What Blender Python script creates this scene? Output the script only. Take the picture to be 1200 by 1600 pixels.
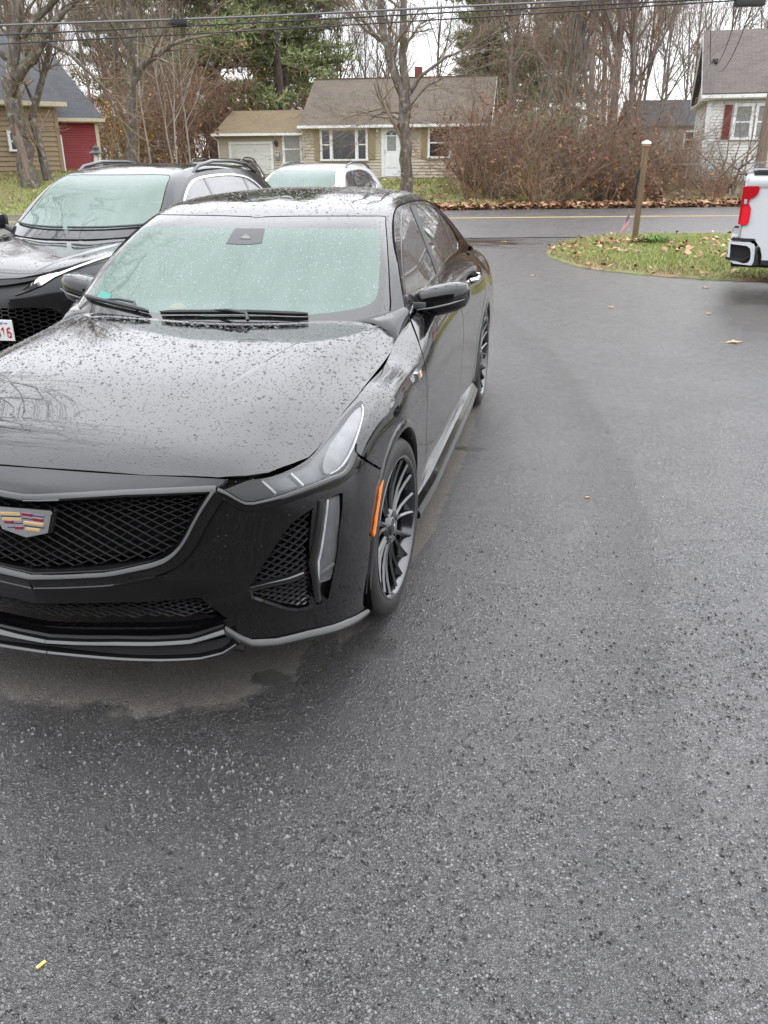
import bpy, bmesh, math, random
import numpy as np
from mathutils import Vector, Matrix
from mathutils.geometry import delaunay_2d_cdt
random.seed(7); RNG=np.random.default_rng(7)
for o in list(bpy.data.objects): bpy.data.objects.remove(o)
SC=bpy.context.scene; COL=SC.collection
PI=math.pi; R=math.radians

# ------------------------------------------------------------------ camera, light, exposure
def set_camera():
    h,pitch,roll,yaw,cx,cy=1.611,.39902,-.008,-.21721,1.4889,-2.8239
    sy,c_y=math.sin(yaw),math.cos(yaw); sp,cp=math.sin(pitch),math.cos(pitch)
    fwd=np.array([sy*cp,c_y*cp,-sp]); right=np.array([c_y,-sy,0]); up=np.cross(right,fwd)
    r2=math.cos(roll)*right+math.sin(roll)*up; u2=-math.sin(roll)*right+math.cos(roll)*up
    cd=bpy.data.cameras.new('camera'); co=bpy.data.objects.new('camera',cd); COL.objects.link(co)
    m=Matrix.Identity(4)
    for i in range(3): m[i][0]=r2[i]; m[i][1]=u2[i]; m[i][2]=-fwd[i]
    m[0][3],m[1][3],m[2][3]=cx,cy,h
    co.matrix_world=m; cd.sensor_fit='HORIZONTAL'; cd.sensor_width=36; cd.lens=1320/1200*36
    cd.clip_start=.05; cd.clip_end=2000; SC.camera=co
set_camera()
SUN_EL,SUN_ROT=R(52),R(25)
def set_world():
    w=bpy.data.worlds.new('World'); SC.world=w; w.use_nodes=True; nt=w.node_tree; nt.nodes.clear()
    N=nt.nodes.new; L=nt.links.new
    out=N('ShaderNodeOutputWorld'); add=N('ShaderNodeAddShader')
    sky=N('ShaderNodeTexSky'); sky.sky_type='NISHITA'; sky.sun_disc=False; sky.sun_elevation=SUN_EL; sky.sun_rotation=SUN_ROT
    hs=N('ShaderNodeHueSaturation'); hs.inputs['Saturation'].default_value=.25; L(sky.outputs[0],hs.inputs['Color'])
    b1=N('ShaderNodeBackground'); b1.inputs[1].default_value=.05; L(hs.outputs[0],b1.inputs[0])
    # overcast deck: brighter overhead than at the horizon, with soft cloud mottling
    tc=N('ShaderNodeTexCoord'); sx=N('ShaderNodeSeparateXYZ'); L(tc.outputs['Generated'],sx.inputs[0])
    mr=N('ShaderNodeMapRange'); L(sx.outputs[2],mr.inputs[0]); mr.inputs[1].default_value=-.02; mr.inputs[2].default_value=1; mr.inputs[3].default_value=.58; mr.inputs[4].default_value=2.25
    mp=N('ShaderNodeMapping'); mp.inputs['Scale'].default_value=(1,1,3.2); L(tc.outputs['Generated'],mp.inputs[0])
    nz=N('ShaderNodeTexNoise'); nz.inputs['Scale'].default_value=2.2; nz.inputs['Detail'].default_value=5; nz.inputs['Roughness'].default_value=.5; L(mp.outputs[0],nz.inputs['Vector'])
    m2=N('ShaderNodeMapRange'); L(nz.outputs[0],m2.inputs[0]); m2.inputs[1].default_value=.3; m2.inputs[2].default_value=.7; m2.inputs[3].default_value=.86; m2.inputs[4].default_value=1.1
    mu=N('ShaderNodeMath'); mu.operation='MULTIPLY'; L(mr.outputs[0],mu.inputs[0]); L(m2.outputs[0],mu.inputs[1])
    b2=N('ShaderNodeBackground'); b2.inputs[0].default_value=(.93,.95,1,1); L(mu.outputs[0],b2.inputs[1])
    L(b1.outputs[0],add.inputs[0]); L(b2.outputs[0],add.inputs[1]); L(add.outputs[0],out.inputs[0])
    sd=bpy.data.lights.new('sun','SUN'); sd.energy=.5; sd.angle=R(150); sd.color=(1,.97,.93)
    so=bpy.data.objects.new('sun',sd); COL.objects.link(so)
    so.rotation_euler=(R(90)-SUN_EL,0,-SUN_ROT+PI)
set_world()
SC.view_settings.view_transform='Standard'; SC.view_settings.look='None'; SC.view_settings.gamma=1
SC.view_settings.exposure=.86; SC.view_settings.use_curve_mapping=False
SC.cycles.max_bounces=6; SC.cycles.transparent_max_bounces=12; SC.cycles.caustics_reflective=False; SC.cycles.caustics_refractive=False

# ------------------------------------------------------------------ sheet maths
def _splmat(x):
    n=len(x); h=np.diff(x); A=np.zeros((n,n)); B=np.zeros((n,n)); A[0,0]=A[-1,-1]=1
    for i in range(1,n-1):
        A[i,i-1]=h[i-1]; A[i,i]=2*(h[i-1]+h[i]); A[i,i+1]=h[i]
        B[i,i-1]=6/h[i-1]; B[i,i]=-6/h[i-1]-6/h[i]; B[i,i+1]=6/h[i]
    return np.linalg.solve(A,B)
def _basis(x,L,q):
    q=np.clip(q,x[0],x[-1]); i=np.clip(np.searchsorted(x,q)-1,0,len(x)-2); h=x[i+1]-x[i]
    a=(x[i+1]-q)/h; b=1-a; n=len(x); W=np.zeros((len(q),n)); r=np.arange(len(q))
    W[r,i]+=a; W[r,i+1]+=b
    return W+((a**3-a)*h*h/6)[:,None]*L[i]+((b**3-b)*h*h/6)[:,None]*L[i+1]
class Net:
    """smooth sheet through a grid of 3D points; s runs along the columns, t along the rows, both about in metres"""
    def __init__(self,P):
        self.P=np.array(P,float); d=np.linalg.norm(np.diff(self.P,axis=0),axis=2).mean(1); self.s=np.r_[0,np.cumsum(d)]
        d=np.linalg.norm(np.diff(self.P,axis=1),axis=2).mean(0); self.t=np.r_[0,np.cumsum(d)]
        self.Ls=_splmat(self.s); self.Lt=_splmat(self.t); self.S=self.s[-1]; self.T=self.t[-1]
    def ev(self,q):
        q=np.asarray(q,float).reshape(-1,2)
        return np.einsum('ni,nj,ijk->nk',_basis(self.s,self.Ls,q[:,0]),_basis(self.t,self.Lt,q[:,1]),self.P,optimize=True)
    def nor(self,q,flip=1):
        q=np.asarray(q,float).reshape(-1,2); e=1e-3
        a=np.c_[np.clip(q[:,0]-e,0,self.S),q[:,1]]; b=np.c_[np.clip(q[:,0]+e,0,self.S),q[:,1]]
        c=np.c_[q[:,0],np.clip(q[:,1]-e,0,self.T)]; d=np.c_[q[:,0],np.clip(q[:,1]+e,0,self.T)]
        n=np.cross(self.ev(b)-self.ev(a),self.ev(d)-self.ev(c))*flip
        return n/np.maximum(np.linalg.norm(n,axis=1,keepdims=True),1e-12)
    def inv(self,f,n=160,m=50,it=12,ok=None):
        """(s,t) where f(point) is nearest to zero; f maps (N,3) to (N,k)"""
        g=np.array([(a,b) for a in np.linspace(0,self.S,n) for b in np.linspace(0,self.T,m)])
        v=f(self.ev(g)); c=(v**2).sum(1)
        if ok is not None: c=np.where(ok(self.ev(g),self.nor(g)),c,1e18)
        q=g[c.argmin()][None].copy(); e=1e-4
        for _ in range(it):
            r=f(self.ev(q))[0]; J=np.stack([(f(self.ev(q+[[e,0]]))[0]-f(self.ev(q-[[e,0]]))[0])/(2*e),(f(self.ev(q+[[0,e]]))[0]-f(self.ev(q-[[0,e]]))[0])/(2*e)],1)
            d=np.linalg.lstsq(J,-r,rcond=None)[0]; q=q+np.clip(d,-.05,.05); q[:,0]=np.clip(q[:,0],0,self.S); q[:,1]=np.clip(q[:,1],0,self.T)
        return q[0]
    def at(self,pts,axes):
        pts=np.asarray(pts,float); ax=list(axes)
        return np.array([self.inv(lambda P,p=p:P[:,ax]-p) for p in pts])

# ---- measured control points
# ---- sedan nets (x left of car = image right, y back from the front axle, z up)
HX=[0,.25,.45,.6,.7,.80]; HY=[-.85,-.7,-.55,-.3,0,.3,.7]
HZ=[[.74,.74,.74,.737,.725,.70],[.826,.824,.816,.803,.782,.745],[.862,.860,.853,.84,.815,.775],[.905,.905,.900,.888,.862,.825],
[.94,.94,.936,.925,.897,.861],[.966,.966,.963,.954,.927,.868],[.985,.986,.985,.980,.962,.892]]
HOOD=[[(x,y,HZ[j][i]) for i,x in enumerate(HX)] for j,y in enumerate(HY)]
BELT=[
[(0,-.845,.235),(0,-.865,.32),(0,-.885,.40),(0,-.88,.47),(0,-.872,.58),(0,-.86,.70),(0,-.835,.75),(0,-.79,.785)],
[(.3,-.825,.235),(.3,-.848,.32),(.3,-.867,.40),(.3,-.862,.47),(.3,-.854,.58),(.3,-.842,.70),(.3,-.822,.748),(.3,-.787,.785)],
[(.55,-.765,.235),(.55,-.79,.32),(.55,-.81,.40),(.55,-.80,.47),(.55,-.795,.58),(.55,-.79,.69),(.55,-.785,.745),(.55,-.767,.784)],
[(.70,-.66,.222),(.715,-.69,.32),(.72,-.70,.40),(.72,-.70,.47),(.72,-.70,.58),(.715,-.71,.68),(.705,-.715,.735),(.69,-.712,.778)],
[(.80,-.55,.205),(.82,-.565,.32),(.83,-.575,.40),(.835,-.58,.47),(.83,-.59,.58),(.82,-.60,.68),(.80,-.595,.745),(.765,-.565,.79)],
[(.86,-.42,.185),(.885,-.42,.32),(.893,-.42,.40),(.895,-.42,.47),(.892,-.425,.58),(.88,-.44,.69),(.845,-.43,.775),(.78,-.42,.818)],
[(.90,-.22,.185),(.915,-.22,.33),(.92,-.22,.42),(.922,-.22,.5),(.918,-.22,.62),(.905,-.22,.73),(.87,-.22,.81),(.79,-.2,.843)],
[(.905,0,.22),(.92,0,.33),(.93,0,.43),(.935,0,.52),(.935,0,.63),(.925,0,.745),(.88,.01,.835),(.80,.05,.862)],
[(.89,.4,.22),(.91,.4,.33),(.92,.4,.43),(.925,.4,.53),(.928,.4,.65),(.915,.4,.77),(.875,.4,.845),(.797,.4,.870)],
[(.885,.62,.20),(.905,.62,.32),(.915,.62,.43),(.92,.62,.55),(.925,.62,.68),(.912,.62,.80),(.87,.62,.875),(.785,.63,.905)],
[(.88,.85,.20),(.90,.85,.32),(.912,.85,.44),(.92,.85,.57),(.925,.85,.70),(.912,.85,.83),(.87,.85,.915),(.787,.85,.942)],
[(.88,1.3,.20),(.90,1.3,.32),(.912,1.3,.45),(.92,1.3,.59),(.925,1.3,.73),(.912,1.3,.86),(.87,1.3,.95),(.80,1.3,.988)],
[(.88,1.8,.20),(.90,1.8,.32),(.912,1.8,.45),(.92,1.8,.60),(.925,1.8,.75),(.912,1.8,.875),(.872,1.8,.965),(.80,1.8,1.018)],
[(.885,2.3,.20),(.905,2.3,.32),(.915,2.3,.45),(.922,2.3,.60),(.926,2.3,.75),(.914,2.3,.88),(.872,2.3,.97),(.785,2.3,1.038)],
[(.90,2.95,.20),(.92,2.95,.32),(.93,2.95,.45),(.938,2.95,.60),(.938,2.95,.74),(.918,2.95,.86),(.86,2.95,.96),(.76,2.95,1.015)],
[(.88,3.4,.22),(.90,3.4,.33),(.915,3.4,.46),(.92,3.4,.60),(.908,3.4,.74),(.87,3.4,.86),(.81,3.4,.94),(.735,3.4,.985)],
[(.80,3.8,.24),(.83,3.82,.34),(.85,3.84,.46),(.855,3.85,.60),(.85,3.85,.74),(.825,3.83,.86),(.785,3.8,.93),(.73,3.74,.97)],
[(.55,3.98,.25),(.58,4.01,.34),(.60,4.04,.46),(.61,4.05,.60),(.61,4.05,.74),(.60,4.02,.86),(.58,3.98,.94),(.56,3.92,.98)],
[(0,4.02,.25),(0,4.05,.34),(0,4.08,.46),(0,4.09,.60),(0,4.09,.74),(0,4.06,.86),(0,4.02,.95),(0,3.95,.995)]]
TOP=[
[(0,.45,.952),(.3,.485,.955),(.55,.58,.965),(.725,.72,.992),(.775,.84,1.005)],
[(0,.83,1.165),(.3,.86,1.170),(.52,.93,1.178),(.665,1.02,1.190),(.72,1.06,1.185)],
[(0,1.19,1.350),(.28,1.205,1.352),(.46,1.24,1.350),(.59,1.325,1.346),(.645,1.40,1.344)],
[(0,1.60,1.430),(.28,1.60,1.424),(.46,1.60,1.412),(.57,1.61,1.396),(.622,1.63,1.380)],
[(0,2.05,1.450),(.28,2.05,1.444),(.45,2.05,1.428),(.555,2.05,1.405),(.605,2.05,1.380)],
[(0,2.60,1.432),(.28,2.60,1.425),(.45,2.60,1.405),(.55,2.60,1.376),(.604,2.60,1.342)],
[(0,3.00,1.360),(.28,3.00,1.352),(.45,3.02,1.325),(.57,3.05,1.270),(.635,3.08,1.210)],
[(0,3.62,1.060),(.28,3.63,1.055),(.5,3.65,1.040),(.66,3.68,1.010),(.73,3.70,.985)]]
def side_x(y,z):
    xb=np.interp(y,[.5,.85,1.3,1.8,2.3,2.95,3.4,3.8],[.790,.784,.795,.80,.79,.765,.735,.715]); k=np.linspace(-.3,.3,13)
    xb=np.mean([np.interp(y+q,[.5,.85,1.3,1.8,2.3,2.95,3.4,3.8],[.790,.784,.795,.80,.79,.765,.735,.715]) for q in k],0); d=z-.98
    return xb-.36*d-.36*d*d*np.sign(d)
for _c in TOP: _c[-1]=(float(side_x(_c[-1][1],_c[-1][2])),_c[-1][1],_c[-1][2])
for _c in BELT[10:16]: _c[-1]=(float(side_x(_c[-1][1],_c[-1][2])),_c[-1][1],_c[-1][2])
RAILB=[(.84,.775,.84,1.005),(1.0,.748,.96,1.105),(1.3,.70,1.15,1.245),(1.55,.65,1.385,1.343),(1.9,.622,1.63,1.380),(2.25,.605,2.05,1.382),(2.6,.604,2.60,1.342),(2.95,.635,3.08,1.210),(3.35,.69,3.40,1.085),(3.7,.73,3.70,.985)]
def side_net(belt,rails=None):
    out=[]
    if rails is None:
        for yb,rx,ry,rz in RAILB:
            s=np.linspace(0,belt.S,2000); e=belt.ev(np.c_[s,np.full(2000,belt.T)]); b=e[np.abs(e[:,1]-yb).argmin()]
            c=[]
            for f in (0,.2,.4,.6,.8,1): y,z=b[1]*(1-f)+ry*f,b[2]*(1-f)+rz*f; c.append((float(side_x(y,z)),y,z))
            out.append(c)
        return out
    for yb,rx,ry,rz in (rails or RAILB):
        # walk the top edge of the belt sheet
        s=np.linspace(0,belt.S,2000); e=belt.ev(np.c_[s,np.full(2000,belt.T)]); b=e[np.abs(e[:,1]-yb).argmin()]
        R=np.array([rx,ry,rz]); c=[]
        for f in (0,.35,.7,1): c.append(b*(1-f)+R*f+np.array([.016*4*f*(1-f),0,.004*4*f*(1-f)]))
        out.append(c)
    return out
# ---- tall crossover nets, own frame (front axle at y=0)
SB=[
[(0,-.84,.20),(0,-.90,.32),(0,-.93,.46),(0,-.93,.60),(0,-.915,.70),(0,-.86,.805)],
[(.35,-.81,.20),(.35,-.87,.32),(.35,-.90,.46),(.35,-.90,.60),(.35,-.885,.70),(.35,-.83,.815)],
[(.60,-.72,.20),(.62,-.77,.32),(.62,-.79,.46),(.62,-.79,.60),(.61,-.775,.74),(.58,-.72,.865)],
[(.78,-.55,.21),(.82,-.60,.32),(.83,-.60,.46),(.83,-.60,.60),(.81,-.58,.77),(.72,-.50,.92)],
[(.87,-.36,.22),(.90,-.36,.34),(.91,-.36,.48),(.91,-.36,.62),(.89,-.34,.79),(.77,-.28,.94)],
[(.88,0,.23),(.92,0,.36),(.93,0,.50),(.93,0,.65),(.915,0,.82),(.80,0,.952)],
[(.87,.45,.23),(.90,.45,.36),(.92,.45,.50),(.92,.45,.66),(.91,.45,.81),(.81,.45,.972)],
[(.86,1.0,.22),(.90,1.0,.36),(.915,1.0,.50),(.92,1.0,.68),(.91,1.0,.85),(.82,1.0,1.01)],
[(.86,1.8,.22),(.90,1.8,.36),(.915,1.8,.50),(.92,1.8,.68),(.91,1.8,.87),(.82,1.8,1.03)],
[(.88,2.75,.23),(.92,2.75,.36),(.93,2.75,.50),(.935,2.75,.68),(.915,2.75,.88),(.82,2.75,1.07)],
[(.85,3.5,.26),(.89,3.55,.38),(.90,3.58,.52),(.90,3.58,.70),(.88,3.56,.90),(.79,3.5,1.10)],
[(.55,3.82,.28),(.60,3.88,.38),(.62,3.92,.52),(.62,3.92,.70),(.60,3.88,.90),(.56,3.82,1.13)],
[(0,3.90,.28),(0,3.97,.38),(0,4.0,.52),(0,4.0,.70),(0,3.95,.90),(0,3.88,1.13)]]
SHX=[0,.30,.5,.65,.80]; SHY=[-.95,-.7,-.4,0,.4,.8]
SHZ=[[.775,.775,.78,.785,.78],[.86,.865,.88,.885,.87],[.915,.918,.933,.937,.925],[.955,.958,.968,.966,.952],[.98,.982,.988,.985,.972],[.995,.997,1.0,.995,.98]]
SH=[[(x,y,SHZ[j][i]) for i,x in enumerate(SHX)] for j,y in enumerate(SHY)]
ST=[
[(0,.28,.985),(.35,.33,.99),(.6,.46,1.005),(.74,.62,1.02),(.79,.74,1.035)],
[(0,.70,1.20),(.34,.74,1.205),(.56,.82,1.215),(.69,.90,1.225),(.735,.98,1.225)],
[(0,1.12,1.42),(.32,1.15,1.425),(.50,1.18,1.43),(.60,1.24,1.425),(.66,1.36,1.415)],
[(0,1.5,1.515),(.3,1.5,1.512),(.47,1.5,1.505),(.57,1.5,1.49),(.635,1.55,1.46)],
[(0,2.1,1.56),(.3,2.1,1.557),(.46,2.1,1.55),(.565,2.1,1.533),(.63,2.1,1.495)],
[(0,2.9,1.54),(.3,2.9,1.537),(.46,2.9,1.53),(.56,2.9,1.515),(.64,2.95,1.475)],
[(0,3.5,1.47),(.3,3.49,1.467),(.46,3.46,1.455),(.59,3.42,1.43),(.675,3.4,1.37)],
[(0,3.8,1.13),(.3,3.8,1.13),(.5,3.76,1.13),(.68,3.74,1.13),(.77,3.68,1.14)]]
SR=[(.72,.79,.74,1.035),(.95,.735,.98,1.225),(1.3,.66,1.36,1.415),(1.6,.635,1.55,1.46),(2.1,.63,2.1,1.495),(2.75,.64,2.95,1.475),(3.05,.675,3.4,1.37),(3.5,.77,3.68,1.14)]
SOFF=(-2.72,3.6,0)
BK={'grille': [(0.014, 0.6075), (0.0458, 0.6103), (0.1815, 0.633), (0.303, 0.6576), (0.44, 0.6751), (0.5676, 0.6917), (0.5514, 0.6446), (0.5228, 0.5811), (0.4936, 0.5166), (0.4528, 0.4627), (0.407, 0.4366), (0.3216, 0.4199), (0.0827, 0.3802), (0.0001, 0.3706)], 'intake': [(0.0, 0.2008), (0.0, 0.2047), (0.1306, 0.2245), (0.2523, 0.2424), (0.4814, 0.2748), (0.5065, 0.2726), (0.5488, 0.1981), (0.5715, 0.1533), (0.4658, 0.1292), (0.2899, 0.1155), (0.0361, 0.0824), (0.0, 0.0898)], 'headlight': [(0.5775, 0.672), (0.6192, 0.7091), (0.6712, 0.7428), (0.6992, 0.7428), (0.7565, 0.7421), (0.8288, 0.7428), (0.9068, 0.7371), (0.9769, 0.7428), (1.1094, 0.7354), (1.2293, 0.7354), (1.355, 0.7293), (1.3502, 0.7154), (1.318, 0.697), (1.2541, 0.6796), (1.1869, 0.6663), (1.1233, 0.6519), (1.0726, 0.6398), (1.0275, 0.6326), (0.993, 0.6287), (0.9447, 0.6353), (0.895, 0.6451), (0.806, 0.6489), (0.7352, 0.6382), (0.6667, 0.6183), (0.6512, 0.6115), (0.6351, 0.6151), (0.6156, 0.6435)], 'lampout': [(1.3416, 0.7183), (1.3064, 0.6979), (1.1804, 0.6703), (1.0698, 0.6453), (0.9963, 0.6363), (0.9362, 0.647), (0.9464, 0.6922), (1.003, 0.716), (1.1398, 0.72), (1.2742, 0.7272)], 'vent': [(0.854, 0.5575), (0.8386, 0.5491), (0.7983, 0.5314), (0.7599, 0.5049), (0.6924, 0.4107), (0.6401, 0.3085), (0.6385, 0.2872), (0.6428, 0.2529), (0.6844, 0.2072), (0.7379, 0.1547), (0.7697, 0.1358), (0.822, 0.1274), (0.81, 0.3777), (0.8416, 0.5402)], 'drlhouse': [(0.8716, 0.5621), (0.9175, 0.573), (0.968, 0.5691), (0.9773, 0.564), (0.9131, 0.3649), (0.8849, 0.1359), (0.8807, 0.1202), (0.8222, 0.1198), (0.8106, 0.3518)], 'drl': [(0.9105, 0.5665), (0.9641, 0.5614), (0.8916, 0.2187), (0.8419, 0.2227), (0.8453, 0.3441)], 'marker': [(1.2586, 0.4291), (1.2256, 0.4381), (1.1827, 0.3992), (1.142, 0.343), (1.1708, 0.3404), (1.2215, 0.3907)], 'bumpgap': [(1.0891, 0.6356), (1.1484, 0.5839), (1.2647, 0.4765)], 'doorgap': [(2.3844, 0.7428), (2.2208, 0.6837), (2.1306, 0.632), (2.1023, 0.5547), (2.0785, 0.4879), (2.1008, 0.3936), (2.1277, 0.2525), (2.1924, 0.0538)], 'badge': [(1.9509, 0.641), (2.0311, 0.645), (2.0662, 0.6322), (2.0567, 0.624), (1.9568, 0.6231)], 'blade': [(0.5581, 0.1219), (0.596, 0.0615), (0.6304, 0.0241), (0.6983, 0.0146), (0.8086, 0.0265), (0.917, 0.0196), (1.0301, 0.0085), (1.0622, 0.0053)], 'crease': [(3.3506, 0.3421), (2.9831, 0.2914), (2.6061, 0.2743), (2.2534, 0.2552)], 'dlo': [(0.0, 0.1569), (0.2186, 0.197), (0.4092, 0.2024), (0.5595, 0.2066), (0.7404, 0.2187), (0.8647, 0.2319), (1.0422, 0.2445), (1.211, 0.2492), (1.3874, 0.2504), (1.5882, 0.2476), (1.7553, 0.2477), (1.898, 0.2447), (1.9942, 0.2346), (2.0746, 0.2191), (2.1732, 0.1943), (2.2478, 0.1618), (2.3009, 0.0779), (2.2738, 0.0069), (2.038, 0.0018), (1.8026, 0.0009), (0.9943, 0.0), (0.8099, 0.0), (0.429, 0.0), (0.2291, 0.0031), (0.0418, 0.0466)], 'bpil': [(1.2231, 0.2499), (1.0729, 0.1698), (0.9431, 0.0969), (0.8461, 0.0079), (0.904, 0.0086), (1.0541, 0.1076), (1.2327, 0.187), (1.3669, 0.2497)], 'cdiv': [(1.9152, 0.2461), (1.8965, 0.1303), (1.8433, 0.0087)]}
SK={'wing': [(0.2717, 0.6258), (0.3635, 0.696), (0.456, 0.757), (0.4936, 0.7912), (0.5282, 0.7912), (0.6267, 0.7912), (0.7341, 0.7912), (0.8746, 0.7912), (1.0655, 0.7804), (1.0298, 0.7559), (0.8623, 0.765), (0.6916, 0.7747), (0.6464, 0.7674), (0.6016, 0.7522), (0.5712, 0.7036), (0.5471, 0.6726), (0.4873, 0.6594), (0.371, 0.6494)], 'lamp': [(0.7188, 0.7569), (0.8565, 0.7493), (1.0225, 0.746), (1.1219, 0.7373), (1.0057, 0.689), (0.8601, 0.6806), (0.7096, 0.6975), (0.6129, 0.7011), (0.6493, 0.7461)], 'low': [(0.0, 0.4537), (0.1496, 0.4628), (0.4752, 0.457), (0.5366, 0.4356), (0.5713, 0.4059), (0.5892, 0.34), (0.4769, 0.1958), (0.2697, 0.1222), (0.0, 0.0945)]}
HOODEDGE=[(0.35, -0.785), (0.56, -0.765), (0.636, -0.74), (0.69, -0.705), (0.735, -0.63), (0.765, -0.56), (0.775, -0.5), (0.785, -0.376), (0.79, -0.244), (0.8, -0.09), (0.8, 0.085), (0.795, 0.495), (0.787, 0.6)]

# ------------------------------------------------------------------ scene helpers
def tag(o,label=None,cat=None,group=None,kind=None):
    if label: o['label']=label
    if cat: o['category']=cat
    if group: o['group']=group
    if kind: o['kind']=kind
    return o
def empty(name,loc=(0,0,0),rz=0,parent=None):
    o=bpy.data.objects.new(name,None); COL.objects.link(o); o.location=loc; o.rotation_euler=(0,0,rz); o.empty_display_size=.2
    if parent: o.parent=parent
    return o
def link(name,me,mat,parent=None,loc=None,rot=None):
    o=bpy.data.objects.new(name,me); COL.objects.link(o)
    if mat is not None:
        for m in (mat if isinstance(mat,(list,tuple)) else [mat]): me.materials.append(m)
    if parent: o.parent=parent
    if loc: o.location=loc
    if rot: o.rotation_euler=rot
    return o
def mesh_np(name,V,F,smooth=False,angle=None):
    me=bpy.data.meshes.new(name); me.from_pydata([tuple(v) for v in np.asarray(V).tolist()],[],F.tolist() if hasattr(F,'tolist') else F)
    if smooth:
        me.polygons.foreach_set('use_smooth',[True]*len(me.polygons))
        if angle: me.set_sharp_from_angle(angle=angle)
    me.update(); return me
def clone(o,parent=None):
    c=o.copy(); COL.objects.link(c)
    if parent: c.parent=parent
    for ch in o.children: clone(ch,c)
    return c
class MB:
    """collects boxes, prisms, tubes and lathes into one mesh"""
    def __init__(s): s.v=[]; s.f=[]; s.m=[]; s.mi=0
    def add(s,V,F):
        n=len(s.v); s.v+= [tuple(map(float,p)) for p in V]; s.f+=[tuple(n+i for i in f) for f in F]; s.m+=[s.mi]*len(F); return s
    def box(s,x0,x1,y0,y1,z0,z1):
        return s.add([(x0,y0,z0),(x1,y0,z0),(x1,y1,z0),(x0,y1,z0),(x0,y0,z1),(x1,y0,z1),(x1,y1,z1),(x0,y1,z1)],
            [(0,3,2,1),(4,5,6,7),(0,1,5,4),(1,2,6,5),(2,3,7,6),(3,0,4,7)])
    def rbox(s,x0,x1,y0,y1,z0,z1,b):
        bm=bmesh.new(); bmesh.ops.create_cube(bm,size=1)
        for v in bm.verts: v.co=Vector(((x0+x1)/2+v.co.x*(x1-x0),(y0+y1)/2+v.co.y*(y1-y0),(z0+z1)/2+v.co.z*(z1-z0)))
        bmesh.ops.bevel(bm,geom=bm.edges[:],offset=b,segments=2,affect='EDGES',profile=.6)
        bm.verts.index_update(); s.add([v.co[:] for v in bm.verts],[[v.index for v in f.verts] for f in bm.faces]); bm.free(); return s
    def prism(s,poly,d,axis='y',at=0):
        """polygon extruded by d; axis y: poly is (x,z); axis x: poly is (y,z); axis z: poly is (x,y)"""
        n=len(poly)
        def P(p,k): return {'y':(p[0],k,p[1]),'x':(k,p[0],p[1]),'z':(p[0],p[1],k)}[axis]
        V=[P(p,at) for p in poly]+[P(p,at+d) for p in poly]
        F=[tuple(range(n)),tuple(range(2*n-1,n-1,-1))]+[(i,i+n,(i+1)%n+n,(i+1)%n) for i in range(n)]
        return s.add(V,F)
    def tube(s,pts,r,n=8,cap=True):
        P=np.array(pts,float); rr=np.broadcast_to(np.asarray(r,float),(len(P),)); T=np.gradient(P,axis=0); T/=np.linalg.norm(T,axis=1,keepdims=True)+1e-12
        a=np.array([0,0,1.]) if abs(T[0,2])<.9 else np.array([1.,0,0]); V=[]
        for i in range(len(P)):
            u=np.cross(T[i],a); u/=np.linalg.norm(u)+1e-12; w=np.cross(T[i],u)
            for k in range(n):
                t=2*PI*k/n; V.append(P[i]+rr[i]*(math.cos(t)*u+math.sin(t)*w))
        F=[(i*n+k,i*n+(k+1)%n,(i+1)*n+(k+1)%n,(i+1)*n+k) for i in range(len(P)-1) for k in range(n)]
        if cap: F+=[tuple(range(n-1,-1,-1)),tuple((len(P)-1)*n+k for k in range(n))]
        return s.add(V,F)
    def lathe(s,prof,n=48,axis='x'):
        """profile of (along axis, radius)"""
        V=[];m=len(prof)
        for k in range(n):
            t=2*PI*k/n; c,q=math.cos(t),math.sin(t)
            for a,r in prof: V.append((a,r*c,r*q) if axis=='x' else (r*c,r*q,a))
        F=[(k*m+i,((k+1)%n)*m+i,((k+1)%n)*m+i+1,k*m+i+1) for k in range(n) for i in range(m-1)]
        return s.add(V,F)
    def quad(s,a,b,c,d): return s.add([a,b,c,d],[(0,1,2,3)])
    def build(s,name,mat,parent=None,smooth=False,angle=R(35),loc=None,rot=None,kind=None,label=None,fix=True):
        me=mesh_np(name,s.v,s.f)
        if fix:
            bm=bmesh.new(); bm.from_mesh(me); bmesh.ops.recalc_face_normals(bm,faces=bm.faces); bm.to_mesh(me); bm.free()
        if smooth:
            me.polygons.foreach_set('use_smooth',[True]*len(me.polygons)); me.set_sharp_from_angle(angle=angle)
        if any(s.m): me.polygons.foreach_set('material_index',s.m)
        o=link(name,me,mat,parent,loc,rot)
        if kind: o['kind']=kind
        if label: o['label']=label
        return o
def sweep(P,N,prof,closed=False):
    """ribbon with the given (across, out) profile along points P whose outward normals are N"""
    P=np.asarray(P,float); N=np.asarray(N,float)
    T=(np.roll(P,-1,0)-np.roll(P,1,0)) if closed else np.gradient(P,axis=0)
    T/=np.linalg.norm(T,axis=1,keepdims=True)+1e-12; B=np.cross(N,T); B/=np.linalg.norm(B,axis=1,keepdims=True)+1e-12
    m=len(prof); V=np.concatenate([(P+B*a+N*b)[:,None] for a,b in prof],1).reshape(-1,3); n=len(P)
    F=[(i*m+k,((i+1)%n)*m+k,((i+1)%n)*m+k+1,i*m+k+1) for i in range(n if closed else n-1) for k in range(m-1)]
    if not closed: F+=[tuple(range(m)),tuple((n-1)*m+k for k in range(m-1,-1,-1))]
    return V,F
def resample(pl,step,closed=False):
    P=np.asarray(pl,float)
    if closed: P=np.r_[P,P[:1]]
    d=np.linalg.norm(np.diff(P,axis=0),axis=1); out=[]
    for i in range(len(d)):
        k=max(1,int(math.ceil(d[i]/step))); out+= [P[i]+(P[i+1]-P[i])*j/k for j in range(k)]
    if not closed: out.append(P[-1])
    return np.array(out)
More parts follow.
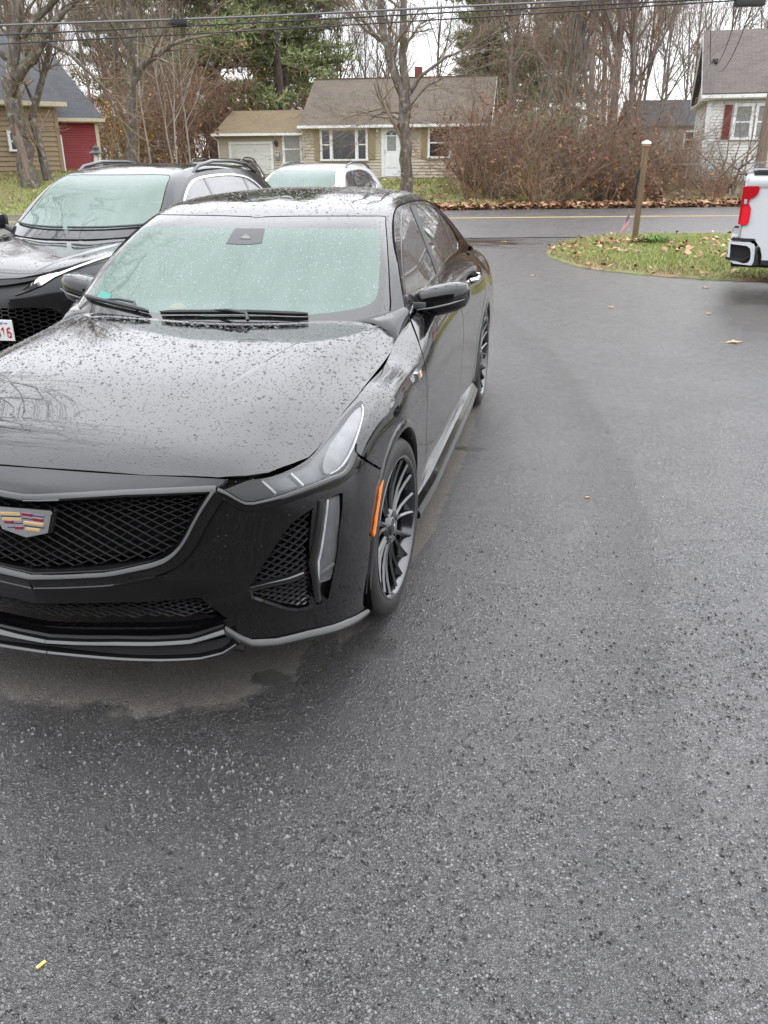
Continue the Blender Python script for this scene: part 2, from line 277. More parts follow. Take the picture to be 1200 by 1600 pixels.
def chaikin(pl,it=1,closed=True):
    P=np.asarray(pl,float)
    for _ in range(it):
        Q=np.roll(P,-1,0)
        if closed: P=np.stack([.75*P+.25*Q,.25*P+.75*Q],1).reshape(-1,2)
        else: P=np.r_[P[:1],np.stack([.75*P[:-1]+.25*P[1:],.25*P[:-1]+.75*P[1:]],1).reshape(-1,2),P[-1:]]
    return P
def band(pl,w):
    P=np.asarray(pl,float); T=np.gradient(P,axis=0); T/=np.linalg.norm(T,axis=1,keepdims=True)+1e-12; B=np.c_[-T[:,1],T[:,0]]
    return np.r_[P+B*w/2,(P-B*w/2)[::-1]]
def inside(poly,Q):
    P=np.asarray(poly,float); x,y=Q[:,0],Q[:,1]; r=np.zeros(len(Q),bool); j=len(P)-1
    for i in range(len(P)):
        a,b=P[i],P[j]
        if a[1]!=b[1]:
            c=((a[1]>y)!=(b[1]>y)); r^=c&(x<(b[0]-a[0])*(y-a[1])/(b[1]-a[1])+a[0])
        j=i
    return r

# ------------------------------------------------------------------ materials
class Mat:
    def __init__(s,name):
        s.m=bpy.data.materials.new(name); s.m.use_nodes=True; s.nt=s.m.node_tree; s.b=s.nt.nodes['Principled BSDF']; s.out=s.nt.nodes['Material Output']
    def n(s,t,**k):
        d=s.nt.nodes.new('ShaderNode'+t)
        for a,v in k.items():
            if a in d.inputs: d.inputs[a].default_value=v
            else: setattr(d,a,v)
        return d
    def l(s,a,b): s.nt.links.new(a,b)
    def set(s,**k):
        names=dict(color='Base Color',rough='Roughness',metal='Metallic',spec='Specular IOR Level',coat='Coat Weight',coatr='Coat Roughness',alpha='Alpha',trans='Transmission Weight',ior='IOR',emis='Emission Color',estr='Emission Strength')
        for a,v in k.items():
            if a in('color','emis'): v=(*v,1)
            s.b.inputs[names[a]].default_value=v
        return s
    def coord(s,which='Object',scale=(1,1,1)):
        t=s.n('TexCoord'); mp=s.n('Mapping'); mp.inputs['Scale'].default_value=scale; s.l(t.outputs[which],mp.inputs[0]); return mp.outputs[0]
    def noise(s,vec,scale,detail=3,rough=.5):
        d=s.n('TexNoise'); d.inputs['Scale'].default_value=scale; d.inputs['Detail'].default_value=detail; d.inputs['Roughness'].default_value=rough
        if vec is not None: s.l(vec,d.inputs['Vector'])
        return d.outputs[0]
    def voro(s,vec,scale,feature='F1',out='Distance',rnd=1):
        d=s.n('TexVoronoi'); d.feature=feature; d.inputs['Scale'].default_value=scale; d.inputs['Randomness'].default_value=rnd; s.l(vec,d.inputs['Vector']); return d.outputs[out]
    def ramp(s,fac,stops):
        d=s.n('ValToRGB'); e=d.color_ramp.elements
        while len(e)<len(stops): e.new(.5)
        for i,(p,c) in enumerate(stops): e[i].position=p; e[i].color=(*c,1) if len(c)==3 else c
        s.l(fac,d.inputs[0]); return d.outputs[0]
    def rng(s,fac,a,b,c,d,clamp=True):
        m=s.n('MapRange'); m.clamp=clamp
        for i,v in enumerate((a,b,c,d)): m.inputs[i+1].default_value=v
        s.l(fac,m.inputs[0]); return m.outputs[0]
    def math(s,op,a,b=None,c=None):
        m=s.n('Math'); m.operation=op
        for i,v in enumerate((a,b,c)):
            if v is None: continue
            if isinstance(v,(int,float)): m.inputs[i].default_value=v
            else: s.l(v,m.inputs[i])
        return m.outputs[0]
    def mix(s,f,a,b,mode='MIX'):
        m=s.n('MixRGB'); m.blend_type=mode
        for i,v in enumerate((f,a,b)):
            if isinstance(v,(int,float)): m.inputs[i].default_value=v
            elif isinstance(v,tuple): m.inputs[i].default_value=(*v,1) if len(v)==3 else v
            else: s.l(v,m.inputs[i])
        return m.outputs[0]
    def bump(s,h,dist=.01,strength=1,prev=None):
        b=s.n('Bump'); b.inputs['Distance'].default_value=dist; b.inputs['Strength'].default_value=strength; s.l(h,b.inputs['Height'])
        if prev is not None: s.l(prev,b.inputs['Normal'])
        return b.outputs[0]
    def to(s,sock,name): s.l(sock,s.b.inputs[name]); return s
def simple(name,color,rough=.5,metal=0,coat=0,spec=.5,var=0,vscale=6):
    m=Mat(name).set(color=color,rough=rough,metal=metal,coat=coat,coatr=.04,spec=spec)
    if var:
        v=m.coord(); f=m.rng(m.noise(v,vscale,4,.6),.3,.7,1-var,1+var)
        m.to(m.mix(1.0,color,m.n('CombineColor').outputs[0]) if 0 else m.mix(1.0,color,f,'MULTIPLY'),'Base Color')
    return m.m
M={}
def materials():
    # wet black paint: fine beading of mist breaks the reflection a little
    def paint(name,col):
        m=Mat(name).set(color=col,rough=.06,coat=.8,coatr=.012,spec=.10); m.b.inputs['Coat IOR'].default_value=1.6; v=m.coord()
        d=m.voro(v,330); h=m.rng(d,.05,.35,1,0); m2=m.rng(m.noise(v,38,2),.45,.6,0,1)
        nb=m.bump(m.math('MULTIPLY',h,m2),.0010,.10); m.to(nb,'Normal'); m.l(nb,m.b.inputs['Coat Normal'])
        return m.m
    M['paint']=paint('black_paint',(.002,.002,.0023)); M['suvpaint']=paint('charcoal_black_paint',(.012,.012,.013))
    M['suvpaint'].node_tree.nodes['Principled BSDF'].inputs['Coat Weight'].default_value=.55; M['white_paint']=simple('white_paint',(.60,.61,.62),.25,coat=.8)
    M['gloss']=simple('gloss_black_trim',(.006,.006,.006),.08,coat=.6)
    M['plastic']=simple('dark_plastic',(.018,.018,.019),.45,var=.2)
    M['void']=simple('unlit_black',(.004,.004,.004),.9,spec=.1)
    M['drop']=simple('rain_drop',(.003,.003,.0035),.03,coat=.4,spec=.5)
    m=Mat('rain_drop_on_glass').set(color=(.30,.37,.35),rough=.03,coat=1,coatr=.02,alpha=.8); M['gdrop']=m.m
    m=Mat('misted_glass'); v=m.coord(); st=m.noise(m.coord(scale=(5,1.2,1.2)),2.5,4,.6)
    col=m.mix(m.rng(st,.3,.7,0,1),(.115,.185,.152),(.145,.22,.185)); m.to(col,'Base Color'); m.set(rough=.5,coat=1,coatr=.015,spec=.3,alpha=.64); m.b.inputs['Coat IOR'].default_value=1.5
    d=m.voro(v,210); nb=m.bump(m.rng(d,.05,.32,1,0),.001,.25); m.l(nb,m.b.inputs['Coat Normal']); M['mist']=m.m
    m=Mat('dark_side_glass'); v=m.coord(); m.set(color=(.012,.014,.014),rough=.04,coat=1,coatr=.02,spec=.6)
    d=m.voro(v,260); nb=m.bump(m.rng(d,.05,.3,1,0),.0012,.3); m.to(nb,'Normal'); m.l(nb,m.b.inputs['Coat Normal']); M['glass']=m.m
    m=Mat('clear_lens').set(color=(.5,.52,.53),rough=.02,coat=1,alpha=.16,spec=.6); M['lens']=m.m
    M['chrome']=simple('bright_chrome',(.72,.73,.74),.1,metal=1)
    M['darkchrome']=simple('dark_chrome',(.10,.10,.105),.16,metal=1); M['wiremesh']=simple('grille_wire',(.11,.11,.115),.22,metal=.8,coat=1)
    M['rim']=simple('graphite_wheel_metal',(.06,.061,.064),.18,metal=.9,coat=1)
    M['rim2']=simple('deep_black_wheel_metal',(.008,.008,.008),.35)
    M['steel']=simple('brake_steel',(.2,.19,.18),.4,metal=.9,var=.3,vscale=30)
    m=Mat('tyre_rubber').set(rough=.55); v=m.coord(); m.to(m.ramp(m.noise(v,9,5),[(.3,(.014,.014,.014)),(.75,(.032,.03,.028))]),'Base Color'); M['rubber']=m.m
    M['lampgrey']=simple('lamp_reflector_grey',(.115,.116,.12),.22,metal=.3,var=.3,vscale=18); M['lampsmoke']=simple('smoked_lamp_reflector',(.055,.056,.06),.2,metal=.4,var=.4,vscale=30)
    M['lampdark']=simple('lamp_housing',(.02,.02,.021),.3)
    M['lampwhite']=simple('lamp_guide_white',(.40,.41,.42),.2,coat=.6,var=.25,vscale=25)
    M['amber']=simple('amber_reflector',(.95,.22,.01),.25,coat=.6)
    M['red']=simple('red_lamp_lens',(.42,.006,.012),.12,coat=1)
    M['redbright']=simple('bright_red_lens',(.75,.01,.03),.12,coat=1)
    M['gold']=simple('enamel_gold',(.62,.40,.14),.3,coat=.5); M['crimson']=simple('enamel_red',(.22,.008,.03),.3,coat=.5)
    M['navy']=simple('enamel_blue',(.02,.02,.07),.3,coat=.5); M['enblack']=simple('enamel_black',(.012,.01,.014),.3,coat=.5)
    M['dash']=simple('dashboard_grain',(.03,.03,.031),.7,var=.2,vscale=60); M['seat']=simple('seat_leather',(.05,.048,.046),.6)
    M['teal']=simple('teal_sticker',(.02,.20,.16),.4); M['platewhite']=simple('plate_white',(.72,.72,.70),.4); M['platered']=simple('plate_red',(.5,.012,.03),.4); M['plateblue']=simple('plate_blue',(.03,.10,.38),.4)
    M['whitetrim']=simple('white_painted_trim',(.72,.73,.72),.55,var=.06); M['creamtrim']=simple('cream_trim',(.55,.49,.36),.6,var=.08)
    # siding colours
    for k,c in dict(tan=(.47,.41,.32),ochre=(.265,.195,.11),barnred=(.27,.03,.032),whiteside=(.66,.65,.62)).items():
        m=Mat(k+'_clapboard').set(rough=.6); v=m.coord(scale=(.5,.5,3)); f=m.rng(m.noise(v,3,5,.65),.25,.75,.86,1.1); m.to(m.mix(1.0,c,f,'MULTIPLY'),'Base Color'); M[k]=m.m
    def shingle(name,a,b,c,moss=None):
        m=Mat(name).set(rough=.85); v=m.coord(); br=m.n('TexBrick'); br.offset=.5; m.l(m.coord('UV'),br.inputs['Vector'])
        br.inputs['Scale'].default_value=1; br.inputs['Brick Width'].default_value=.32; br.inputs['Row Height'].default_value=.14; br.inputs['Mortar Size'].default_value=.008; br.inputs['Bias'].default_value=0
        br.inputs['Color1'].default_value=(*a,1); br.inputs['Color2'].default_value=(*b,1); br.inputs['Mortar'].default_value=(*c,1)
        col=br.outputs[0]; f=m.rng(m.noise(v,.9,6,.7),.35,.68,0,1)
        col=m.mix(m.math('MULTIPLY',f,.55),col,moss or c); f2=m.rng(m.noise(v,14,3),.3,.7,.8,1.15); col=m.mix(1.0,col,f2,'MULTIPLY')
        m.to(col,'Base Color'); m.to(m.bump(br.outputs[1],.02,-.6),'Normal'); return m.m
    M['roofbrown']=shingle('brown_shingles',(.11,.088,.068),(.07,.058,.046),(.035,.03,.025),(.135,.10,.066))
    M['roofmoss']=shingle('mossy_shingles',(.15,.108,.06),(.11,.082,.05),(.06,.045,.03),(.18,.13,.06))
    M['roofgrey']=shingle('slate_grey_shingles',(.055,.058,.064),(.04,.042,.047),(.022,.023,.026),(.07,.072,.078))
    M['roofmauve']=shingle('mauve_brown_shingles',(.112,.094,.084),(.082,.069,.062),(.045,.038,.035),(.13,.108,.095))
    M['pane']=simple('dark_window_pane',(.02,.022,.025),.06,coat=.5); M['curtain']=simple('curtained_pane',(.22,.23,.22),.3,coat=.8,var=.25,vscale=9)
    M['shutter']=simple('tan_shutter',(.30,.235,.13),.6); M['shutterred']=simple('dark_red_shutter',(.16,.02,.02),.6); M['concrete']=simple('mossy_concrete',(.15,.14,.09),.9,var=.3)
    M['backhouse']=simple('dark_brown_siding',(.05,.04,.035),.7,var=.15); M['foundation']=simple('foundation_concrete',(.16,.13,.10),.9,var=.3); M['brickred']=simple('chimney_brick',(.16,.045,.035),.85,var=.25,vscale=20); M['flashing']=simple('pale_flashing',(.55,.6,.66),.4)
    M['door']=simple('white_door_paint',(.74,.75,.75),.4); M['garage']=simple('ribbed_garage_door',(.60,.60,.57),.5,var=.05)
    def bark(name,a,b,c,sc=7,lich=None):
        m=Mat(name).set(rough=.9,spec=.25); v=m.coord(scale=(1,1,.28)); n1=m.noise(v,sc,6,.7)
        col=m.ramp(n1,[(.28,a),(.5,b),(.72,c)])
        if lich:
            v2=m.coord(); f=m.rng(m.noise(v2,5.5,4,.6),.56,.64,0,1); col=m.mix(m.math('MULTIPLY',f,.85),col,lich[0])
            f=m.rng(m.noise(v2,3.1,4,.6),.55,.66,0,1); col=m.mix(m.math('MULTIPLY',f,.75),col,lich[1])
        m.to(col,'Base Color'); m.to(m.bump(n1,.03,.8),'Normal'); return m.m
    M['bark']=bark('grey_bark',(.045,.036,.03),(.12,.10,.085),(.24,.21,.18),9,((.27,.27,.20),(.09,.08,.025)))
    M['barkdark']=bark('brown_bark',(.085,.07,.06),(.165,.138,.122),(.25,.215,.195))
    M['twig']=bark('grey_twigs',(.10,.073,.052),(.19,.147,.108),(.29,.235,.18),3)
    M['twigred']=bark('russet_twigs',(.12,.072,.05),(.215,.138,.098),(.30,.205,.15),3)
    M['twigtan']=bark('straw_twigs',(.15,.095,.055),(.26,.175,.105),(.38,.28,.17),3)
    M['birch']=bark('pale_sapling_bark',(.18,.15,.12),(.34,.31,.27),(.45,.42,.38),5)
    M['pinebark']=bark('pine_bark',(.05,.04,.036),(.11,.088,.08),(.17,.145,.135))
    def rand(name,stops,rough=.6,trans=None):
        m=Mat(name).set(rough=rough,spec=.3); g=m.n('NewGeometry'); m.to(m.ramp(g.outputs['Random Per Island'],stops),'Base Color'); return m.m
    M['needles']=rand('pine_needles',[(0,(.13,.16,.07)),(.5,(.23,.27,.115)),(1,(.33,.36,.18))],.7)
    M['leafbrown']=rand('fallen_leaves',[(0,(.10,.045,.022)),(.35,(.22,.11,.055)),(.7,(.33,.19,.105)),(1,(.46,.32,.20))],.6)
    M['leafpale']=rand('pale_fallen_leaves',[(0,(.30,.17,.09)),(1,(.55,.42,.25))],.6)
    M['leafyellow']=rand('yellow_leaves',[(0,(.30,.17,.03)),(.6,(.45,.28,.04)),(1,(.42,.20,.05))],.6)
    M['leafrust']=rand('rusty_leaves',[(0,(.14,.062,.032)),(.6,(.23,.105,.055)),(1,(.33,.17,.08))],.7)
    M['leafpink']=rand('pale_orange_leaves',[(0,(.36,.17,.10)),(1,(.50,.28,.17))],.6)
    M['leafred']=rand('red_leaves',[(0,(.24,.03,.02)),(1,(.42,.09,.04))],.6)
    M['grass']=rand('grass_blades',[(0,(.11,.16,.035)),(.45,(.22,.28,.07)),(.75,(.33,.35,.13)),(1,(.48,.39,.22))],.6)
    M['drygrass']=rand('dry_grass_blades',[(0,(.16,.10,.05)),(.6,(.28,.19,.10)),(1,(.38,.28,.16))],.7)
    M['weed']=rand('green_weed',[(0,(.06,.13,.02)),(1,(.16,.26,.05))],.55)
    m=Mat('lawn_soil').set(rough=.9); v=m.coord(); n1=m.noise(v,.35,5,.6); n2=m.noise(v,9,4,.6)
    col=m.mix(m.rng(n1,.38,.62,0,1),(.15,.17,.045),(.17,.115,.065)); col=m.mix(1.0,col,m.rng(n2,.25,.75,.6,1.3),'MULTIPLY'); m.to(col,'Base Color'); m.to(m.bump(n2,.05,.7),'Normal'); M['ground']=m.m
    m=Mat('island_turf').set(rough=.9); v=m.coord(); n1=m.noise(v,1.3,4); n2=m.noise(v,30,3)
    col=m.mix(m.rng(n1,.4,.65,0,1),(.13,.16,.045),(.22,.15,.08)); col=m.mix(1.0,col,m.rng(n2,.25,.75,.6,1.3),'MULTIPLY'); m.to(col,'Base Color'); M['turf']=m.m
    # wet asphalt
    def asphalt(name,dry=True,base=((.016,.0155,.0155),(.098,.0935,.090)),sc=1.0):
        m=Mat(name); v=m.coord(); 
        w=m.n('VectorMath'); w.operation='ADD'; nv=m.n('TexNoise'); nv.inputs['Scale'].default_value=60; m.l(v,nv.inputs['Vector'])
        sx=m.n('SeparateXYZ'); m.l(v,sx.inputs[0])
        fcol=m.voro(v,225*sc,out='Color'); mcol=m.voro(v,118*sc,out='Color'); n_f=m.noise(v,420,2)
        patch=m.rng(m.noise(v,1.7,4,.62),.36,.64,0,1); patch2=m.noise(v,7,4,.6); big=m.noise(v,.45,3,.5)
        sepm=m.n('SeparateColor'); m.l(mcol,sepm.inputs[0]); sepf=m.n('SeparateColor'); m.l(fcol,sepf.inputs[0])
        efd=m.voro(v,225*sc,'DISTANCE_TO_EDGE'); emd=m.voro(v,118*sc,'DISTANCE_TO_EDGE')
        big_on=m.rng(sepm.outputs[0],.58,.62,0,1)
        rough_patch=m.math('MULTIPLY',m.rng(patch2,.36,.56,0,1),m.rng(patch,0,1,.35,1)); big_on=m.math('MULTIPLY',big_on,m.rng(rough_patch,0,.6,.25,1))
        hf=m.math('MULTIPLY',m.rng(efd,0,.26,0,1),m.rng(sepf.outputs[0],0,1,.35,1)); hm=m.math('MULTIPLY',m.rng(emd,0,.25,0,1),m.rng(sepm.outputs[2],0,1,.8,1.5))
        h=m.mix(big_on,hf,hm); h=m.math('ADD',h,m.math('MULTIPLY',n_f,.35))
        stone_f=m.mix(m.rng(sepf.outputs[1],0,1,0,1),base[0],base[1]); stone_m=m.mix(sepm.outputs[1],base[0],(.13,.127,.124))
        cav_shade=m.mix(big_on,m.rng(efd,.02,.20,0,1),m.rng(emd,.01,.12,0,1)); c=m.mix(m.rng(efd,.02,.20,0,1),(.004,.004,.0042),stone_f); cm=m.mix(m.rng(emd,.01,.12,0,1),(.004,.004,.004),stone_m); c=m.mix(m.math('MULTIPLY',big_on,.85),c,cm); pn=m.noise(v,105,4,.65); pn2=m.noise(v,38,3,.6); pit_shade=m.math('MULTIPLY',m.rng(m.math('ADD',m.math('MULTIPLY',pn,.65),m.math('MULTIPLY',pn2,.35)),.515,.575,0,1),m.rng(rough_patch,0,.7,.30,1)); c=m.mix(m.math('MULTIPLY',pit_shade,.9),c,(.004,.004,.0042)); cav_shade=m.math('MULTIPLY',cav_shade,m.math('MULTIPLY_ADD',pit_shade,-.85,1.0)); h=m.math('SUBTRACT',h,m.math('MULTIPLY',pit_shade,.9))  # dark binder between stones; crevice and pit shade painted into the colour
        c=m.mix(m.rng(big,.35,.65,0,.6),c,m.mix(1.0,c,(1.16,1.02,1.06),'MULTIPLY')); c=m.mix(1.0,c,m.rng(patch,0,1,1.2,.8),'MULTIPLY')
        if dry:
            ss=m.n('SeparateXYZ'); m.l(v,ss.inputs[0]); yy=ss.outputs[1]; seam=m.math('MULTIPLY_ADD',m.math('MULTIPLY',yy,yy),-.03,m.math('MULTIPLY_ADD',yy,.02,1.9))
            sd_=m.math('ADD',m.math('SUBTRACT',ss.outputs[0],seam),m.math('MULTIPLY_ADD',m.noise(v,3.5,5,.65),.36,-.18)); right=m.rng(sd_,0,.06,0,1); edge=m.math('MULTIPLY',m.rng(sd_,-.30,-.02,0,1),m.rng(sd_,-.01,.05,1,0))
            c=m.mix(1.0,c,m.rng(right,0,1,.97,1.13),'MULTIPLY'); c=m.mix(m.math('MULTIPLY',edge,.12),c,(.012,.012,.012)); h=m.math('MULTIPLY',h,m.math('MULTIPLY_ADD',edge,.8,1.0))
        # pale specks of grit
        sp=m.voro(v,26); spk=m.rng(sp,.02,.05,1,0); c=m.mix(m.math('MULTIPLY',spk,.35),c,(.30,.27,.21))
        rgh=m.rng(patch2,.3,.7,.30,.44)
        if dry:
            def sup(cx,cy,ax,ay,n,ns=.10):
                nn=m.noise(v,9,4,.65); px=m.math('POWER',m.math('ABSOLUTE',m.math('DIVIDE',m.math('SUBTRACT',sx.outputs[0],cx),ax)),n); py=m.math('POWER',m.math('ABSOLUTE',m.math('DIVIDE',m.math('SUBTRACT',sx.outputs[1],cy),ay)),n)
                return m.rng(m.math('ADD',m.math('ADD',px,py),m.math('MULTIPLY_ADD',nn,4*ns,-2*ns)),.96,1.02,1,0)
            k=m.math('MAXIMUM',sup(0,1.6,.945,2.44,3.2),sup(-2.72,5.0,.9,2.2,4)); k=m.math('MAXIMUM',k,sup(6.15,6.85,3.0,.95,8,.2))
            # drips from the bumper and tyres
            dn=m.noise(v,16,5,.7); 
            def drip(cx,cy,rx,ry):
                q=m.math('ADD',m.math('POWER',m.math('DIVIDE',m.math('SUBTRACT',sx.outputs[0],cx),rx),2),m.math('POWER',m.math('DIVIDE',m.math('SUBTRACT',sx.outputs[1],cy),ry),2))
                return m.rng(m.math('ADD',q,m.math('MULTIPLY_ADD',dn,2.4,-1.2)),.8,1.0,1,0)
            dr=m.math('MAXIMUM',m.math('MAXIMUM',drip(.715,-.40,.055,.20),drip(.60,-.57,.075,.05)),m.math('MAXIMUM',drip(.93,-.30,.05,.08),drip(.97,1.95,.10,.05)))
            dryf=m.math('MULTIPLY',k,m.math('SUBTRACT',1.0,dr))
            dc=m.mix(m.rng(sepf.outputs[0],0,1,0,1),(.105,.092,.077),(.21,.188,.16)); dc=m.mix(m.rng(sx.outputs[1],4.5,6,0,.62),dc,(.03,.03,.029)); c=m.mix(m.math('MULTIPLY',dryf,.92),c,dc)
            c=m.mix(m.math('MULTIPLY',dr,.8),c,(.008,.008,.008))
            rgh=m.math('MAXIMUM',rgh,m.math('MULTIPLY',dryf,.9)); rgh=m.math('MULTIPLY',rgh,m.math('MULTIPLY_ADD',dr,-.6,1))
            # standing water near the road and a few slick patches
            wn=m.noise(m.coord(scale=(.5,1.6,1)),1.2,4,.55)
            pud=m.math('MULTIPLY',m.rng(sx.outputs[1],13.4,14.3,0,1),m.math('MULTIPLY',m.rng(sx.outputs[1],15.4,16.2,1,0),m.math('MULTIPLY',m.rng(sx.outputs[0],-2.2,-1,0,1),m.rng(sx.outputs[0],.3,1.1,1,0))))
            pud=m.math('MULTIPLY',pud,m.rng(wn,.40,.5,0,1))
            rgh=m.math('MULTIPLY_ADD',m.math('MULTIPLY',pud,-.8),rgh,rgh); h=m.math('MULTIPLY',h,m.math('SUBTRACT',1.0,m.math('MULTIPLY',pud,.93)))
            c=m.mix(m.math('MULTIPLY',pud,.6),c,(.012,.012,.012))
        m.to(c,'Base Color'); m.to(rgh,'Roughness'); m.set(spec=.8,coat=1,coatr=.20); m.b.inputs['Coat IOR'].default_value=1.62; cw=m.rng(cav_shade,0,1,.3,1)  # coat cut in crevices and pits, painting in their occlusion
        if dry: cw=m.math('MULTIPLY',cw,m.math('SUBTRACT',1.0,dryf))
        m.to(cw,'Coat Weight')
        nb=m.bump(h,.0055/sc,1.0); m.to(nb,'Normal'); nc=m.bump(h,.0042/sc,.27); m.l(nc,m.b.inputs['Coat Normal']); return m.m
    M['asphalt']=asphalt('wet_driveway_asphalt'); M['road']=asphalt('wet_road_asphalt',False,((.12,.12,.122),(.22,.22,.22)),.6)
    M['yellow']=simple('road_line_yellow',(.50,.37,.15),.7,var=.2,vscale=8)
    m=Mat('weathered_post').set(rough=.8); v=m.coord(scale=(1,1,.08)); m.to(m.ramp(m.noise(v,30,5,.6),[(.3,(.085,.055,.03)),(.7,(.19,.125,.07))]),'Base Color'); M['post']=m.m
    m=Mat('pole_wood').set(rough=.85); v=m.coord(scale=(1,1,.06)); m.to(m.ramp(m.noise(v,18,5,.6),[(.3,(.12,.085,.065)),(.7,(.25,.19,.15))]),'Base Color'); M['pole']=m.m
    M['copper']=simple('copper_cap',(.45,.26,.17),.5); M['whitecap']=simple('white_cap',(.75,.74,.72),.5)
    M['wire']=simple('cable_black',(.02,.02,.021),.5); M['wiregrey']=simple('cable_grey',(.12,.12,.125),.5); M['iron']=simple('black_iron',(.012,.012,.013),.5); M['galv']=simple('galvanised_steel',(.28,.29,.30),.5,metal=.4)
    M['lampglass']=simple('frosted_lamp_glass',(.62,.58,.48),.35); M['flagred']=simple('flag_red',(.48,.008,.03),.7); M['flagwhite']=simple('flag_white',(.58,.57,.58),.7); M['flagblue']=simple('flag_blue',(.02,.03,.09),.7)
    M['stick']=simple('flag_stick',(.42,.30,.16),.6); M['yellowstrip']=simple('yellow_plastic_strip',(.60,.47,.12),.5); M['stone']=None
    m=Mat('loose_stone').set(rough=.3,coat=.8,coatr=.22,spec=.6); g=m.n('NewGeometry'); m.to(m.ramp(g.outputs['Random Per Island'],[(0,(.02,.0195,.019)),(.6,(.058,.056,.054)),(1,(.10,.097,.092))]),'Base Color'); M['stone']=m.m
    m=Mat('leaf_tan_single').set(rough=.6,color=(.42,.25,.12)); M['leaftan']=m.m
    M['farhouse']=simple('far_pale_siding',(.36,.34,.33),.7,var=.1)
materials()

# ------------------------------------------------------------------ car body sheets: cut, split into panels, give them thickness
class Sheet:
    def __init__(s,net,flip,step,shift=(0,0,0)):
        s.net=net; s.flip=flip; s.step=step; s.S=net.S; s.T=net.T; s.holes=[]
    def pos(s,q,off=0):
        q=np.asarray(q,float).reshape(-1,2); P=s.net.ev(q)
        return P+s.net.nor(q,s.flip)*off if np.any(off) else P
    def nor(s,q): return s.net.nor(q,s.flip)
    def tri(s,regions=(),gaps=(),clip=None):
        """triangulate; regions (name, polygon) in order, gaps are slits; returns q, tris, labels"""
        dom=clip if clip is not None else np.array([(0,0),(s.S,0),(s.S,s.T),(0,s.T)],float)
        V=[];E=[]
        def loop(P,closed=True):
            n=len(V); V.extend(P.tolist()); k=len(P); E.extend((n+i,n+(i+1)%k) for i in range(k if closed else k-1))
        loop(resample(dom,s.step,True)); polys=[]
        for nm,p in list(regions)+[('gap',g) for g in gaps]:
            p=np.asarray(p,float); polys.append((nm,p)); loop(resample(p,s.step*.7,True))
        gx=np.arange(s.step/2,s.S,s.step); gy=np.arange(s.step/2,s.T,s.step*.9); g=np.array([(a+(j%2)*s.step*.5,b) for j,b in enumerate(gy) for a in gx])
        g=g[inside(dom,g)]; A=np.array(V)
        keep=np.ones(len(g),bool)
        for i in range(0,len(g),400): keep[i:i+400]=(((g[i:i+400,None]-A[None])**2).sum(2).min(1)>(s.step*.3)**2)
        V=V+g[keep].tolist()
        r=delaunay_2d_cdt([Vector(v) for v in V],E,[],0,1e-5)
        q=np.array([(v.x,v.y) for v in r[0]]); T=np.array([f for f in r[2] if len(f)==3])
        c=q[T].mean(1); lab=np.full(len(T),'',object); lab[~inside(dom,c)]='out'
        for nm,p in polys: lab[inside(p,c)&(lab!='out')]=nm
        ar=np.abs(np.cross(q[T[:,1]]-q[T[:,0]],q[T[:,2]]-q[T[:,0]])); lab[ar<1e-9]='out'
        q[:,0]=np.clip(q[:,0],0,s.S); q[:,1]=np.clip(q[:,1],0,s.T)
        return q,T,lab
def islands(T,sel):
    idx=np.where(sel)[0]; par={}
    def find(a):
        while par.setdefault(a,a)!=a: par[a]=par[par[a]]; a=par[a]
        return a
    for i in idx:
        a=find(int(T[i,0]))
        for k in (1,2): par[find(int(T[i,k]))]=a
        a=find(a)
    root=np.array([find(int(T[i,0])) for i in idx]); return [idx[root==r] for r in sorted(set(root))]
def panel(sheet,q,T,name,mat,parent,off=0.,depth=.014,side='both',label=None,smooth=True):
    """side: 'left' one object, 'both' one mesh with its mirror image merged, 'pair' two objects"""
    u,inv=np.unique(T,return_inverse=True); T=inv.reshape(-1,3); qq=q[u]; P=sheet.pos(qq,off); N=sheet.nor(qq)
    gn=np.cross(P[T[:,1]]-P[T[:,0]],P[T[:,2]]-P[T[:,0]]); bad=(gn*N[T].mean(1)).sum(1)<0; T=T.copy(); T[bad]=T[bad][:,::-1]
    V=P.copy(); NN=N.copy(); F=T.tolist()
    if depth:
        ed={}
        for t in F:
            for a,b in ((t[0],t[1]),(t[1],t[2]),(t[2],t[0])): ed[(a,b)]=ed.get((a,b),0)+1
        bd=[(a,b) for (a,b) in ed if (b,a) not in ed and not (abs(P[a,0])<1e-4 and abs(P[b,0])<1e-4)]
        bv=sorted({a for e in bd for a in e}); m1={a:len(V)+i for i,a in enumerate(bv)}; m2={a:len(V)+len(bv)+i for i,a in enumerate(bv)}
        V=np.r_[V,P[bv],P[bv]-N[bv]*depth]; NN=np.r_[NN,np.zeros((2*len(bv),3))]
        F=F+[(m1[b],m1[a],m2[a],m2[b]) for a,b in bd]
    def mk(V,NN,F,nm):
        me=mesh_np(nm,V,F,True); me.normals_split_custom_set_from_vertices(NN.tolist()); return link(nm,me,mat,parent)
    flipx=np.array([-1,1,1.]); out=[]
    if side=='both':
        n=len(V); o=mk(np.r_[V,V*flipx],np.r_[NN,NN*flipx],F+[tuple(n+i for i in f[::-1]) for f in F],name); out=[o]
    else:
        out=[mk(V,NN,F,name)]
        if side=='pair': out.append(mk(V*flipx,NN*flipx,[tuple(f[::-1]) for f in F],name))
    if label:
        for o in out: o['label']=label
    return out
